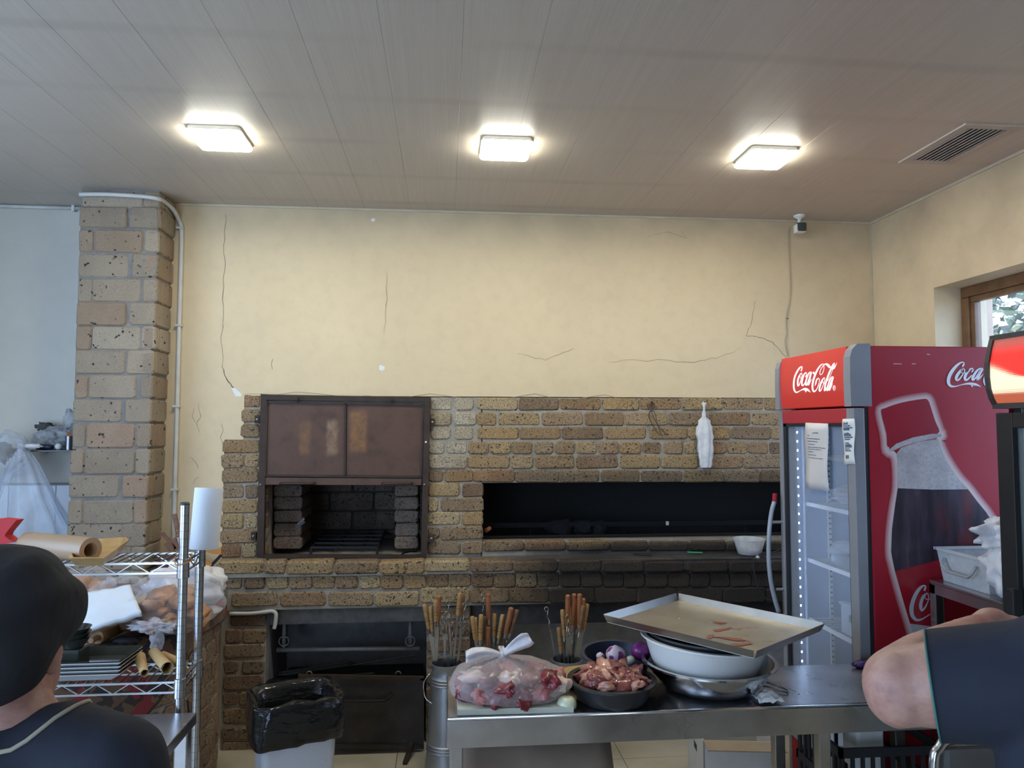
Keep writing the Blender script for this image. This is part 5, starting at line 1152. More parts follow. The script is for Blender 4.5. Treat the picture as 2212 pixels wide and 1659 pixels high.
cent = (TA + TB + TC + TD) / 4
MB().prism([TA, TB, TC, TD], (0, 0, -1), .003).build('sheet', M_TRAY, tray)
nm = ('back', 'left', 'front', 'right')
for P_, Q_ in ((TA, TB), (TB, TC), (TC, TD), (TD, TA)):
    mid = (P_ + Q_) / 2; out = (mid - cent); out.z = 0; out.normalize(); h_ = Vector((0, 0, .026)) + out * .012
    e = (Q_ - P_).normalized() * .006
    MB().prism([P_ + e * .2, Q_ - e * .2, Q_ + e + h_, P_ - e + h_], out, .0025).build('rim', M_STD, tray)
for k, (px, py, l, a) in enumerate(((1560, 1360, .05, .4), (1580, 1380, .08, -.5), (1600, 1392, .05, .2), (1535, 1375, .04, 1.0), (1555, 1345, .03, -.3))):
    q = atZ(px, py, ZT + .0012); n_ = 11
    MB().prism([q + Vector((math.cos(a) * math.cos(t) * l * rm.uniform(.6, 1.1) - math.sin(a) * math.sin(t) * .012, math.sin(a) * math.cos(t) * l * rm.uniform(.6, 1.1) + math.cos(a) * math.sin(t) * .012 * rm.uniform(.5, 1.4), 0)) for t in (2 * math.pi * i / n_ for i in range(n_))], (0, 0, 1), .0006).build('juice_smear', M('juice', (.33, .11, .065), .25), tray)
MB().blob(atZ(1467, 1337, ZT + .003), .004, 1).build('crumb', M('crumb', (.75, .6, .35), .7), tray); MB().blob(atZ(1523, 1343, ZT + .002), .002, 1).build('crumb', M('crumb', (.75, .6, .35), .7), tray)

# bits right of the bowl: crumpled napkin, wire scoop, purple and white scraps
p = atZ(1662, 1512, TZ + .01); q = Vector((p.x, max(p.y, 2.39), TZ + .001))
nk = MB().grid(lambda u_, v_: q + Vector(((u_ - .5) * .085, (v_ - .5) * .075, .012 + .022 * math.sin(3.2 * u_) * math.sin(3.0 * v_) + .012 * noise.noise(Vector((u_ * 5, v_ * 5, 2))))), 18, 18).build('paper_napkin', M('napkin', (.72, .70, .66), .8), smooth=True, thick=.001); tag(nk, 'crumpled white paper napkin on the table beside the steel bowl', 'napkin')
A_ = atZ(1648, 1482, TZ + .015); B_ = atZ(1702, 1497, TZ + .004)
sk = MB().tube([A_, A_.lerp(B_, .4) + Vector((0, 0, .004)), B_, B_ + Vector((.012, .03, 0)), A_.lerp(B_, .6) + Vector((.02, .035, 0)), A_ + Vector((.02, .03, .006))], .003, 6).build('wire_skimmer', M_STD, smooth=True); tag(sk, 'bent steel wire loop lying on the table right of the bowl', 'utensil')
pp = atZ(1862, 1436, TZ + .012); o = MB().blob((pp.x, min(pp.y, 2.71), TZ + .014), (.035, .018, .013), 3, wob=.6, wf=3, seed=2).build('purple_pouch', M('pouch_purple', (.06, .025, .14), .4), smooth=True); tag(o, 'small crumpled purple pouch at the back of the table', 'pouch')
gg = atZ(1868, 1458, TZ + .01); o = MB().lathe([(.001, 0), (.012, .001), (.016, .010), (.010, .018), (.003, .024), (.001, .025)], (gg.x + .006, gg.y, TZ + .001), 14).build('garlic_clove', M('garlic', (.62, .58, .48), .5), smooth=True); tag(o, 'garlic clove on the table beside the bent elbow', 'garlic')

# ------------------------------------------------------------------ metal cans with skewers
M_GALV = M('galvanised', (.33, .35, .38), .42, .75, var=.14, vscale=7)
CAN_Y = 3.74; CANX = [atY(965, 1428, CAN_Y).x, atY(1058, 1428, CAN_Y).x, atY(1225, 1428, CAN_Y).x]
canz = .53
def can_prof():
    pr = [(.001, .004), (.102, .004), (.106, .012), (.106, .03), (.103, .06)]
    for zz in (.115, .13, .145): pr += [(.1015 - zz * .05, zz - .005), (.107 - zz * .05, zz), (.1015 - zz * .05, zz + .005)]
    pr += [(.082, .415)]
    for zz in (.432, .447, .462): pr += [(.079, zz - .005), (.084, zz), (.079, zz + .005)]
    pr += [(.0755, .475), (.0755, canz - .01), (.080, canz - .004), (.080, canz), (.074, canz), (.073, canz - .02), (.073, .25), (.09, .02), (.001, .015)]
    return pr
can_lab = ['galvanised can of skewers left of the meat bag', 'galvanised can of skewers hidden behind the meat bag', 'galvanised can of skewers behind the navy bowl']
for i, cx_ in enumerate(CANX):
    t = empty('metal_can', (cx_, CAN_Y, 0), can_lab[i], 'can', 'galvanised skewer cans')
    MB().lathe(can_prof(), (cx_, CAN_Y, 0), 40).build('body', M_GALV, t, smooth=40)
    if i != 1:
        w = [(cx_ - .078, CAN_Y - .02, .49), (cx_ - .112, CAN_Y - .05, .45), (cx_ - .105, CAN_Y - .075, .39), (cx_ - .07, CAN_Y - .085, .36)] if i == 0 else [(cx_ + .078, CAN_Y - .03, .48), (cx_ + .10, CAN_Y - .05, .42), (cx_ + .095, CAN_Y - .06, .36)]
        MB().tube([Vector(q) for q in catmull(w, 4)], .003, 6).build('bail', M_STB, t, smooth=True)
        MB().rbox((cx_ + .07, CAN_Y - .04, canz - .06), (cx_ + .095, CAN_Y - .01, canz - .045), .003).build('lug', M_GALV, t)
M_HW = [M('handle_light', (.42, .24, .09), .45, var=.2, vscale=40), M('handle_red', (.34, .125, .05), .4, var=.15, vscale=40), M('handle_brown', (.22, .11, .05), .5, var=.25, vscale=40)]
M_GROOVE = M('groove_dark', (.04, .02, .012), .7); M_BLADE = mat_steel('skewer_steel', (.35, .33, .31), (.55, .53, .5), .25); M_FER = mat_steel('ferrule', (.5, .5, .52), (.68, .68, .7), .22)
def skewer_wood(T, Bt, kind, hl, label, group, r=.0125):
    t = empty('skewer', Bt, label, 'skewer', group); d = (Bt - T).normalized(); E = T + d * hl
    x_ = d.orthogonal().normalized(); mt = Matrix((x_, d.cross(x_), d)).transposed()
    pr = [(.001, 0), (r * .55, .001), (r * .95, .006), (r, .014), (r * .86, .020), (r * .98, .024), (r, .03), (r * .95, hl * .5), (r * .8, hl - .004), (r * .6, hl), (.001, hl)] if kind == 1 else [(.001, 0), (r * .75, .001), (r * .95, .004), (r, .02), (r * .96, hl * .5), (r * .85, hl - .003), (r * .6, hl), (.001, hl)]
    h = MB().lathe(pr, T, 12, mat=mt).build('handle', M_HW[kind], t, smooth=40)
    for q in ((.024,) if kind == 1 else (.035, hl * .55, hl * .68)): MB().lathe([(r * .9, q - .0012), (r * 1.015, q), (r * .9, q + .0012)], T, 12, mat=mt).build('groove', M_GROOVE, h)
    MB().lathe([(.001, hl - .003), (r * .72, hl - .002), (r * .66, hl + .024), (.001, hl + .025)], T, 10, mat=mt).build('ferrule', M_FER, t, smooth=30)
    MB().bar(E + d * .02, Bt, .011, .0025, up=(0, 1, 0)).build('blade', M_BLADE, t)
def skewer_ring(T, Bt, label, group, rr=.011):
    t = empty('skewer', Bt, label, 'skewer', group); d = (Bt - T).normalized(); x_ = Vector((1, .4, 0)).normalized()
    ringp = [T + d * rr + (x_ * math.cos(a) - d * math.sin(a)) * rr for a in (2 * math.pi * k / 14 for k in range(14))]
    MB().tube(ringp, .0028, 6, closed=True).build('ring', M_BLADE, t, smooth=True)
    tw_ = []
    for k in range(20):
        s = k / 19; a = s * 12; p_ = T + d * (rr * 2 + s * .09); tw_.append(p_ + (x_ * math.cos(a) + d.cross(x_) * math.sin(a)) * .0035)
    MB().tube(tw_, .0032, 5).build('twist', M_BLADE, t, smooth=True)
    MB().bar(T + d * (rr * 2 + .088), Bt, .009, .0025, up=(0, 1, 0)).build('blade', M_BLADE, t)
rs_ = random.Random(9)
ORD = ['first', 'second', 'third', 'fourth', 'fifth', 'sixth', 'seventh', 'eighth', 'ninth', 'tenth', 'eleventh', 'twelfth']
def put(i, tops, sc, ox, oy, base_name, wood):
    woods = sorted(t_[0] for t_ in tops if t_[4] < 3); rings = sorted(t_[0] for t_ in tops if t_[4] == 3)
    for (x0, y0, x1, y1, kind) in tops:
        dy = rs_.uniform(-.045, .045)
        T = atY(ox + x0 * sc, oy + y0 * sc, CAN_Y + dy); E = atY(ox + x1 * sc, oy + y1 * sc, CAN_Y + dy * .8); d = (E - T); hl = d.length; d.normalize()
        d.x *= .8; d.normalize()
        k = (T.z - .05) / -d.z; Bt = T + d * k
        v = Vector((Bt.x - CANX[i], Bt.y - CAN_Y, 0))
        if v.length > .07: v = v.normalized() * .07; Bt = Vector((CANX[i] + v.x, CAN_Y + v.y, .05))
        zr_ = canz; tt = (T.z - zr_) / (T.z - Bt.z); mid = T.lerp(Bt, tt); v = Vector((mid.x - CANX[i], mid.y - CAN_Y, 0))
        if v.length > .06:    # bring the point where it passes the rim inside the mouth
            nv = v.normalized() * .06; m2 = Vector((CANX[i] + nv.x, CAN_Y + nv.y, zr_)); dd = (m2 - T); kk = (T.z - .05) / -dd.z; Bt = T + dd * kk
            v2 = Vector((Bt.x - CANX[i], Bt.y - CAN_Y, 0))
            if v2.length > .085: Bt = Vector((CANX[i], CAN_Y, .05)) + v2.normalized() * .085
        if kind < 3: skewer_wood(T, Bt, kind, min(max(hl, .10), .16), ('light', 'reddish', 'dark brown')[kind] + ' wooden skewer handle, ' + ORD[woods.index(x0)] + ' wooden one from the left in the ' + base_name, 'wooden skewers in the ' + base_name, .0118 if kind != 1 else .0135)
        else: skewer_ring(T, Bt, 'twisted steel skewer, ' + ORD[rings.index(x0)] + ' ring top from the left in the ' + base_name, 'ring skewers in the ' + base_name)
q = .104
put(0, [(160, 330, 225, 860, 0), (290, 380, 330, 900, 0), (465, 150, 440, 700, 1), (440, 640, 425, 1110, 0), (900, 100, 845, 570, 0), (965, 110, 930, 600, 2), (695, 760, 712, 1200, 1), (395, 250, 400, 700, 0), (520, 500, 560, 900, 3), (630, 490, 600, 900, 3), (1010, 300, 930, 800, 3), (650, 270, 690, 800, 3), (965, 740, 900, 1200, 3), (210, 430, 300, 900, 3), (720, 640, 740, 1100, 3)], q, 900, 1270, 'left can', True)
put(1, [(1150, 590, 1150, 1090, 0), (1215, 610, 1225, 1150, 0), (1340, 550, 1310, 1090, 0), (1480, 110, 1500, 650, 1), (1440, 590, 1420, 1050, 2), (1490, 790, 1460, 1250, 1), (1612, 530, 1600, 1030, 0), (1790, 550, 1680, 1050, 0), (1775, 640, 1700, 1200, 2), (1970, 400, 1820, 940, 1), (2090, 450, 1960, 950, 2), (1340, 740, 1350, 1200, 3), (1390, 110, 1365, 500, 3), (1900, 960, 1820, 1300, 3)], q, 900, 1270, 'middle can', True)
q = .1085
put(2, [(525, 130, 505, 800, 1), (650, 110, 600, 750, 1), (760, 110, 735, 750, 1), (830, 200, 770, 850, 1), (690, 260, 650, 810, 1), (550, 370, 560, 880, 0), (410, 430, 460, 970, 0), (340, 780, 400, 1300, 0), (830, 350, 730, 880, 2), (910, 310, 870, 800, 0), (90, 380, 190, 900, 3), (520, 540, 540, 900, 3), (850, 560, 800, 1000, 3), (600, 980, 620, 1300, 3)], q, 1170, 1270, 'right can', True)

# ------------------------------------------------------------------ bin, iron panel, wire baskets
BN = Vector((-.588, 3.03, 0)); ba = math.radians(22); ex, ey = Vector((math.cos(ba), math.sin(ba), 0)), Vector((-math.sin(ba), math.cos(ba), 0))
def rrect(w, d_, r_, n=6):
    pts = []
    for cx_, cy_, a0 in ((1, 1, 0), (-1, 1, 90), (-1, -1, 180), (1, -1, 270)):
        for k in range(n): a = math.radians(a0 + 90 * k / (n - 1)); pts.append((cx_ * (w / 2 - r_) + r_ * math.cos(a), cy_ * (d_ / 2 - r_) + r_ * math.sin(a)))
    return pts
def loft_rr(rows, mat, name, parent, wob=0, smooth_=True, cap=False):
    mb = MB(); n = 0; vs = []
    for i, (w, d_, r_, z) in enumerate(rows):
        pts = []
        base = rrect(w, d_, r_)
        if wob:
            den = []
            for k in range(len(base)):
                a_, b_ = base[k], base[(k + 1) % len(base)]; sub = 7 if k % 6 == 5 else 1
                for j in range(sub): den.append((a_[0] + (b_[0] - a_[0]) * j / sub, a_[1] + (b_[1] - a_[1]) * j / sub))
            base = den
        n = len(base)
        for k, (x_, y_) in enumerate(base):
            wv = wob * noise.noise(Vector((x_ * 22, y_ * 22, z * 16))) if wob else 0; zz = z + (wob * 1.3 * noise.noise(Vector((x_ * 14 + 4, y_ * 14, i * .7))) if wob else 0)
            l = math.hypot(x_, y_) or 1; vs.append(BN + ex * (x_ + x_ / l * wv) + ey * (y_ + y_ / l * wv) + Vector((0, 0, zz)))
    fs = [(i * n + k, i * n + (k + 1) % n, (i + 1) * n + (k + 1) % n, (i + 1) * n + k) for i in range(len(rows) - 1) for k in range(n)]
    if cap: fs.append(tuple(range(n - 1, -1, -1)))
    mb.add(vs, fs); return mb.build(name, mat, parent, smooth=smooth_)
binn = empty('waste_bin', BN, 'white plastic waste bin lined with a black bag', 'bin')
m, nt, b = newmat('bin_white'); p = objco(nt); c = mix(nt, ramp(nt, noise_(nt, mapping(nt, p, (9, 9, 4)), 3, 4, .7), [(.62, g(0)), (.72, g(.55))]), (.66, .67, .72), (.30, .25, .2)); L(nt, c, b.inputs['Base Color']); b.inputs['Roughness'].default_value = .4
loft_rr([(.235, .185, .03, .004), (.245, .195, .03, .02), (.290, .230, .035, .565), (.300, .240, .035, .57), (.300, .240, .035, .585), (.285, .225, .03, .585), (.275, .215, .03, .55), (.23, .18, .03, .05)], m, 'tub', binn, cap=True, smooth_=35)
m, nt, b = newmat('bin_bag'); p = objco(nt); b.inputs['Base Color'].default_value = (.010, .010, .011, 1); b.inputs['Roughness'].default_value = .22
b.inputs['Roughness'].default_value = .17; bump(nt, b, noise_(nt, mapping(nt, p, (9, 9, 20)), 1, 3, .5), .55, .02)
loft_rr([(.335, .275, .05, .50), (.350, .290, .06, .515), (.355, .295, .06, .56), (.350, .290, .06, .62), (.345, .285, .06, .655), (.325, .265, .05, .662), (.285, .225, .05, .64), (.262, .202, .05, .58), (.24, .18, .05, .45), (.20, .14, .05, .30), (.05, .05, .02, .28)], m, 'bag', binn, wob=.011)
YPAN = 3.96
pan = empty('stove_cover', atY(800, 1615, YPAN), 'dark iron panel door with a bar handle leaning under the ledge', 'panel')
m, nt, b = newmat('panel_iron'); p = pos(nt); n_ = noise_(nt, p, 7, 5, .65); c = ramp(nt, n_, [(.3, (.028, .026, .027)), (.6, (.055, .047, .045)), (.85, (.10, .085, .078))]); L(nt, c, b.inputs['Base Color']); b.inputs['Roughness'].default_value = .42; b.inputs['Metallic'].default_value = .55
def pq(pts, y0, t, mat, name): return MB().prism([atY(*p_, y0) for p_ in pts], (0, 1, 0), t).build(name, mat, pan)
pq([(645, 1457), (914, 1463), (914, 1612), (645, 1612)], YPAN + .012, .004, m, 'sheet')
for a, b_ in (((645, 1460), (916, 1465)), ((912, 1464), (912, 1613)), ((645, 1611), (916, 1613)), ((648, 1460), (648, 1611))): MB().bar(atY(*a, YPAN + .006), atY(*b_, YPAN + .006), .018, .02, up=(0, 1, 0)).build('frame_bar', M_STEELBR if a[1] < 1462 else M_IRON, pan)
hp_ = [(665, 1508), (672, 1514), (720, 1514), (800, 1515), (832, 1513), (840, 1508), (846, 1500)]
MB().tube([atY(*p_, YPAN - .012) for p_ in hp_], .006, 8).build('handle', M_BLACK, pan, smooth=True)
for px in (668, 860): 
    c_ = atY(px, 1456, YPAN + .01); MB().tube([c_ + Vector((.014 * math.cos(a), 0, .014 * math.sin(a))) for a in (math.pi * k / 8 for k in range(9))], .003, 6).build('loop', M('wire_brass', (.3, .25, .14), .45, .6), pan)
A = atY(890, 1612, YPAN); MB().bar(A + Vector((.0, .03, .01)), A + Vector((-.03, -.14, -.03)), .022, .022).build('foot', M_IRON, pan)
def basket(label, c0, ang, w, l, n1, n2, hl, tilt):
    t = empty('grill_basket', c0, label, 'grill rack', 'wire grill racks under the ledge')
    R_ = Matrix.Rotation(ang, 4, 'Y') @ Matrix.Rotation(tilt, 4, 'X'); f_ = lambda x_, y_, z_=0: c0 + (R_ @ Vector((x_, y_, z_)))
    for zz in (0, .012):
        for k in range(n1): MB().bar(f_(-l / 2, -w / 2 + w * k / (n1 - 1), zz), f_(l / 2, -w / 2 + w * k / (n1 - 1), zz), .003).build('wire', M_BLACK, t)
        for k in range(n2): MB().bar(f_(-l / 2 + l * k / (n2 - 1), -w / 2, zz + .003), f_(-l / 2 + l * k / (n2 - 1), w / 2, zz + .003), .003).build('cross_wire', M_BLACK, t)
    MB().tube([f_(l / 2, -.03), f_(l / 2 + hl, -.022), f_(l / 2 + hl, .022), f_(l / 2, .03)], .003, 6).build('handle', M_BLACK, t)
basket('wire grill rack with a long handle, highest of the pile', atY(690, 1448, 4.12) , math.radians(-7), .30, .36, 14, 12, .34, math.radians(-20))
basket('wire grill rack tilted at the left end of the pile', atY(660, 1466, 4.14), math.radians(-3), .30, .34, 14, 12, .2, math.radians(-14))
basket('lowest wire grill rack behind the iron panel', atY(640, 1476, 4.16), math.radians(2), .30, .34, 14, 12, .2, math.radians(-10))
# something solid for the racks to lie on behind the panel
st_ = MB().rbox((atY(600, 1500, 4.2).x, 4.05, 0), (p2a - .03, 4.5, atY(660, 1488, 4.12).z), .01).build('ash_box', M('ash_box_iron', (.03, .028, .028), .7, .3)); tag(st_, 'dark iron ash box behind the leaning panel', 'box')
# pipe rail under the beam
rail = empty('pipe_rail', atY(740, 1402, 4.16), 'grey painted gas pipe rail with two ring valves under the beam', 'pipe')
M_PIPE = M('pipe_grey', (.26, .26, .265), .5, .2, var=.2)
A, B = atY(598, 1404, 4.16), atY(906, 1401, 4.16); MB().tube([A, B], .0135, 12).build('pipe', M_PIPE, rail, smooth=True)
for px in (613, 886):
    T = atY(px, 1340, 4.16); Q = atY(px, 1402, 4.16); MB().tube([(Q.x, 4.16, T.z + .03), (Q.x, 4.16, Q.z)], .0115, 10).build('riser', M_PIPE, rail, smooth=True)
    c_ = atY(px, 1385, 4.14); MB().tube([c_ + Vector((.026 * math.cos(a), 0, .026 * math.sin(a))) for a in (2 * math.pi * k / 18 for k in range(18))], .0028, 6, closed=True).build('ring', M_PIPE, rail)
wp = [(496, 1325), (540, 1325), (570, 1322), (588, 1320), (596, 1326), (595, 1345), (592, 1358)]
o = MB().tube([Vector(q_) for q_ in catmull([atY(px, py, YP - .018) for px, py in wp], 4)], .0105, 10).build('white_pipe', M_CON, smooth=True); tag(o, 'short bent white pipe under the left end of the ledge', 'pipe')

# ------------------------------------------------------------------ small things on and above the ledge
hb = empty('hanging_bag', atY(1521, 1010, YB - .04), 'white plastic bag hanging from a nail on the brickwork', 'bag')
HT = atY(1521, 872, YB - .02)
def hang(u_, v_):
    t = 2 * math.pi * u_; c_ = Vector(atY(1521 + (3 if v_ > .5 else 0) * v_, 872 + 138 * v_, YB - .04)); w = [.006, .012, .034, .046, .05, .044, .046, .044, .04, .03][min(int(v_ * 9), 9)]
    k = 1 + .22 * math.sin(5 * t + 3 * v_) + .2 * noise.noise(Vector((t, v_ * 5, 2)))
    return c_ + Vector((w * k * math.cos(t) * .92, .022 * (w / .05) * math.sin(t) * k, 0))
MB().grid(hang, 24, 20, True).build('film', film('bag_hang', (.80, .80, .80), .82, .3, crinkle=.7, cs=22), hb, smooth=True)
MB().blob(HT + Vector((0, 0, -.004)), (.013, .012, .016), 3, wob=.5).build('knot', M_BAGW, hb, smooth=True); MB().tube([HT + Vector((0, .03, .012)), HT + Vector((0, -.01, .01))], .004, 6).build('nail', M_IRON, hb)
hk = empty('wire_hook', atY(1409, 875, YB - .01), 'rusty ring and tangled wire hanging from a nail on the bricks', 'hook')
c_ = atY(1408, 876, YB - .012); MB().tube([c_ + Vector((.014 * math.cos(a), 0, .014 * math.sin(a))) for a in (2 * math.pi * k / 16 for k in range(16))], .006, 7, closed=True).build('ring', M('rust_dark', (.12, .08, .05), .7), hk, smooth=True)
MB().tube([c_ + Vector((0, .02, .018)), c_ + Vector((0, -.012, .016))], .005, 6).build('nail', M_IRON, hk)
for k, pts in enumerate(([(1408, 885), (1402, 900), (1410, 920), (1420, 935), (1432, 942)], [(1407, 886), (1413, 905), (1424, 922), (1442, 940)], [(1406, 886), (1401, 896), (1405, 910), (1418, 928)], [(1409, 884), (1416, 896), (1420, 915), (1428, 938)])): MB().tube([atY(*p_, YB - .014 - .003 * k) for p_ in catmull(pts, 3)], .0016, 5).build('wire', M_IRON, hk)
o = MB().tube([atY(1050, 1146, 4.27), atY(1058, 1141, 4.30)], [.013, .012], 12).build('skewer_handle_end', M_HW[1], smooth=30); tag(o, 'reddish wooden handle end at the left of the grill slot', 'handle end')
c_ = atY(1441, 1130, 4.45); o = MB().rbox((c_.x - .009, 4.44, c_.z - .012), (c_.x + .009, 4.452, c_.z + .012), .002).build('white_tag', M_WHP); tag(o, 'small white tag at the back of the grill slot', 'tag')
YLD = 4.10
tbz = zL; c_ = atZ(1620, 1197, tbz + .001); tubx, tuby = c_.x, 4.11
tub1 = empty('plastic_tub', (tubx, tuby, tbz), 'round clear plastic tub half full of salt on the ledge', 'tub')
MB().lathe([(.001, .001), (.062, .001), (.066, .006), (.088, .085), (.092, .087), (.092, .091), (.085, .091), (.062, .006), (.001, .004)], (tubx, tuby, tbz), 36).build('wall', film('tub_plastic', (.80, .80, .78), .42, .25, crinkle=.1), tub1, smooth=40)
MB().lathe([(.001, .005), (.060, .006), (.073, .045), (.05, .05), (.001, .046)], (tubx, tuby, tbz), 28, wob=lambda t, z: 1 + .05 * math.sin(3 * t)).build('salt', M('salt', (.72, .70, .66), .8), tub1, smooth=True)
gp = MB().tube([atZ(1485, 1193, zL + .008), atZ(1518, 1194, zL + .008)], .005, 8).build('green_marker', M('marker_green', (.03, .30, .12), .4), smooth=True); tag(gp, 'slim green pen on the dark ledge', 'pen')
kf = MB().bar(atZ(1368, 1196, zL + .006), atZ(1408, 1197, zL + .006), .018, .006).build('carving_knife', M_IRON); tag(kf, 'dark flat knife lying on the ledge left of the green pen', 'knife')
cbp = [(1690, 1185), (1665, 1195), (1640, 1203), (1628, 1212), (1630, 1240), (1638, 1270), (1652, 1292), (1680, 1300)]
cb_ = empty('power_cable', atZ(1640, 1205, zL), 'black power cable drooping from the ledge beside the tub', 'cable')
MB().tube([Vector(q_) for q_ in catmull([atY(px, py, YL - .02 if py > 1200 else YL + .03) for px, py in cbp], 4)], .004, 6).build('wire', M_GASK, cb_, smooth=True)
q_ = atZ(1640, 1205, zL + .01); MB().blob(q_ + Vector((0, .02, 0)), (.012, .01, .009), 2).build('plug', M('plug_grey', (.5, .5, .5), .4), cb_); MB().tube([q_ + Vector((.03 + .02 * math.cos(a), .03, .012 * math.sin(a) + .008)) for a in (2 * math.pi * k / 12 for k in range(12))], .003, 5, closed=True).build('loop', M_GASK, cb_)
# boxes and crate on the floor under the table
def carton(label, c0, ang, w, d_, h_, mat):
    t = empty('carton', c0, label, 'box'); R_ = Matrix.Translation(c0) @ Matrix.Rotation(ang, 4, 'Z')
    for a, b_ in (((-w / 2, -d_ / 2, 0), (w / 2, -d_ / 2 + .006, h_)), ((-w / 2, d_ / 2 - .006, 0), (w / 2, d_ / 2, h_)), ((-w / 2, -d_ / 2, 0), (-w / 2 + .006, d_ / 2, h_)), ((w / 2 - .006, -d_ / 2, 0), (w / 2, d_ / 2, h_))): MB().box(a, b_, R_).build('wall', mat, t)
    MB().box((-w / 2, -d_ / 2, 0), (w / 2, d_ / 2, .006), R_).build('bottom', mat, t)
    MB().box((-w / 2, -d_ / 2 - .10, h_ - .004), (w / 2, -d_ / 2, h_ + .001), R_ ).build('flap', M('card_raw', (.36, .27, .19), .8), t)
    MB().box((-w / 2 - .001, -.03, h_ * .62), (-w / 2 + .002, .03, h_ * .72), R_).build('hand_hole', M_GASK, t)
pc = atZ(1640, 1660, .02); carton('white cardboard box on the floor under the table', Vector((1.36, 3.42, .002)), math.radians(-8), .34, .36, .30, M('card_white', (.55, .53, .49), .75, var=.08))
cr = empty('plastic_crate', (1.50, 2.55, 0), 'black slatted plastic crate of carrots under the table', 'crate')
M_CR = M('crate_black', (.012, .012, .014), .5)
for zz in (.02, .17, .30, .34, .47, .60):
    for a, b_ in (((1.33, 2.40, zz), (1.70, 2.412, zz + .03)), ((1.33, 2.70, zz), (1.70, 2.712, zz + .03)), ((1.33, 2.40, zz), (1.342, 2.712, zz + .03)), ((1.688, 2.40, zz), (1.70, 2.712, zz + .03))): MB().box(a, b_).build('rail', M_CR, cr)
for k in range(10): MB().box((1.335 + k * .036, 2.402, .02), (1.347 + k * .036, 2.410, .62), None).build('slat', M_CR, cr); MB().box((1.335 + k * .036, 2.702, .02), (1.347 + k * .036, 2.710, .62), None).build('slat', M_CR, cr)
for k in range(9): MB().box((1.332, 2.41 + k * .034, .02), (1.34, 2.422 + k * .034, .62)).build('slat', M_CR, cr)
MB().box((1.34, 2.41, .004), (1.69, 2.70, .02)).build('floor_plate', M_CR, cr)
M_CAR = M('carrot', (.62, .13, .03), .5, var=.2)
rk = random.Random(3)
for k in range(16):
    y_ = 2.43 + .02 * (k % 4) + rk.uniform(0, .02); z_ = .05 + .062 * (k // 2) + rk.uniform(0, .01); x_ = 1.40 + .15 * (k % 2)
    o = MB().tube([(x_, y_, z_), (x_ + .08, y_ + .01, z_ + .005), (x_ + .16, y_ + rk.uniform(-.01, .02), z_ + .012)], [.017, .014, .004], 8).build('carrot', M_CAR, smooth=True); tag(o, 'orange carrot lying in the black crate', 'carrot', 'carrots in the black crate')
o = MB().rbox((1.45, 2.50, .50), (1.55, 2.60, .70), .01).build('white_packet', M_WHP); tag(o, 'white packet standing in the crate under the table', 'packet')
# ------------------------------------------------------------------ steel side table and wire rack at the left
T2X, T2Y, T2Z = -.787, 2.47, .80
t2 = empty('steel_side_table', (-1.4, 2.1, 0), 'stainless side table in front of the wire rack', 'table')
MB().rbox((-2.0, 1.72, T2Z - .035), (T2X, T2Y, T2Z), .004).build('top', M_ST, t2)
for xx in (-1.97, T2X - .05):
    for yy in (1.75, T2Y - .055): MB().rbox((xx, yy, 0), (xx + .04, yy + .04, T2Z - .035), .004).build('leg', M_ST, t2)
m, nt, b = newmat('post_chrome'); p = pos(nt); s = sep(nt, p); fr_ = math_(nt, 'FRACT', math_(nt, 'DIVIDE', s[2], .0254))
k = ramp(nt, fr_, [(.0, g(.8)), (.03, g(.8)), (.06, g(0)), (1, g(0))]); L(nt, mix(nt, k, (.50, .50, .51), (.08, .08, .08)), b.inputs['Base Color']); b.inputs['Metallic'].default_value = .95; b.inputs['Roughness'].default_value = .22; M_POST = m
M_CHR = mat_steel('chrome_wire', (.55, .54, .52), (.70, .69, .66), .2)
RF_, RB_ = Vector((-.853, 2.505, 0)), Vector((-.862, 2.695, 0)); RLF, RLB = Vector((-1.95, 2.505, 0)), Vector((-1.96, 2.695, 0))
rack = empty('wire_rack', (-1.4, 2.6, 0), 'chrome wire shelving rack with grooved posts beside the brick pillar', 'rack')
for q_, zt_ in ((RF_, 1.456), (RB_, 1.335), (RLF, 1.456), (RLB, 1.335)):
    po = MB().tube([q_, q_ + Vector((0, 0, zt_))], .0150, 16).build('post', M_POST, rack, smooth=40)
    MB().lathe([(.001, 0), (.0155, 0), (.0155, .006), (.012, .010), (.001, .011)], q_ + Vector((0, 0, zt_)), 16).build('cap', M_DGP, po, smooth=30)
RZ = [1.268, .885, .17]
def truss(a, b_, z, par):
    d = (b_ - a); n_ = max(3, int(d.length / .05)); up = Vector((0, 0, 1))
    MB().bar(a + up * z, b_ + up * z, .0065).build('rail', M_CHR, par); MB().bar(a + up * (z - .032), b_ + up * (z - .032), .0065).build('rail', M_CHR, par)
    zz = [a.lerp(b_, i / n_) + up * (z if i % 2 else z - .032) for i in range(n_ + 1)]; MB().tube(zz, .0025, 5).build('zigzag', M_CHR, par)
wire_me = None
for z in RZ:
    sh = MB().bar(RF_ + Vector((-.012, 0, z - .004)), RB_ + Vector((-.012, 0, z - .004)), .006).build('shelf', M_CHR, rack)
    truss(RF_, RLF, z, sh); truss(RB_, RLB, z, sh); truss(RF_, RB_, z, sh)
    n_ = 40
    for i in range(1, n_):
        a, b_ = RF_.lerp(RLF, i / n_), RB_.lerp(RLB, i / n_); MB().bar(a + Vector((0, 0, z)), b_ + Vector((0, 0, z)), .0035).build('wire', M_CHR, sh)
    for q_ in (RF_, RB_): MB().lathe([(.0155, z - .05), (.020, z - .048), (.0185, z + .012), (.0155, z + .014)], q_, 16).build('collar', M_POST, sh, smooth=40)
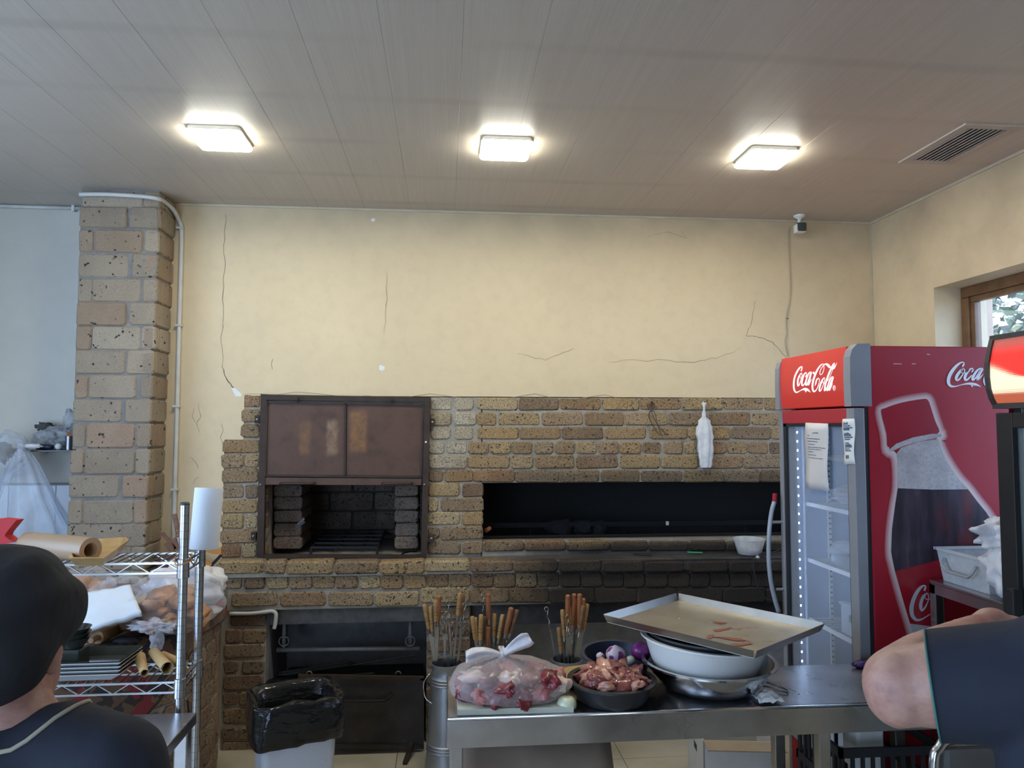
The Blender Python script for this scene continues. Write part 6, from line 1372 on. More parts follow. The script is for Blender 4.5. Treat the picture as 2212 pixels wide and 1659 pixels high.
rb = MB().tube([RF_ + Vector((.026 * math.cos(a), .022 * math.sin(a), 1.277 - .012 * math.cos(a + 1.2) - .006 * math.sin(2 * a))) for a in (2 * math.pi * k / 24 for k in range(24))], .0022, 6, closed=True).build('rubber_band', M('band_orange', (.50, .22, .07), .6), smooth=True); tag(rb, 'orange rubber band round the front post of the wire rack', 'rubber band')
# kitchen roll stuck on the rear post
KB = atY(440, 1186, 2.69); KT = atY(452, 1054, 2.71); d = (KT - KB).normalized(); x_ = d.orthogonal().normalized(); mt = Matrix((x_, d.cross(x_), d)).transposed(); hl = (KT - KB).length
kr = MB().lathe([(.017, 0), (.047, 0), (.0485, .004), (.0485, hl - .004), (.047, hl), (.017, hl)], KB, 36, mat=mt).build('kitchen_roll', M('tissue_white', (.80, .82, .86), .9, var=.03, bmp=.3, bscale=180), smooth=35); tag(kr, 'white kitchen paper roll stuck on the rear rack post', 'paper roll')
# brown paper roll, wooden platter, red cloth on the top shelf
zS = RZ[0] + .004
PE = atY(196, 1190, 2.51); PE.z = max(PE.z, zS + .041); PS = Vector((atY(60, 1160, 2.66).x, 2.66, PE.z)); d = (PE - PS).normalized(); x_ = d.orthogonal().normalized(); mt = Matrix((x_, d.cross(x_), d)).transposed(); hl = (PE - PS).length
pr = MB().lathe([(.022, 0), (.040, 0), (.0405, .003), (.0405, hl - .003), (.040, hl), (.0235, hl), (.022, hl - .004), (.022, 0)], PS, 40, mat=mt).build('paper_roll', M('kraft_roll', (.40, .265, .16), .42, var=.04), smooth=35); tag(pr, 'roll of brown baking paper on the top rack shelf', 'paper roll')
M_WDP = M('wood_platter', (.50, .32, .13), .42, var=.25, vscale=16)
def plat(pts, y0, y1, z0): pass
W0 = [atZ(px, py, zS + .035) for px, py in ((150, 1168), (272, 1160), (278, 1166), (224, 1206), (150, 1206))]
wp_ = MB(); zb_ = Vector((0, 0, -.03)); cc_ = sum(W0, Vector()) / 5
wp_.add(W0 + [cc_ + (q_ - cc_) * .82 + zb_ for q_ in W0] + [cc_ + (q_ - cc_) * .92 for q_ in W0] + [cc_ + (q_ - cc_) * .78 + zb_ * .75 for q_ in W0], [tuple(range(5, 10))] + [(i, (i + 1) % 5, 5 + (i + 1) % 5, 5 + i) for i in range(5)] + [(i, (i + 1) % 5, 10 + (i + 1) % 5, 10 + i) for i in range(5)] + [(10 + i, 10 + (i + 1) % 5, 15 + (i + 1) % 5, 15 + i) for i in range(5)] + [tuple(range(15, 20))])
o = wp_.build('wooden_platter', M_WDP); tag(o, 'pointed wooden platter behind the brown paper roll', 'platter')
RC = [atY(px, py, 2.62) for px, py in ((-60, 1128), (0, 1121), (35, 1124), (12, 1152), (10, 1158), (28, 1172), (0, 1177), (-60, 1180))]
o = MB().prism(RC, (.1, 1, 0), .04).build('red_napkin', M('cloth_red', (.55, .03, .035), .7, var=.12)); tag(o, 'folded red cloth napkin on the top rack shelf', 'napkin')
zq = atY(20, 1181, 2.62).z; o = MB().rbox((-2.0, 2.53, zS), (atY(62, 1180, 2.6).x - .02, 2.68, max(zq - .004, zS + .01)), .004).build('wooden_box', M('box_brown', (.22, .11, .07), .5)); tag(o, 'brown wooden box under the red napkin', 'box')
# stack of dark plates and curled kraft sheets on the low shelf
zS2 = RZ[1] + .004; M_PLK = M('plate_glaze', (.035, .04, .034), .12, var=.3, coat=.5); M_PLW = M('plate_white', (.62, .60, .58), .35)
pc0 = atZ(222, 1440, zS2 + .02); pcx, pcy = atZ(215, 1430, zS2 + .03).x - .01, 2.60
for k in range(4):
    t = empty('serving_plate', (pcx, pcy, zS2 + k * .012), ['lowest of the stacked dark rectangular plates', 'second dark rectangular plate from the bottom of the stack', 'third dark rectangular plate from the bottom of the stack', 'top dark rectangular plate of the stack on the rack'][k], 'plate', 'stacked dark plates on the rack')
    z0 = zS2 + k * .012; W2, D2 = .125, .088; lo_ = [(-.7, -.7), (.7, -.7), (.7, .7), (-.7, .7)]; hi_ = [(-1, -1), (1, -1), (1, 1), (-1, 1)]
    V = lambda pts, z, s_=1: [Vector((pcx + a * W2 * s_, pcy + b_ * D2 * s_, z)) for a, b_ in pts]
    MB().add(V(lo_, z0) + V(hi_, z0 + .024), [(3, 2, 1, 0)] + [(i, (i + 1) % 4, 4 + (i + 1) % 4, 4 + i) for i in range(4)]).build('underside', M_PLW, t, thick=.002)
    MB().add(V(lo_, z0 + .004, .98) + V(hi_, z0 + .0285), [(0, 1, 2, 3)] + [(i, (i + 1) % 4, 4 + (i + 1) % 4, 4 + i) for i in range(4)]).build('glaze', M_PLK, t, thick=.002)
M_KR = M('kraft_sheet', (.50, .33, .15), .6, var=.06)
def curl(pa, pb, r0, r1, label, turns=1.15, ph=0):
    A_, B_ = Vector(pa), Vector(pb); d = (B_ - A_).normalized(); x_ = d.cross(Vector((0, 0, 1))).normalized(); y_ = x_.cross(d)
    fn = lambda u_, v_: A_.lerp(B_, v_) + (x_ * math.cos(ph + turns * 6.283 * u_) + y_ * math.sin(ph + turns * 6.283 * u_)) * (r0 + (r1 - r0) * v_) * (1 - .22 * u_)
    o = MB().grid(fn, 28, 6).build('kraft_paper', M_KR, smooth=True, thick=.0008); tag(o, label, 'paper')
def c3(px, py, y, r): p_ = atY(px, py, y); return Vector((p_.x, y, max(p_.z, zS2 + r + .003)))
curl(c3(302, 1420, 2.67, .02), c3(312, 1455, 2.52, .013), .020, .013, 'curled kraft paper sheet next to the plates'); curl(c3(332, 1410, 2.68, .018), c3(362, 1444, 2.52, .021), .018, .021, 'largest curled kraft paper sheet on the low rack shelf'); curl(c3(352, 1415, 2.69, .014), c3(395, 1437, 2.56, .018), .014, .018, 'curled kraft paper sheet half behind the rack post')
bw = empty('black_bowls', (0, 0, 0)); bpos = atY(176, 1385, 2.62)
bpy.data.objects.remove(bw)
for k in range(3):
    o = MB().lathe([(.001, 0), (.03, 0), (.05, .03), (.052, .032), (.048, .032), (.028, .004), (.001, .004)], (atY(160, 1380, 2.6).x, 2.60, zS2 + .001 + .016 * k + .09), 28).build('black_bowl', M_PLK, smooth=40); tag(o, ['lowest black bowl half hidden by the dark cap', 'middle black bowl half hidden by the dark cap', 'top black bowl half hidden by the dark cap'][k], 'bowl', 'black bowls behind the cap')
o = MB().rbox((atY(160, 1380, 2.6).x - .06, 2.56, zS2), (atY(160, 1380, 2.6).x + .035, 2.64, zS2 + .09), .005).build('dark_box', M_PLK); tag(o, 'small dark box under the black bowls on the rack', 'box')

# ------------------------------------------------------------------ round brick oven under a rug
OC, OR_, OZ = Vector((-1.625, 3.36, 0)), .615, .895
oven = empty('clay_oven', OC, 'round brick-clad bread oven covered by the patterned rug', 'oven')
MB().lathe([(OR_ - .012, 0), (OR_ - .012, OZ - .01), (.001, OZ - .01)], OC, 64).build('mortar_drum', M_MOR, oven, smooth=40)
zz = .01; i = 0
while zz < OZ - .06:
    n_ = 17; off = .5 if i % 2 else 0
    for k in range(n_):
        a0 = -math.pi * .78 + (k + off) * math.radians(12.2) ; a1 = a0 + math.radians(11.2)
        if a1 > math.radians(55): continue
        am = (a0 + a1) / 2; u_ = Vector((-math.sin(am), math.cos(am), 0)); n3 = Vector((math.cos(am), math.sin(am), 0)); w = OR_ * (a1 - a0) / 2
        brick(oven, OC + n3 * OR_ * math.cos((a1 - a0) / 2) + n3 * .003, u_, VZ, n3, -w, w, zz, zz + .074, .03, M_BRB, bev=.006)
    zz += .086; i += 1
m, nt, b = newmat('rug_kilim'); p = objco(nt)
v1 = N(nt, 'ShaderNodeTexVoronoi', distance='MANHATTAN'); v1.inputs['Scale'].default_value = 11; v1.inputs['Randomness'].default_value = .55; L(nt, p, v1.inputs['Vector'])
v2 = N(nt, 'ShaderNodeTexVoronoi', distance='MANHATTAN'); v2.inputs['Scale'].default_value = 34; v2.inputs['Randomness'].default_value = .8; L(nt, p, v2.inputs['Vector'])
s1_ = sep(nt, v1.outputs['Color']); s2_ = sep(nt, v2.outputs['Color'])
c = ramp(nt, s1_[0], [(.0, (.16, .095, .06)), (.35, (.26, .035, .04)), (.6, (.20, .13, .085)), (.8, (.045, .04, .045)), (1, (.28, .05, .05))])
for n__ in nt.nodes:
    if n__.bl_idname == 'ShaderNodeValToRGB': n__.color_ramp.interpolation = 'CONSTANT'
inn = ramp(nt, v1.outputs['Distance'], [(.30, g(1)), (.34, g(0))]); c = mix(nt, math_(nt, 'MULTIPLY', inn, .8), c, ramp(nt, s1_[1], [(.0, (.30, .045, .05)), (.5, (.05, .045, .05)), (.75, (.24, .15, .09))]))
c = mix(nt, ramp(nt, s2_[0], [(.72, g(0)), (.74, g(.85))]), c, (.03, .028, .03)); c = mix(nt, ramp(nt, noise_(nt, p, 160, 2), [(.4, g(0)), (.7, g(.35))]), c, (.07, .045, .035))
L(nt, c, b.inputs['Base Color']); b.inputs['Roughness'].default_value = .95; bump(nt, b, noise_(nt, p, 220, 2), .4, .003); M_RUG = m
RR = OR_ + .022
def hem(t):
    a = math.degrees(t); a = (a + 180) % 360 - 180      # 0 = right, -90 = towards the camera
    if a > 20 or a < -200: return .05
    if a > -15: return .045
    return .045 + min(1, (-15 - a) / 45) * .42
def rugpt(u_, v_):
    t = 2 * math.pi * u_
    if v_ < .5: r_ = RR * (v_ / .5); z = OZ + .006 + .006 * noise.noise(Vector((r_ * math.cos(t) * 5, r_ * math.sin(t) * 5, 0)))
    else:
        w = (v_ - .5) / .5; r_ = RR + .008 + .012 * math.sin(7 * t) * w * (hem(t) > .1); z = OZ + .004 - hem(t) * w
    return OC + Vector((r_ * math.cos(t), r_ * math.sin(t), z))
rug = empty('patterned_rug', OC + Vector((0, 0, OZ)), 'red and black patterned kilim rug draped over the round oven', 'rug')
MB().grid(rugpt, 96, 30, True).build('weave', M_RUG, rug, smooth=True, thick=.006)
MB().tube([rugpt(k / 96, 1.0) for k in range(96)], .005, 6, closed=True).build('bound_edge', M('edge_dark', (.03, .02, .02), .9), rug, smooth=True)

# bread and bags on the rug
ZR = OZ + .014
M_BRD = M('bread_crust', (.40, .175, .055), .5, var=.6, vscale=20, bmp=.4, bscale=30); M_BRC = M('bread_crumb', (.66, .47, .24), .7, var=.2, vscale=22)
M_CLB = film('clear_bag', (.86, .84, .86), .10, .12, crinkle=.9, cs=18)
def bread_bag(label, C0, R3, n, seed, shape, lab2, grp, film_mat=M_CLB):
    r_ = random.Random(seed)
    for k in range(n):
        a = k * 2.4; q_ = math.sqrt((k + .5) / n); c_ = C0 + Vector((R3[0] * .66 * q_ * math.cos(a), R3[1] * .66 * q_ * math.sin(a), R3[2] * (.55 + .8 * (1 - q_ * q_)) * (.55 + .45 * (k % 2))))
        L_ = shape; e = Matrix.Rotation(r_.uniform(-.5, .5), 3, 'Z') @ Matrix.Rotation(r_.uniform(-.5, .5), 3, 'X')
        o = MB().blob(c_, L_, 3, mat=e, wob=.3, wf=2, seed=seed + k).build('bread_piece', M_BRC if k % 5 == 4 else M_BRD, smooth=True); tag(o, ('pale' if k % 5 == 4 else 'browned') + ' ' + lab2, 'bread', grp)
    t = empty('bread_bag', C0, label, 'bag')
    MB().blob(C0 + Vector((0, 0, R3[2] * 1.0)), (R3[0], R3[1], R3[2]), 5, wob=.16, wf=2.6, seed=seed + 40).build('film', film_mat, t, smooth=True); return t
bb = Vector((atY(362, 1330, 3.02).x, 3.02, ZR)); hgt = (atY(362, 1243, 3.02).z - ZR) / 2
tb_ = bread_bag('big clear bag of sliced bread on the rug behind the rack posts', bb, (.205, .14, hgt), 18, 3, (.050, .085, .026), 'bread piece in the big clear bag', 'bread pieces in the big bag')
K_ = atY(330, 1352, 2.88)
MB().blob(K_, (.075, .03, .022), 4, wob=.9, wf=3, seed=7).build('gathered_neck', film('bag_gather', (.80, .77, .80), .5, .2, crinkle=.9, cs=50), tb_, smooth=True)
MB().blob(K_ + Vector((.02, -.01, -.045)), (.022, .014, .045), 3, wob=.9, wf=3, seed=9).build('tail', film('bag_gather', (.8, .77, .8), .5, .2), tb_, smooth=True)
b2_ = Vector((atY(180, 1290, 3.25).x, 3.25, ZR)); bread_bag('small clear bag of flat bread left of the big one', b2_, (.12, .11, (atY(190, 1226, 3.25).z - ZR) / 2), 7, 13, (.06, .06, .05), 'flat bread piece in the small clear bag', 'bread pieces in the small bag')
# folded white carrier bags
P4 = [atY(px, py, y) for px, py, y in ((150, 1290, 2.98), (282, 1268, 2.98), (306, 1326, 2.84), (160, 1375, 2.84))]
def fold(u_, v_): 
    q_ = P4[0].lerp(P4[1], u_).lerp(P4[3].lerp(P4[2], u_), v_); return q_ + Vector((0, 0, .006 * noise.noise(Vector((u_ * 6, v_ * 6, 0)))))
o = MB().grid(fold, 24, 16).build('folded_bags', M('bag_stack', (.78, .82, .86), .4, var=.05, bmp=.5, bscale=25), smooth=True, thick=.022); tag(o, 'stack of folded white carrier bags leaning on the bread', 'bags')
o = MB().blob((atY(262, 1270, 3.06).x, 3.06, atY(262, 1272, 3.06).z), (.10, .05, .045), 4, wob=.5, wf=3, seed=17).build('clear_wrap', M_CLB, smooth=True); tag(o, 'loose crumpled clear wrap above the folded bags', 'wrap')
o = MB().blob((atY(395, 1262, 3.30).x, 3.34, ZR + .10), (.17, .08, .105), 4, wob=.35, wf=2.5, seed=19).build('white_bag', M_BAGW, smooth=True); tag(o, 'crumpled white bag behind the bread bag', 'bag')
yj = atY(376, 1250, 3.5); jr = empty('yellow_jar', (yj.x, 3.5, ZR), 'jar with a rounded yellow lid showing above the white bag', 'jar')
MB().lathe([(.05, yj.z), (.056, yj.z + .004), (.050, yj.z + .03), (.02, yj.z + .045), (.001, yj.z + .047)], (yj.x, 3.5, 0), 24).build('lid', M('lid_yellow', (.52, .44, .10), .45), jr, smooth=True)
MB().lathe([(.001, ZR), (.045, ZR), (.05, ZR + .01), (.05, yj.z - .01), (.044, yj.z), (.001, yj.z)], (yj.x, 3.5, 0), 24).build('glass', M('jar_pale', (.45, .42, .25), .4), jr, smooth=40)
A_, B_ = atZ(196, 1384, ZR + .026), atZ(240, 1362, ZR + .026); d = (B_ - A_).normalized(); x_ = d.orthogonal().normalized(); mt = Matrix((x_, d.cross(x_), d)).transposed()
rp = empty('rolling_pin', A_, 'wooden rolling pin under the folded white bags', 'rolling pin'); M_PIN = M('pin_wood', (.30, .17, .075), .45, var=.3, vscale=20)
MB().lathe([(.001, .04), (.024, .04), (.027, .06), (.027, .26), (.024, .28), (.001, .28)], A_, 20, mat=mt).build('barrel', M_PIN, rp, smooth=40); MB().lathe([(.001, 0), (.010, 0), (.012, .006), (.010, .04), (.001, .04)], A_, 14, mat=mt).build('handle', M_PIN, rp, smooth=40)
o = MB().blob(atZ(275, 1383, ZR + .008), (.05, .025, .008), 3, wob=.5).build('dark_cloth', M('cloth_black', (.015, .015, .02), .8), smooth=True); tag(o, 'small dark cloth under the edge of the bread bag', 'cloth')
o = MB().lathe([(.001, 0), (.055, 0), (.06, .01), (.02, .03), (.001, .032)], (atZ(465, 1322, ZR).x - .03, atZ(465, 1322, ZR).y, ZR), 20).build('white_scoop', M_WHP, smooth=True); tag(o, 'white plastic scoop at the right end of the rug', 'scoop')
# knives and saws on the wall strip beside the grill
kn = empty('knife_rack', atY(375, 1180, 4.02), 'dark wall rack holding wooden-handled knives beside the conduit', 'knife rack')
q_ = atY(372, 1205, 4.06); MB().rbox((q_.x - .07, 4.04, q_.z - .09), (q_.x + .05, 4.14, q_.z + .02), .01).build('block', M('block_dark', (.07, .03, .025), .6), kn)
MB().rbox((q_.x - .07, 4.14, q_.z - .05), (q_.x + .05, YB + .002, q_.z), .004).build('bracket', M_IRON, kn)
M_KH = M('knife_wood', (.20, .085, .035), .4, var=.3, vscale=30)
for k, (a, b_, w) in enumerate((((377, 1110), (386, 1160), .022), ((350, 1151), (380, 1185), .016), ((374, 1163), (384, 1188), .026), ((360, 1172), (375, 1195), .026))):
    t = empty('kitchen_knife', atY(*b_, 4.06), ['upright knife with a riveted wooden handle, highest in the knife rack', 'slanting knife with a light wooden handle, leftmost in the knife rack', 'knife with a thick dark handle in the middle of the knife rack', 'low knife with a dark handle under the slanting one'][k], 'knife', 'knives in the wall rack')
    A_, B_ = atY(*a, 4.07), atY(*b_, 4.07); MB().bar(A_, B_, w, .014, up=(0, 1, 0)).build('handle', M_KH, t); dd = (B_ - A_).normalized(); MB().bar(B_, B_ + dd * .06, w * .8, .003, up=(0, 1, 0)).build('blade', M_FER, t)
    if k == 0:
        for s_ in (.5, .72, .92): MB().blob(A_.lerp(B_, s_) - Vector((0, .008, 0)), .004, 1).build('rivet', M('brass', (.7, .5, .2), .3, .9), t)
M_OR = M('saw_orange', (.60, .25, .045), .4, var=.1)
def saw(label, pts_h, frame, blade):
    t = empty('hand_saw', atY(*frame[-1], 4.12), label, 'saw', 'orange saws on the wall')
    MB().prism([atY(*q__, 4.10) for q__ in pts_h], (0, 1, 0), .022).build('handle', M_OR, t)
    for a, b_ in zip(frame[:-1], frame[1:]): MB().bar(atY(*a, 4.11), atY(*b_, 4.11), .015, .012, up=(0, 1, 0)).build('frame', M_BLACK, t)
    MB().bar(atY(*blade[0], 4.11), atY(*blade[1], 4.11), .008, .003, up=(0, 1, 0)).build('blade', M_STD, t)
saw('orange-handled saw with the broad grip behind the kitchen roll', [(444, 1184), (478, 1184), (478, 1198), (462, 1197), (444, 1192)], [(478, 1199), (458, 1220), (440, 1245), (418, 1262)], [(444, 1240), (476, 1284)])
saw('orange-handled hacksaw hanging lower with its frame showing', [(400, 1238), (428, 1205), (458, 1218), (454, 1226), (432, 1216), (404, 1242)], [(440, 1215), (478, 1288), (462, 1294), (400, 1240)], [(404, 1246), (460, 1300)])
o = MB().tube([atY(458, 1296, 4.09), atY(480, 1290, 4.09)], .012, 10).build('black_grip', M_DGP, smooth=True); tag(o, 'black tube grip at the lower end of the saws', 'grip')

# ------------------------------------------------------------------ alcove: small shelf, its clutter and the big clear bag
YS = 4.20; A_ = atY(60, 972, YS); B_ = atY(156, 970, YS); shz = A_.z
sf = MB().rbox((A_.x, YS - .06, shz - .008), (B_.x + .03, YW - .021, shz), .002).build('wall_shelf', M('shelf_dark', (.05, .055, .065), .25)); tag(sf, 'thin dark wall shelf left of the brick pillar', 'shelf')
q_ = atY(147, 968, YS - .01); o = MB().lathe([(.001, .001), (.019, .001), (.019, .075), (.0175, .075), (.0175, .003), (.001, .003)], (q_.x, YS, shz), 20).build('metal_cup', mat_steel('cup_dark', (.2, .2, .21), (.34, .34, .36), .3), smooth=40); tag(o, 'dark metal cup at the right end of the wall shelf', 'cup')
q_ = atY(127, 961, YS - .02); o = MB().blob((q_.x, YS - .02, shz + .019), .0185, 3).build('white_ball', M('ball_white', (.78, .78, .76), .5)); tag(o, 'round white cap beside the metal cup on the wall shelf', 'cap')
q_ = atY(100, 963, YS); o = MB().tube([(q_.x - .05, YS, shz + .016), (q_.x, YS, shz + .016), (q_.x + .035, YS - .01, shz + .016)], [.014, .0155, .012], 14).build('dark_bottle', M('bottle_navy', (.015, .025, .06), .25, var=.6, vscale=40), smooth=True); tag(o, 'small dark blue bottle lying on the wall shelf', 'bottle')
q_ = atY(150, 933, YS); o = MB().tube([(q_.x - .012, YS, shz + .09), (q_.x + .008, YS + .005, shz + .076)], .006, 8).build('orange_lighter', M('lighter_orange', (.75, .16, .03), .4)); tag(o, 'orange lighter sticking out of the metal cup', 'lighter')
sb = empty('clutter_bag', (atY(115, 935, YS).x, YS + .04, shz), 'clear bag with dark contents heaped on the wall shelf', 'bag')
q_ = atY(112, 935, YS + .05); MB().blob((q_.x, YS + .05, shz + .065), (.085, .045, .062), 4, wob=.6, wf=3, seed=23).build('film', film('bag_dusty', (.55, .56, .58), .38, .2, crinkle=.9, cs=30), sb, smooth=True)
q_ = atY(95, 922, YS + .05); MB().blob((q_.x, YS + .05, q_.z), (.045, .025, .022), 3, wob=.7, seed=4).build('contents', M('contents_dark', (.06, .06, .055), .7), sb, smooth=True)
MB().blob((atY(148, 905, YS + .05).x, YS + .06, atY(148, 905, YS).z), (.03, .02, .055), 3, wob=.6, wf=3, seed=6).build('peak', film('bag_dusty', (.55, .56, .58), .38, .2), sb, smooth=True)
cb2 = empty('clear_sack', atY(60, 1180, YS - .06), 'big knotted clear plastic sack hanging from the wall shelf', 'sack')
KN2 = atY(48, 965, YS - .10); M_SACK = film('sack_film', (.62, .68, .76), .26, .10, crinkle=1.0, cs=16)
def sackpt(u_, v_):
    t = 2 * math.pi * u_; py = 965 + 235 * v_; c_ = atY(48 + 14 * v_, py, YS - .10); w = (.012 + .15 * min(1, v_ * 1.25) ** .75 + .08 * v_); dpt = .03 + .05 * min(1, v_ * 1.5)
    k = 1 + (.16 * math.sin(11 * t + 2 * math.sin(2 * t)) + .12 * noise.noise(Vector((2 * math.cos(t), 2 * math.sin(t), v_ * 3)))) * (.4 + .6 * v_)
    return Vector((c_.x + w * k * math.cos(t), YS - .10 + dpt * k * math.sin(t), c_.z + .02 * noise.noise(Vector((math.cos(t) * 2, v_ * 4, 3)))))
MB().grid(sackpt, 84, 26, True).build('skirt', M_SACK, cb2, smooth=True)
q_ = atY(10, 985, YS - .10); MB().blob((q_.x, YS - .10, q_.z), (.115, .075, .125), 4, wob=.35, wf=2.4, seed=31).build('bulge', M_SACK, cb2, smooth=True)
MB().blob((q_.x - .02, YS - .10, q_.z + .02), (.06, .03, .05), 3, wob=.8, seed=8).build('contents', M('contents_grey', (.20, .19, .17), .7), cb2, smooth=True)
MB().blob(KN2, (.022, .02, .018), 3, wob=.6).build('knot', M_EAR, cb2, smooth=True); MB().blob(KN2 + Vector((.055, -.01, .004)), (.05, .012, .012), 3, wob=.5, seed=3).build('tied_end', M_EAR, cb2, smooth=True); MB().blob(KN2 + Vector((-.005, -.01, -.04)), (.016, .01, .04), 3, wob=.5, seed=5).build('tied_end', M_EAR, cb2, smooth=True)
MB().tube([KN2, (KN2.x + .02, YS, shz - .002)], .003, 5).build('string', M_EAR, cb2)
# ------------------------------------------------------------------ people
M_SKIN = None
def mat_skin():
    m, nt, b = newmat('skin'); p = objco(nt); n_ = noise_(nt, p, 22, 4, .6)
    L(nt, ramp(nt, n_, [(.32, (.36, .175, .14)), (.5, (.50, .27, .21)), (.68, (.58, .34, .265))]), b.inputs['Base Color']); b.inputs['Roughness'].default_value = .5
    w = noise_(nt, mapping(nt, p, (30, 30, 70)), 1, 3); bump(nt, b, w, .35, .004); return m
M_SKIN = mat_skin()
def cloth(name, col, bs=7.0):
    m, nt, b = newmat(name); p = objco(nt); n_ = noise_(nt, p, 5, 3); L(nt, ramp(nt, n_, [(.3, tuple(x * .8 for x in col)), (.7, tuple(x * 1.25 for x in col))]), b.inputs['Base Color']); b.inputs['Roughness'].default_value = .85
    h = math_(nt, 'ADD', noise_(nt, mapping(nt, p, (1, 1, .6), rot=(.4, .6, 0)), bs, 3, .5), math_(nt, 'MULTIPLY', noise_(nt, p, 500, 1), .02)); bump(nt, b, h, .5, .03); return m
M_NAVYC = cloth('cloth_navy', (.017, .021, .036)); M_CAPC = cloth('cloth_cap', (.016, .017, .023), 9); M_TROU = cloth('cloth_trousers', (.02, .02, .024)); M_SHOE = M('shoe_black', (.015, .015, .016), .5)
def cone(mb, a, b_, ra, rb, n=10):
    a, b_ = Vector(a), Vector(b_); l = (b_ - a).length; k = max(2, int(l / (.35 * min(ra, rb))) + 1); k = min(k, 40)
    for i in range(k + 1): t = i / k; mb.blob(a.lerp(b_, t), ra + (rb - ra) * t, 2)
def skinned(mb, name, mat, parent, voxel, smooth_it=6, cut=None):
    me = mb.mesh(name, wloc(parent)); tmp = bpy.data.objects.new('tmp', me); COL.objects.link(tmp)
    md = tmp.modifiers.new('r', 'REMESH'); md.mode = 'VOXEL'; md.voxel_size = voxel
    ms = tmp.modifiers.new('s', 'SMOOTH'); ms.iterations = smooth_it; ms.factor = .5
    dg = bpy.context.evaluated_depsgraph_get(); dg.update(); new = bpy.data.meshes.new_from_object(tmp.evaluated_get(dg)); bpy.data.objects.remove(tmp)
    new.name = name; new.materials.clear(); new.materials.append(mat)
    if cut:
        bm = bmesh.new(); bm.from_mesh(new)
        for co, no in cut: bmesh.ops.bisect_plane(bm, geom=bm.verts[:] + bm.edges[:] + bm.faces[:], plane_co=Vector(co) - wloc(parent), plane_no=no, clear_outer=True)
        bm.to_mesh(new); bm.free()
    new.polygons.foreach_set('use_smooth', [True] * len(new.polygons))
    o = bpy.data.objects.new(name, new); link(o, parent); return o
def head_parts(mb, H, fdir, s=1.0):
    """skull, jaw, nose, ears in a frame where fdir is the way the face looks"""
    f = Vector(fdir).normalized(); r_ = Vector((f.y, -f.x, 0)).normalized(); u_ = r_.cross(f); u_ = Vector((0, 0, 1)) if abs(u_.z) < .1 else u_.normalized()
    if u_.z < 0: u_ = -u_
    R_ = Matrix((r_, f, u_)).transposed(); q_ = lambda x_, y_, z_: H + R_ @ Vector((x_ * s, y_ * s, z_ * s))
    mb.blob(q_(0, -.012, .025), Vector((.076, .096, .098)) * s, 3, mat=R_); mb.blob(q_(0, .028, -.045), Vector((.058, .066, .075)) * s, 3, mat=R_)
    mb.blob(q_(0, .098, -.025), Vector((.013, .018, .02)) * s, 2, mat=R_); mb.blob(q_(0, .092, -.005), Vector((.009, .012, .026)) * s, 2, mat=R_); mb.blob(q_(0, .088, -.062), Vector((.026, .010, .007)) * s, 2, mat=R_); mb.blob(q_(0, .086, -.074), Vector((.022, .010, .007)) * s, 2, mat=R_); mb.blob(q_(0, .075, -.105), Vector((.022, .018, .016)) * s, 2, mat=R_)
    for e in (-1, 1): mb.blob(q_(e * .078, -.008, -.012), Vector((.010, .022, .032)) * s, 2, mat=R_); mb.blob(q_(e * .034, .082, .030), Vector((.024, .010, .007)) * s, 2, mat=R_)
    return q_, R_
def hand(mb, Wr, d, up, s=1.0):
    d = Vector(d).normalized(); up = Vector(up); sd_ = d.cross(up).normalized(); up = sd_.cross(d)
    cone(mb, Wr, Wr + d * .045 * s, .026 * s, .032 * s)
    for k, (o_, l) in enumerate(((-.030, .066), (-.010, .076), (.010, .071), (.029, .056))):
        a = Wr + d * .085 * s + sd_ * o_ * s; cone(mb, Wr + d * .04 * s + sd_ * o_ * .8 * s, a, .013 * s, .0098 * s); b_ = a + (d * .8 - up * .6).normalized() * l * .5 * s; cone(mb, a, b_, .0095 * s, .0088 * s); cone(mb, b_, b_ + (d * .25 - up).normalized() * l * .45 * s, .0088 * s, .0072 * s)
    a = Wr + d * .02 * s - sd_ * .03 * s; b_ = a + (d * .5 - sd_ * .8 - up * .3).normalized() * .04 * s; cone(mb, a, b_, .0125 * s, .011 * s); cone(mb, b_, b_ + (d * .9 - sd_ * .2 - up * .3).normalized() * .034 * s, .0105 * s, .008 * s)

# cook at the left, seen from behind, in a black cap
H = atY(8, 1396, 1.06); PX, PY = H.x, H.y
p1 = empty('person', (PX, PY, 0), 'person seen from behind in a black cap and navy shirt with a beige collar edge', 'person')
fd = Vector((.10, .99, -.10)); NB = atY(45, 1562, 1.03); sh = Vector((.97, -.24, 0)).normalized()
SR = NB + sh * .138 + Vector((0, 0, -.06)); SL = NB - sh * .138 + Vector((0, 0, -.06)); CH = NB + Vector((0, .005, -.18)); WA = NB + Vector((0, .02, -.42)); HP = NB + Vector((0, .02, -.60)); hipz = HP.z
ER = SR + Vector((.05, .03, -.26)); EL = SL + Vector((-.05, .05, -.26)); WR = ER + Vector((-.01, .21, .02)); WL = EL + Vector((.06, .20, .03))
sk_ = MB(); qf, RFm = head_parts(sk_, H, fd, .94)
cone(sk_, H + Vector((-.005, -.022, -.05)), NB + Vector((0, 0, -.03)), .056, .062); cone(sk_, SR, ER, .050, .042); cone(sk_, SL, EL, .050, .042); cone(sk_, ER, WR, .040, .027); cone(sk_, EL, WL, .040, .027)
hand(sk_, WR, (0, 1, -.1), (0, 0, 1), .9); hand(sk_, WL, (.1, 1, -.1), (0, 0, 1), .9)
cone(sk_, CH, NB + Vector((0, 0, -.06)), .10, .07); cone(sk_, SR, NB + Vector((0, 0, -.05)), .05, .05); cone(sk_, SL, NB + Vector((0, 0, -.05)), .05, .05); cone(sk_, CH, HP, .10, .10)
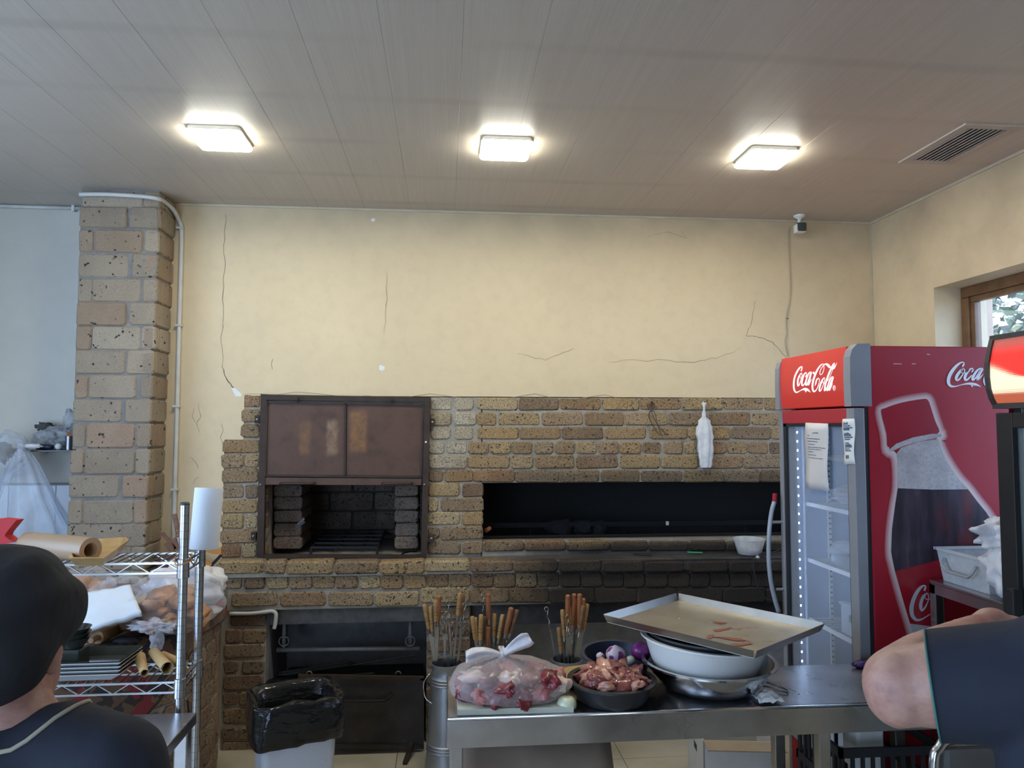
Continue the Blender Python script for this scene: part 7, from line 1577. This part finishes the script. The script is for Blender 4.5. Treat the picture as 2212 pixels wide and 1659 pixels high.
for e in (-1, 1):
    hp = HP + sh * (.085 * e); kn_ = Vector((hp.x + .01 * e, hp.y + .02, hipz * .53)); an = Vector((hp.x + .01 * e, hp.y, .09)); cone(sk_, hp, kn_, .075, .05); cone(sk_, kn_, an, .048, .035)
body = skinned(sk_, 'body', M_SKIN, p1, .0075)
for e in (-1, 1): ey_ = qf(e * .032, .077, .012); MB().blob(ey_, .0125, 2).build('eye', M('eye_white', (.7, .68, .65), .2), p1, smooth=True)
shm = MB(); cone(shm, SR + Vector((0, 0, .012)), SR.lerp(ER, .62), .066, .062); cone(shm, SL + Vector((0, 0, .012)), SL.lerp(EL, .62), .066, .062)
tt = Matrix((sh, Vector((0, 0, 1)).cross(sh), Vector((0, 0, 1)))).transposed()
for k in range(15):
    s_ = k / 14; c_ = (NB + Vector((0, 0, -.085))).lerp(HP + Vector((0, 0, -.04)), s_); w = .155 + .035 * math.sin(math.pi * min(1, s_ * 1.6)) - .01 * s_; shm.blob(c_, (w, .105 + .02 * math.sin(math.pi * s_), .08), 3, mat=tt)
cone(shm, NB + sh * .06 + Vector((0, 0, -.035)), SR + Vector((0, 0, .01)), .068, .066); cone(shm, NB - sh * .06 + Vector((0, 0, -.035)), SL + Vector((0, 0, .01)), .068, .066)
shm.blob(NB + Vector((0, 0, -.03)), (.094, .088, .05), 3, mat=tt); shirt = skinned(shm, 'shirt', M_NAVYC, p1, .010, 8)
from mathutils.bvhtree import BVHTree
bv = BVHTree.FromPolygons([v.co + wloc(p1) for v in shirt.data.vertices], [tuple(q__.vertices) for q__ in shirt.data.polygons])
colp = []
for k in range(32):
    a = 2 * math.pi * k / 32; q_ = NB + sh * (.080 * math.cos(a)) + Vector((0, 0, 1)).cross(sh) * (.076 * math.sin(a)); hit = bv.ray_cast(q_ + Vector((0, 0, .2)), Vector((0, 0, -1)))
    colp.append((hit[0] if hit[0] is not None else q_) + Vector((0, 0, .0015)))
MB().tube(colp, .0028, 8, closed=True).build('collar_edge', M('trim_beige', (.45, .40, .30), .8), p1, smooth=True)
tr_ = MB(); cone(tr_, HP + sh * .05, HP - sh * .05, .125, .125)
for e in (-1, 1): hp = HP + sh * (.085 * e); kn_ = Vector((hp.x + .01 * e, hp.y + .02, hipz * .53)); an = Vector((hp.x + .01 * e, hp.y, .08)); cone(tr_, hp, kn_, .098, .072); cone(tr_, kn_, an, .070, .058)
skinned(tr_, 'trousers', M_TROU, p1, .012, 6)
for e in (-1, 1): hp = HP + sh * (.085 * e); sm = MB(); cone(sm, (hp.x + .01 * e, hp.y - .03, .045), (hp.x + .01 * e + .02, hp.y + .15, .035), .044, .034); skinned(sm, 'shoe', M_SHOE, p1, .008, 3, [((0, 0, .002), (0, 0, -1))])
cp = MB(); u3 = RFm.col[2]
def capb(x_, y_, z_, r3): cp.blob(qf(x_, y_, z_), r3, 4, mat=RFm)
capb(0, -.012, .048, (.097, .106, .088)); capb(0, -.045, .02, (.095, .092, .098)); capb(-.022, -.055, -.030, (.074, .064, .070)); capb(-.045, -.062, -.075, (.055, .045, .045)); capb(0, .02, .048, (.092, .086, .070)); capb(.034, -.025, .052, (.066, .085, .078))
co = skinned(cp, 'cap', M_CAPC, p1, .007, 10)
for v in co.data.vertices:
    n_ = noise.noise(v.co * 8) * .007 + noise.noise(Vector((v.co.x * 5 + v.co.z * 6, v.co.y * 5, v.co.z * 24 - v.co.x * 14))) * .0075; v.co += v.normal * n_

# man at the right, bent arm in front
E_ = atY(1950, 1482, 1.04); S_ = atY(2300, 1468, .93)
p2 = empty('person', (S_.x + .17, S_.y + .02, 0), 'person at the right edge in a navy short-sleeved shirt, bent elbow held out', 'person')
fwd2 = Vector((.18, .98, 0)).normalized(); sd2 = Vector((.98, -.18, 0)).normalized()
NB2 = S_ + sd2 * .125 + Vector((0, 0, .085)); CH2 = NB2 + Vector((0, 0, -.22)); HP2 = NB2 + Vector((0, 0, -.60)); S2r = NB2 + sd2 * .19 + Vector((0, 0, -.07)); H2 = NB2 + Vector((0, .03, .18)) + fwd2 * .03
Wr2 = E_ + Vector((.22, .13, .035)); E2r = S2r + Vector((.06, .02, -.29)); W2r = E2r + fwd2 * .22 + Vector((0, 0, .03))
sk_ = MB(); qf2, RF2 = head_parts(sk_, H2, fwd2, 1.05)
cone(sk_, H2 + Vector((0, -.02, -.05)), NB2 + Vector((0, 0, -.04)), .062, .068)
cone(sk_, S_, S_.lerp(E_, .55), .066, .068); cone(sk_, S_.lerp(E_, .55), E_, .068, .056); cone(sk_, E_, E_.lerp(Wr2, .3), .058, .056); cone(sk_, E_.lerp(Wr2, .3), Wr2, .056, .032); sk_.blob(E_ + Vector((-.018, -.012, 0)), (.045, .045, .055), 3)
hand(sk_, Wr2, (1, .4, .2), (0, 0, 1)); cone(sk_, S2r, E2r, .06, .05); cone(sk_, E2r, W2r, .048, .03); hand(sk_, W2r, fwd2, (0, 0, 1))
cone(sk_, S_, NB2 + Vector((0, 0, -.05)), .06, .06); cone(sk_, S2r, NB2 + Vector((0, 0, -.05)), .06, .06); cone(sk_, NB2 + Vector((0, 0, -.06)), HP2, .10, .11)
for e in (-1, 1): hp = HP2 + sd2 * (.095 * e); kn_ = Vector((hp.x, hp.y + .02, HP2.z * .53)); an = Vector((hp.x, hp.y, .09)); cone(sk_, hp, kn_, .085, .056); cone(sk_, kn_, an, .054, .038)
skinned(sk_, 'body', M_SKIN, p2, .0075)
for e in (-1, 1): MB().blob(qf2(e * .032, .078, .012), .013, 2).build('eye', M('eye_white', (.7, .68, .65), .2), p2, smooth=True)
hr = MB(); hr.blob(qf2(0, -.02, .045), Vector((.088, .106, .094)), 4, mat=RF2); hr.blob(qf2(0, -.06, 0), Vector((.08, .07, .08)), 3, mat=RF2); skinned(hr, 'hair', M('hair_dark', (.02, .016, .014), .6, bmp=.6, bscale=200), p2, .008, 4)
SL_ = S_.lerp(E_, .80)
shm = MB(); cone(shm, S_ + Vector((.02, 0, .0)), SL_ + (SL_ - S_).normalized() * .05, .088, .079)
tt = Matrix((sd2, fwd2, Vector((0, 0, 1)))).transposed()
for k in range(16):
    s_ = k / 15; c_ = (NB2 + Vector((0, 0, -.10))).lerp(HP2 + Vector((0, 0, -.06)), s_); shm.blob(c_, (.185 + .03 * math.sin(math.pi * min(1, s_ * 1.5)), .125 + .02 * math.sin(math.pi * s_), .09), 3, mat=tt)
cone(shm, NB2 + Vector((0, 0, -.06)), S_ + Vector((.01, 0, .01)), .08, .088); cone(shm, NB2 + Vector((0, 0, -.06)), S2r, .08, .078); cone(shm, S2r, S2r.lerp(E2r, .6), .078, .07)
ad = (SL_ - S_).normalized(); ad2 = (ad + Vector((.0, .0, .10))).normalized()
skinned(shm, 'shirt', M_NAVYC, p2, .010, 8, [(SL_, ad2)])
rng = []; xa = ad2.orthogonal().normalized(); ya = ad2.cross(xa)
MB().tube([SL_ + (xa * math.cos(a) + ya * math.sin(a)) * .0768 for a in (2 * math.pi * k / 36 for k in range(36))], .0016, 6, closed=True).build('sleeve_edge', M('trim_green', (.05, .19, .16), .7), p2, smooth=True)
q_ = atY(2178, 1402, .955); MB().rbox(q_ + Vector((-.013, -.010, -.004)), q_ + Vector((.013, .004, .003)), .0015).build('sleeve_tag', M('tag_yellow', (.60, .38, .06), .7), p2)
tr_ = MB(); cone(tr_, HP2 + sd2 * .06, HP2 - sd2 * .06, .135, .135)
for e in (-1, 1): hp = HP2 + sd2 * (.095 * e); kn_ = Vector((hp.x, hp.y + .02, HP2.z * .53)); an = Vector((hp.x, hp.y, .08)); cone(tr_, hp, kn_, .105, .078); cone(tr_, kn_, an, .076, .062)
skinned(tr_, 'trousers', M_TROU, p2, .012, 6)
for e in (-1, 1): hp = HP2 + sd2 * (.095 * e); sm = MB(); cone(sm, (hp.x, hp.y - .04, .048), Vector((hp.x, hp.y, .038)) + fwd2 * .17, .048, .037); skinned(sm, 'shoe', M_SHOE, p2, .008, 3, [((0, 0, .002), (0, 0, -1))])

# chair with a chrome hoop back beside him
CX, CY = atY(2095, 1640, 1.72).x, 1.75; zt_ = atY(2060, 1596, 1.72).z
ch = empty('cafe_chair', (CX, CY, 0), 'chair with a chrome hoop back half hidden behind the bent arm', 'chair')
cl = atY(2016, 1640, 1.72).x; wv = CX - cl
hoop = [(CX - wv, 1.72, 0), (CX - wv, 1.72, .45), (CX - wv, 1.72, zt_ - .09), (CX - wv * .82, 1.72, zt_ - .02), (CX - wv * .45, 1.72, zt_), (CX + wv * .45, 1.72, zt_), (CX + wv * .82, 1.72, zt_ - .02), (CX + wv, 1.72, zt_ - .09), (CX + wv, 1.72, .45), (CX + wv, 1.72, 0)]
MB().tube([Vector(q__) for q__ in catmull(hoop, 5)], .012, 12).build('hoop_frame', M_STB, ch, smooth=True)
MB().rbox((CX - wv + .02, 1.705, zt_ - .24), (CX + wv - .02, 1.735, zt_ - .018), .012).build('backrest', M('pad_grey', (.12, .12, .12), .6), ch)
MB().rbox((CX - wv, 1.34, .43), (CX + wv, 1.71, .48), .015).build('seat', M('pad_grey', (.12, .12, .12), .6), ch)
for e in (-1, 1): MB().tube([(CX + e * wv * .95, 1.36, .44), (CX + e * wv, 1.33, 0)], .011, 10).build('leg', M_STB, ch, smooth=True)
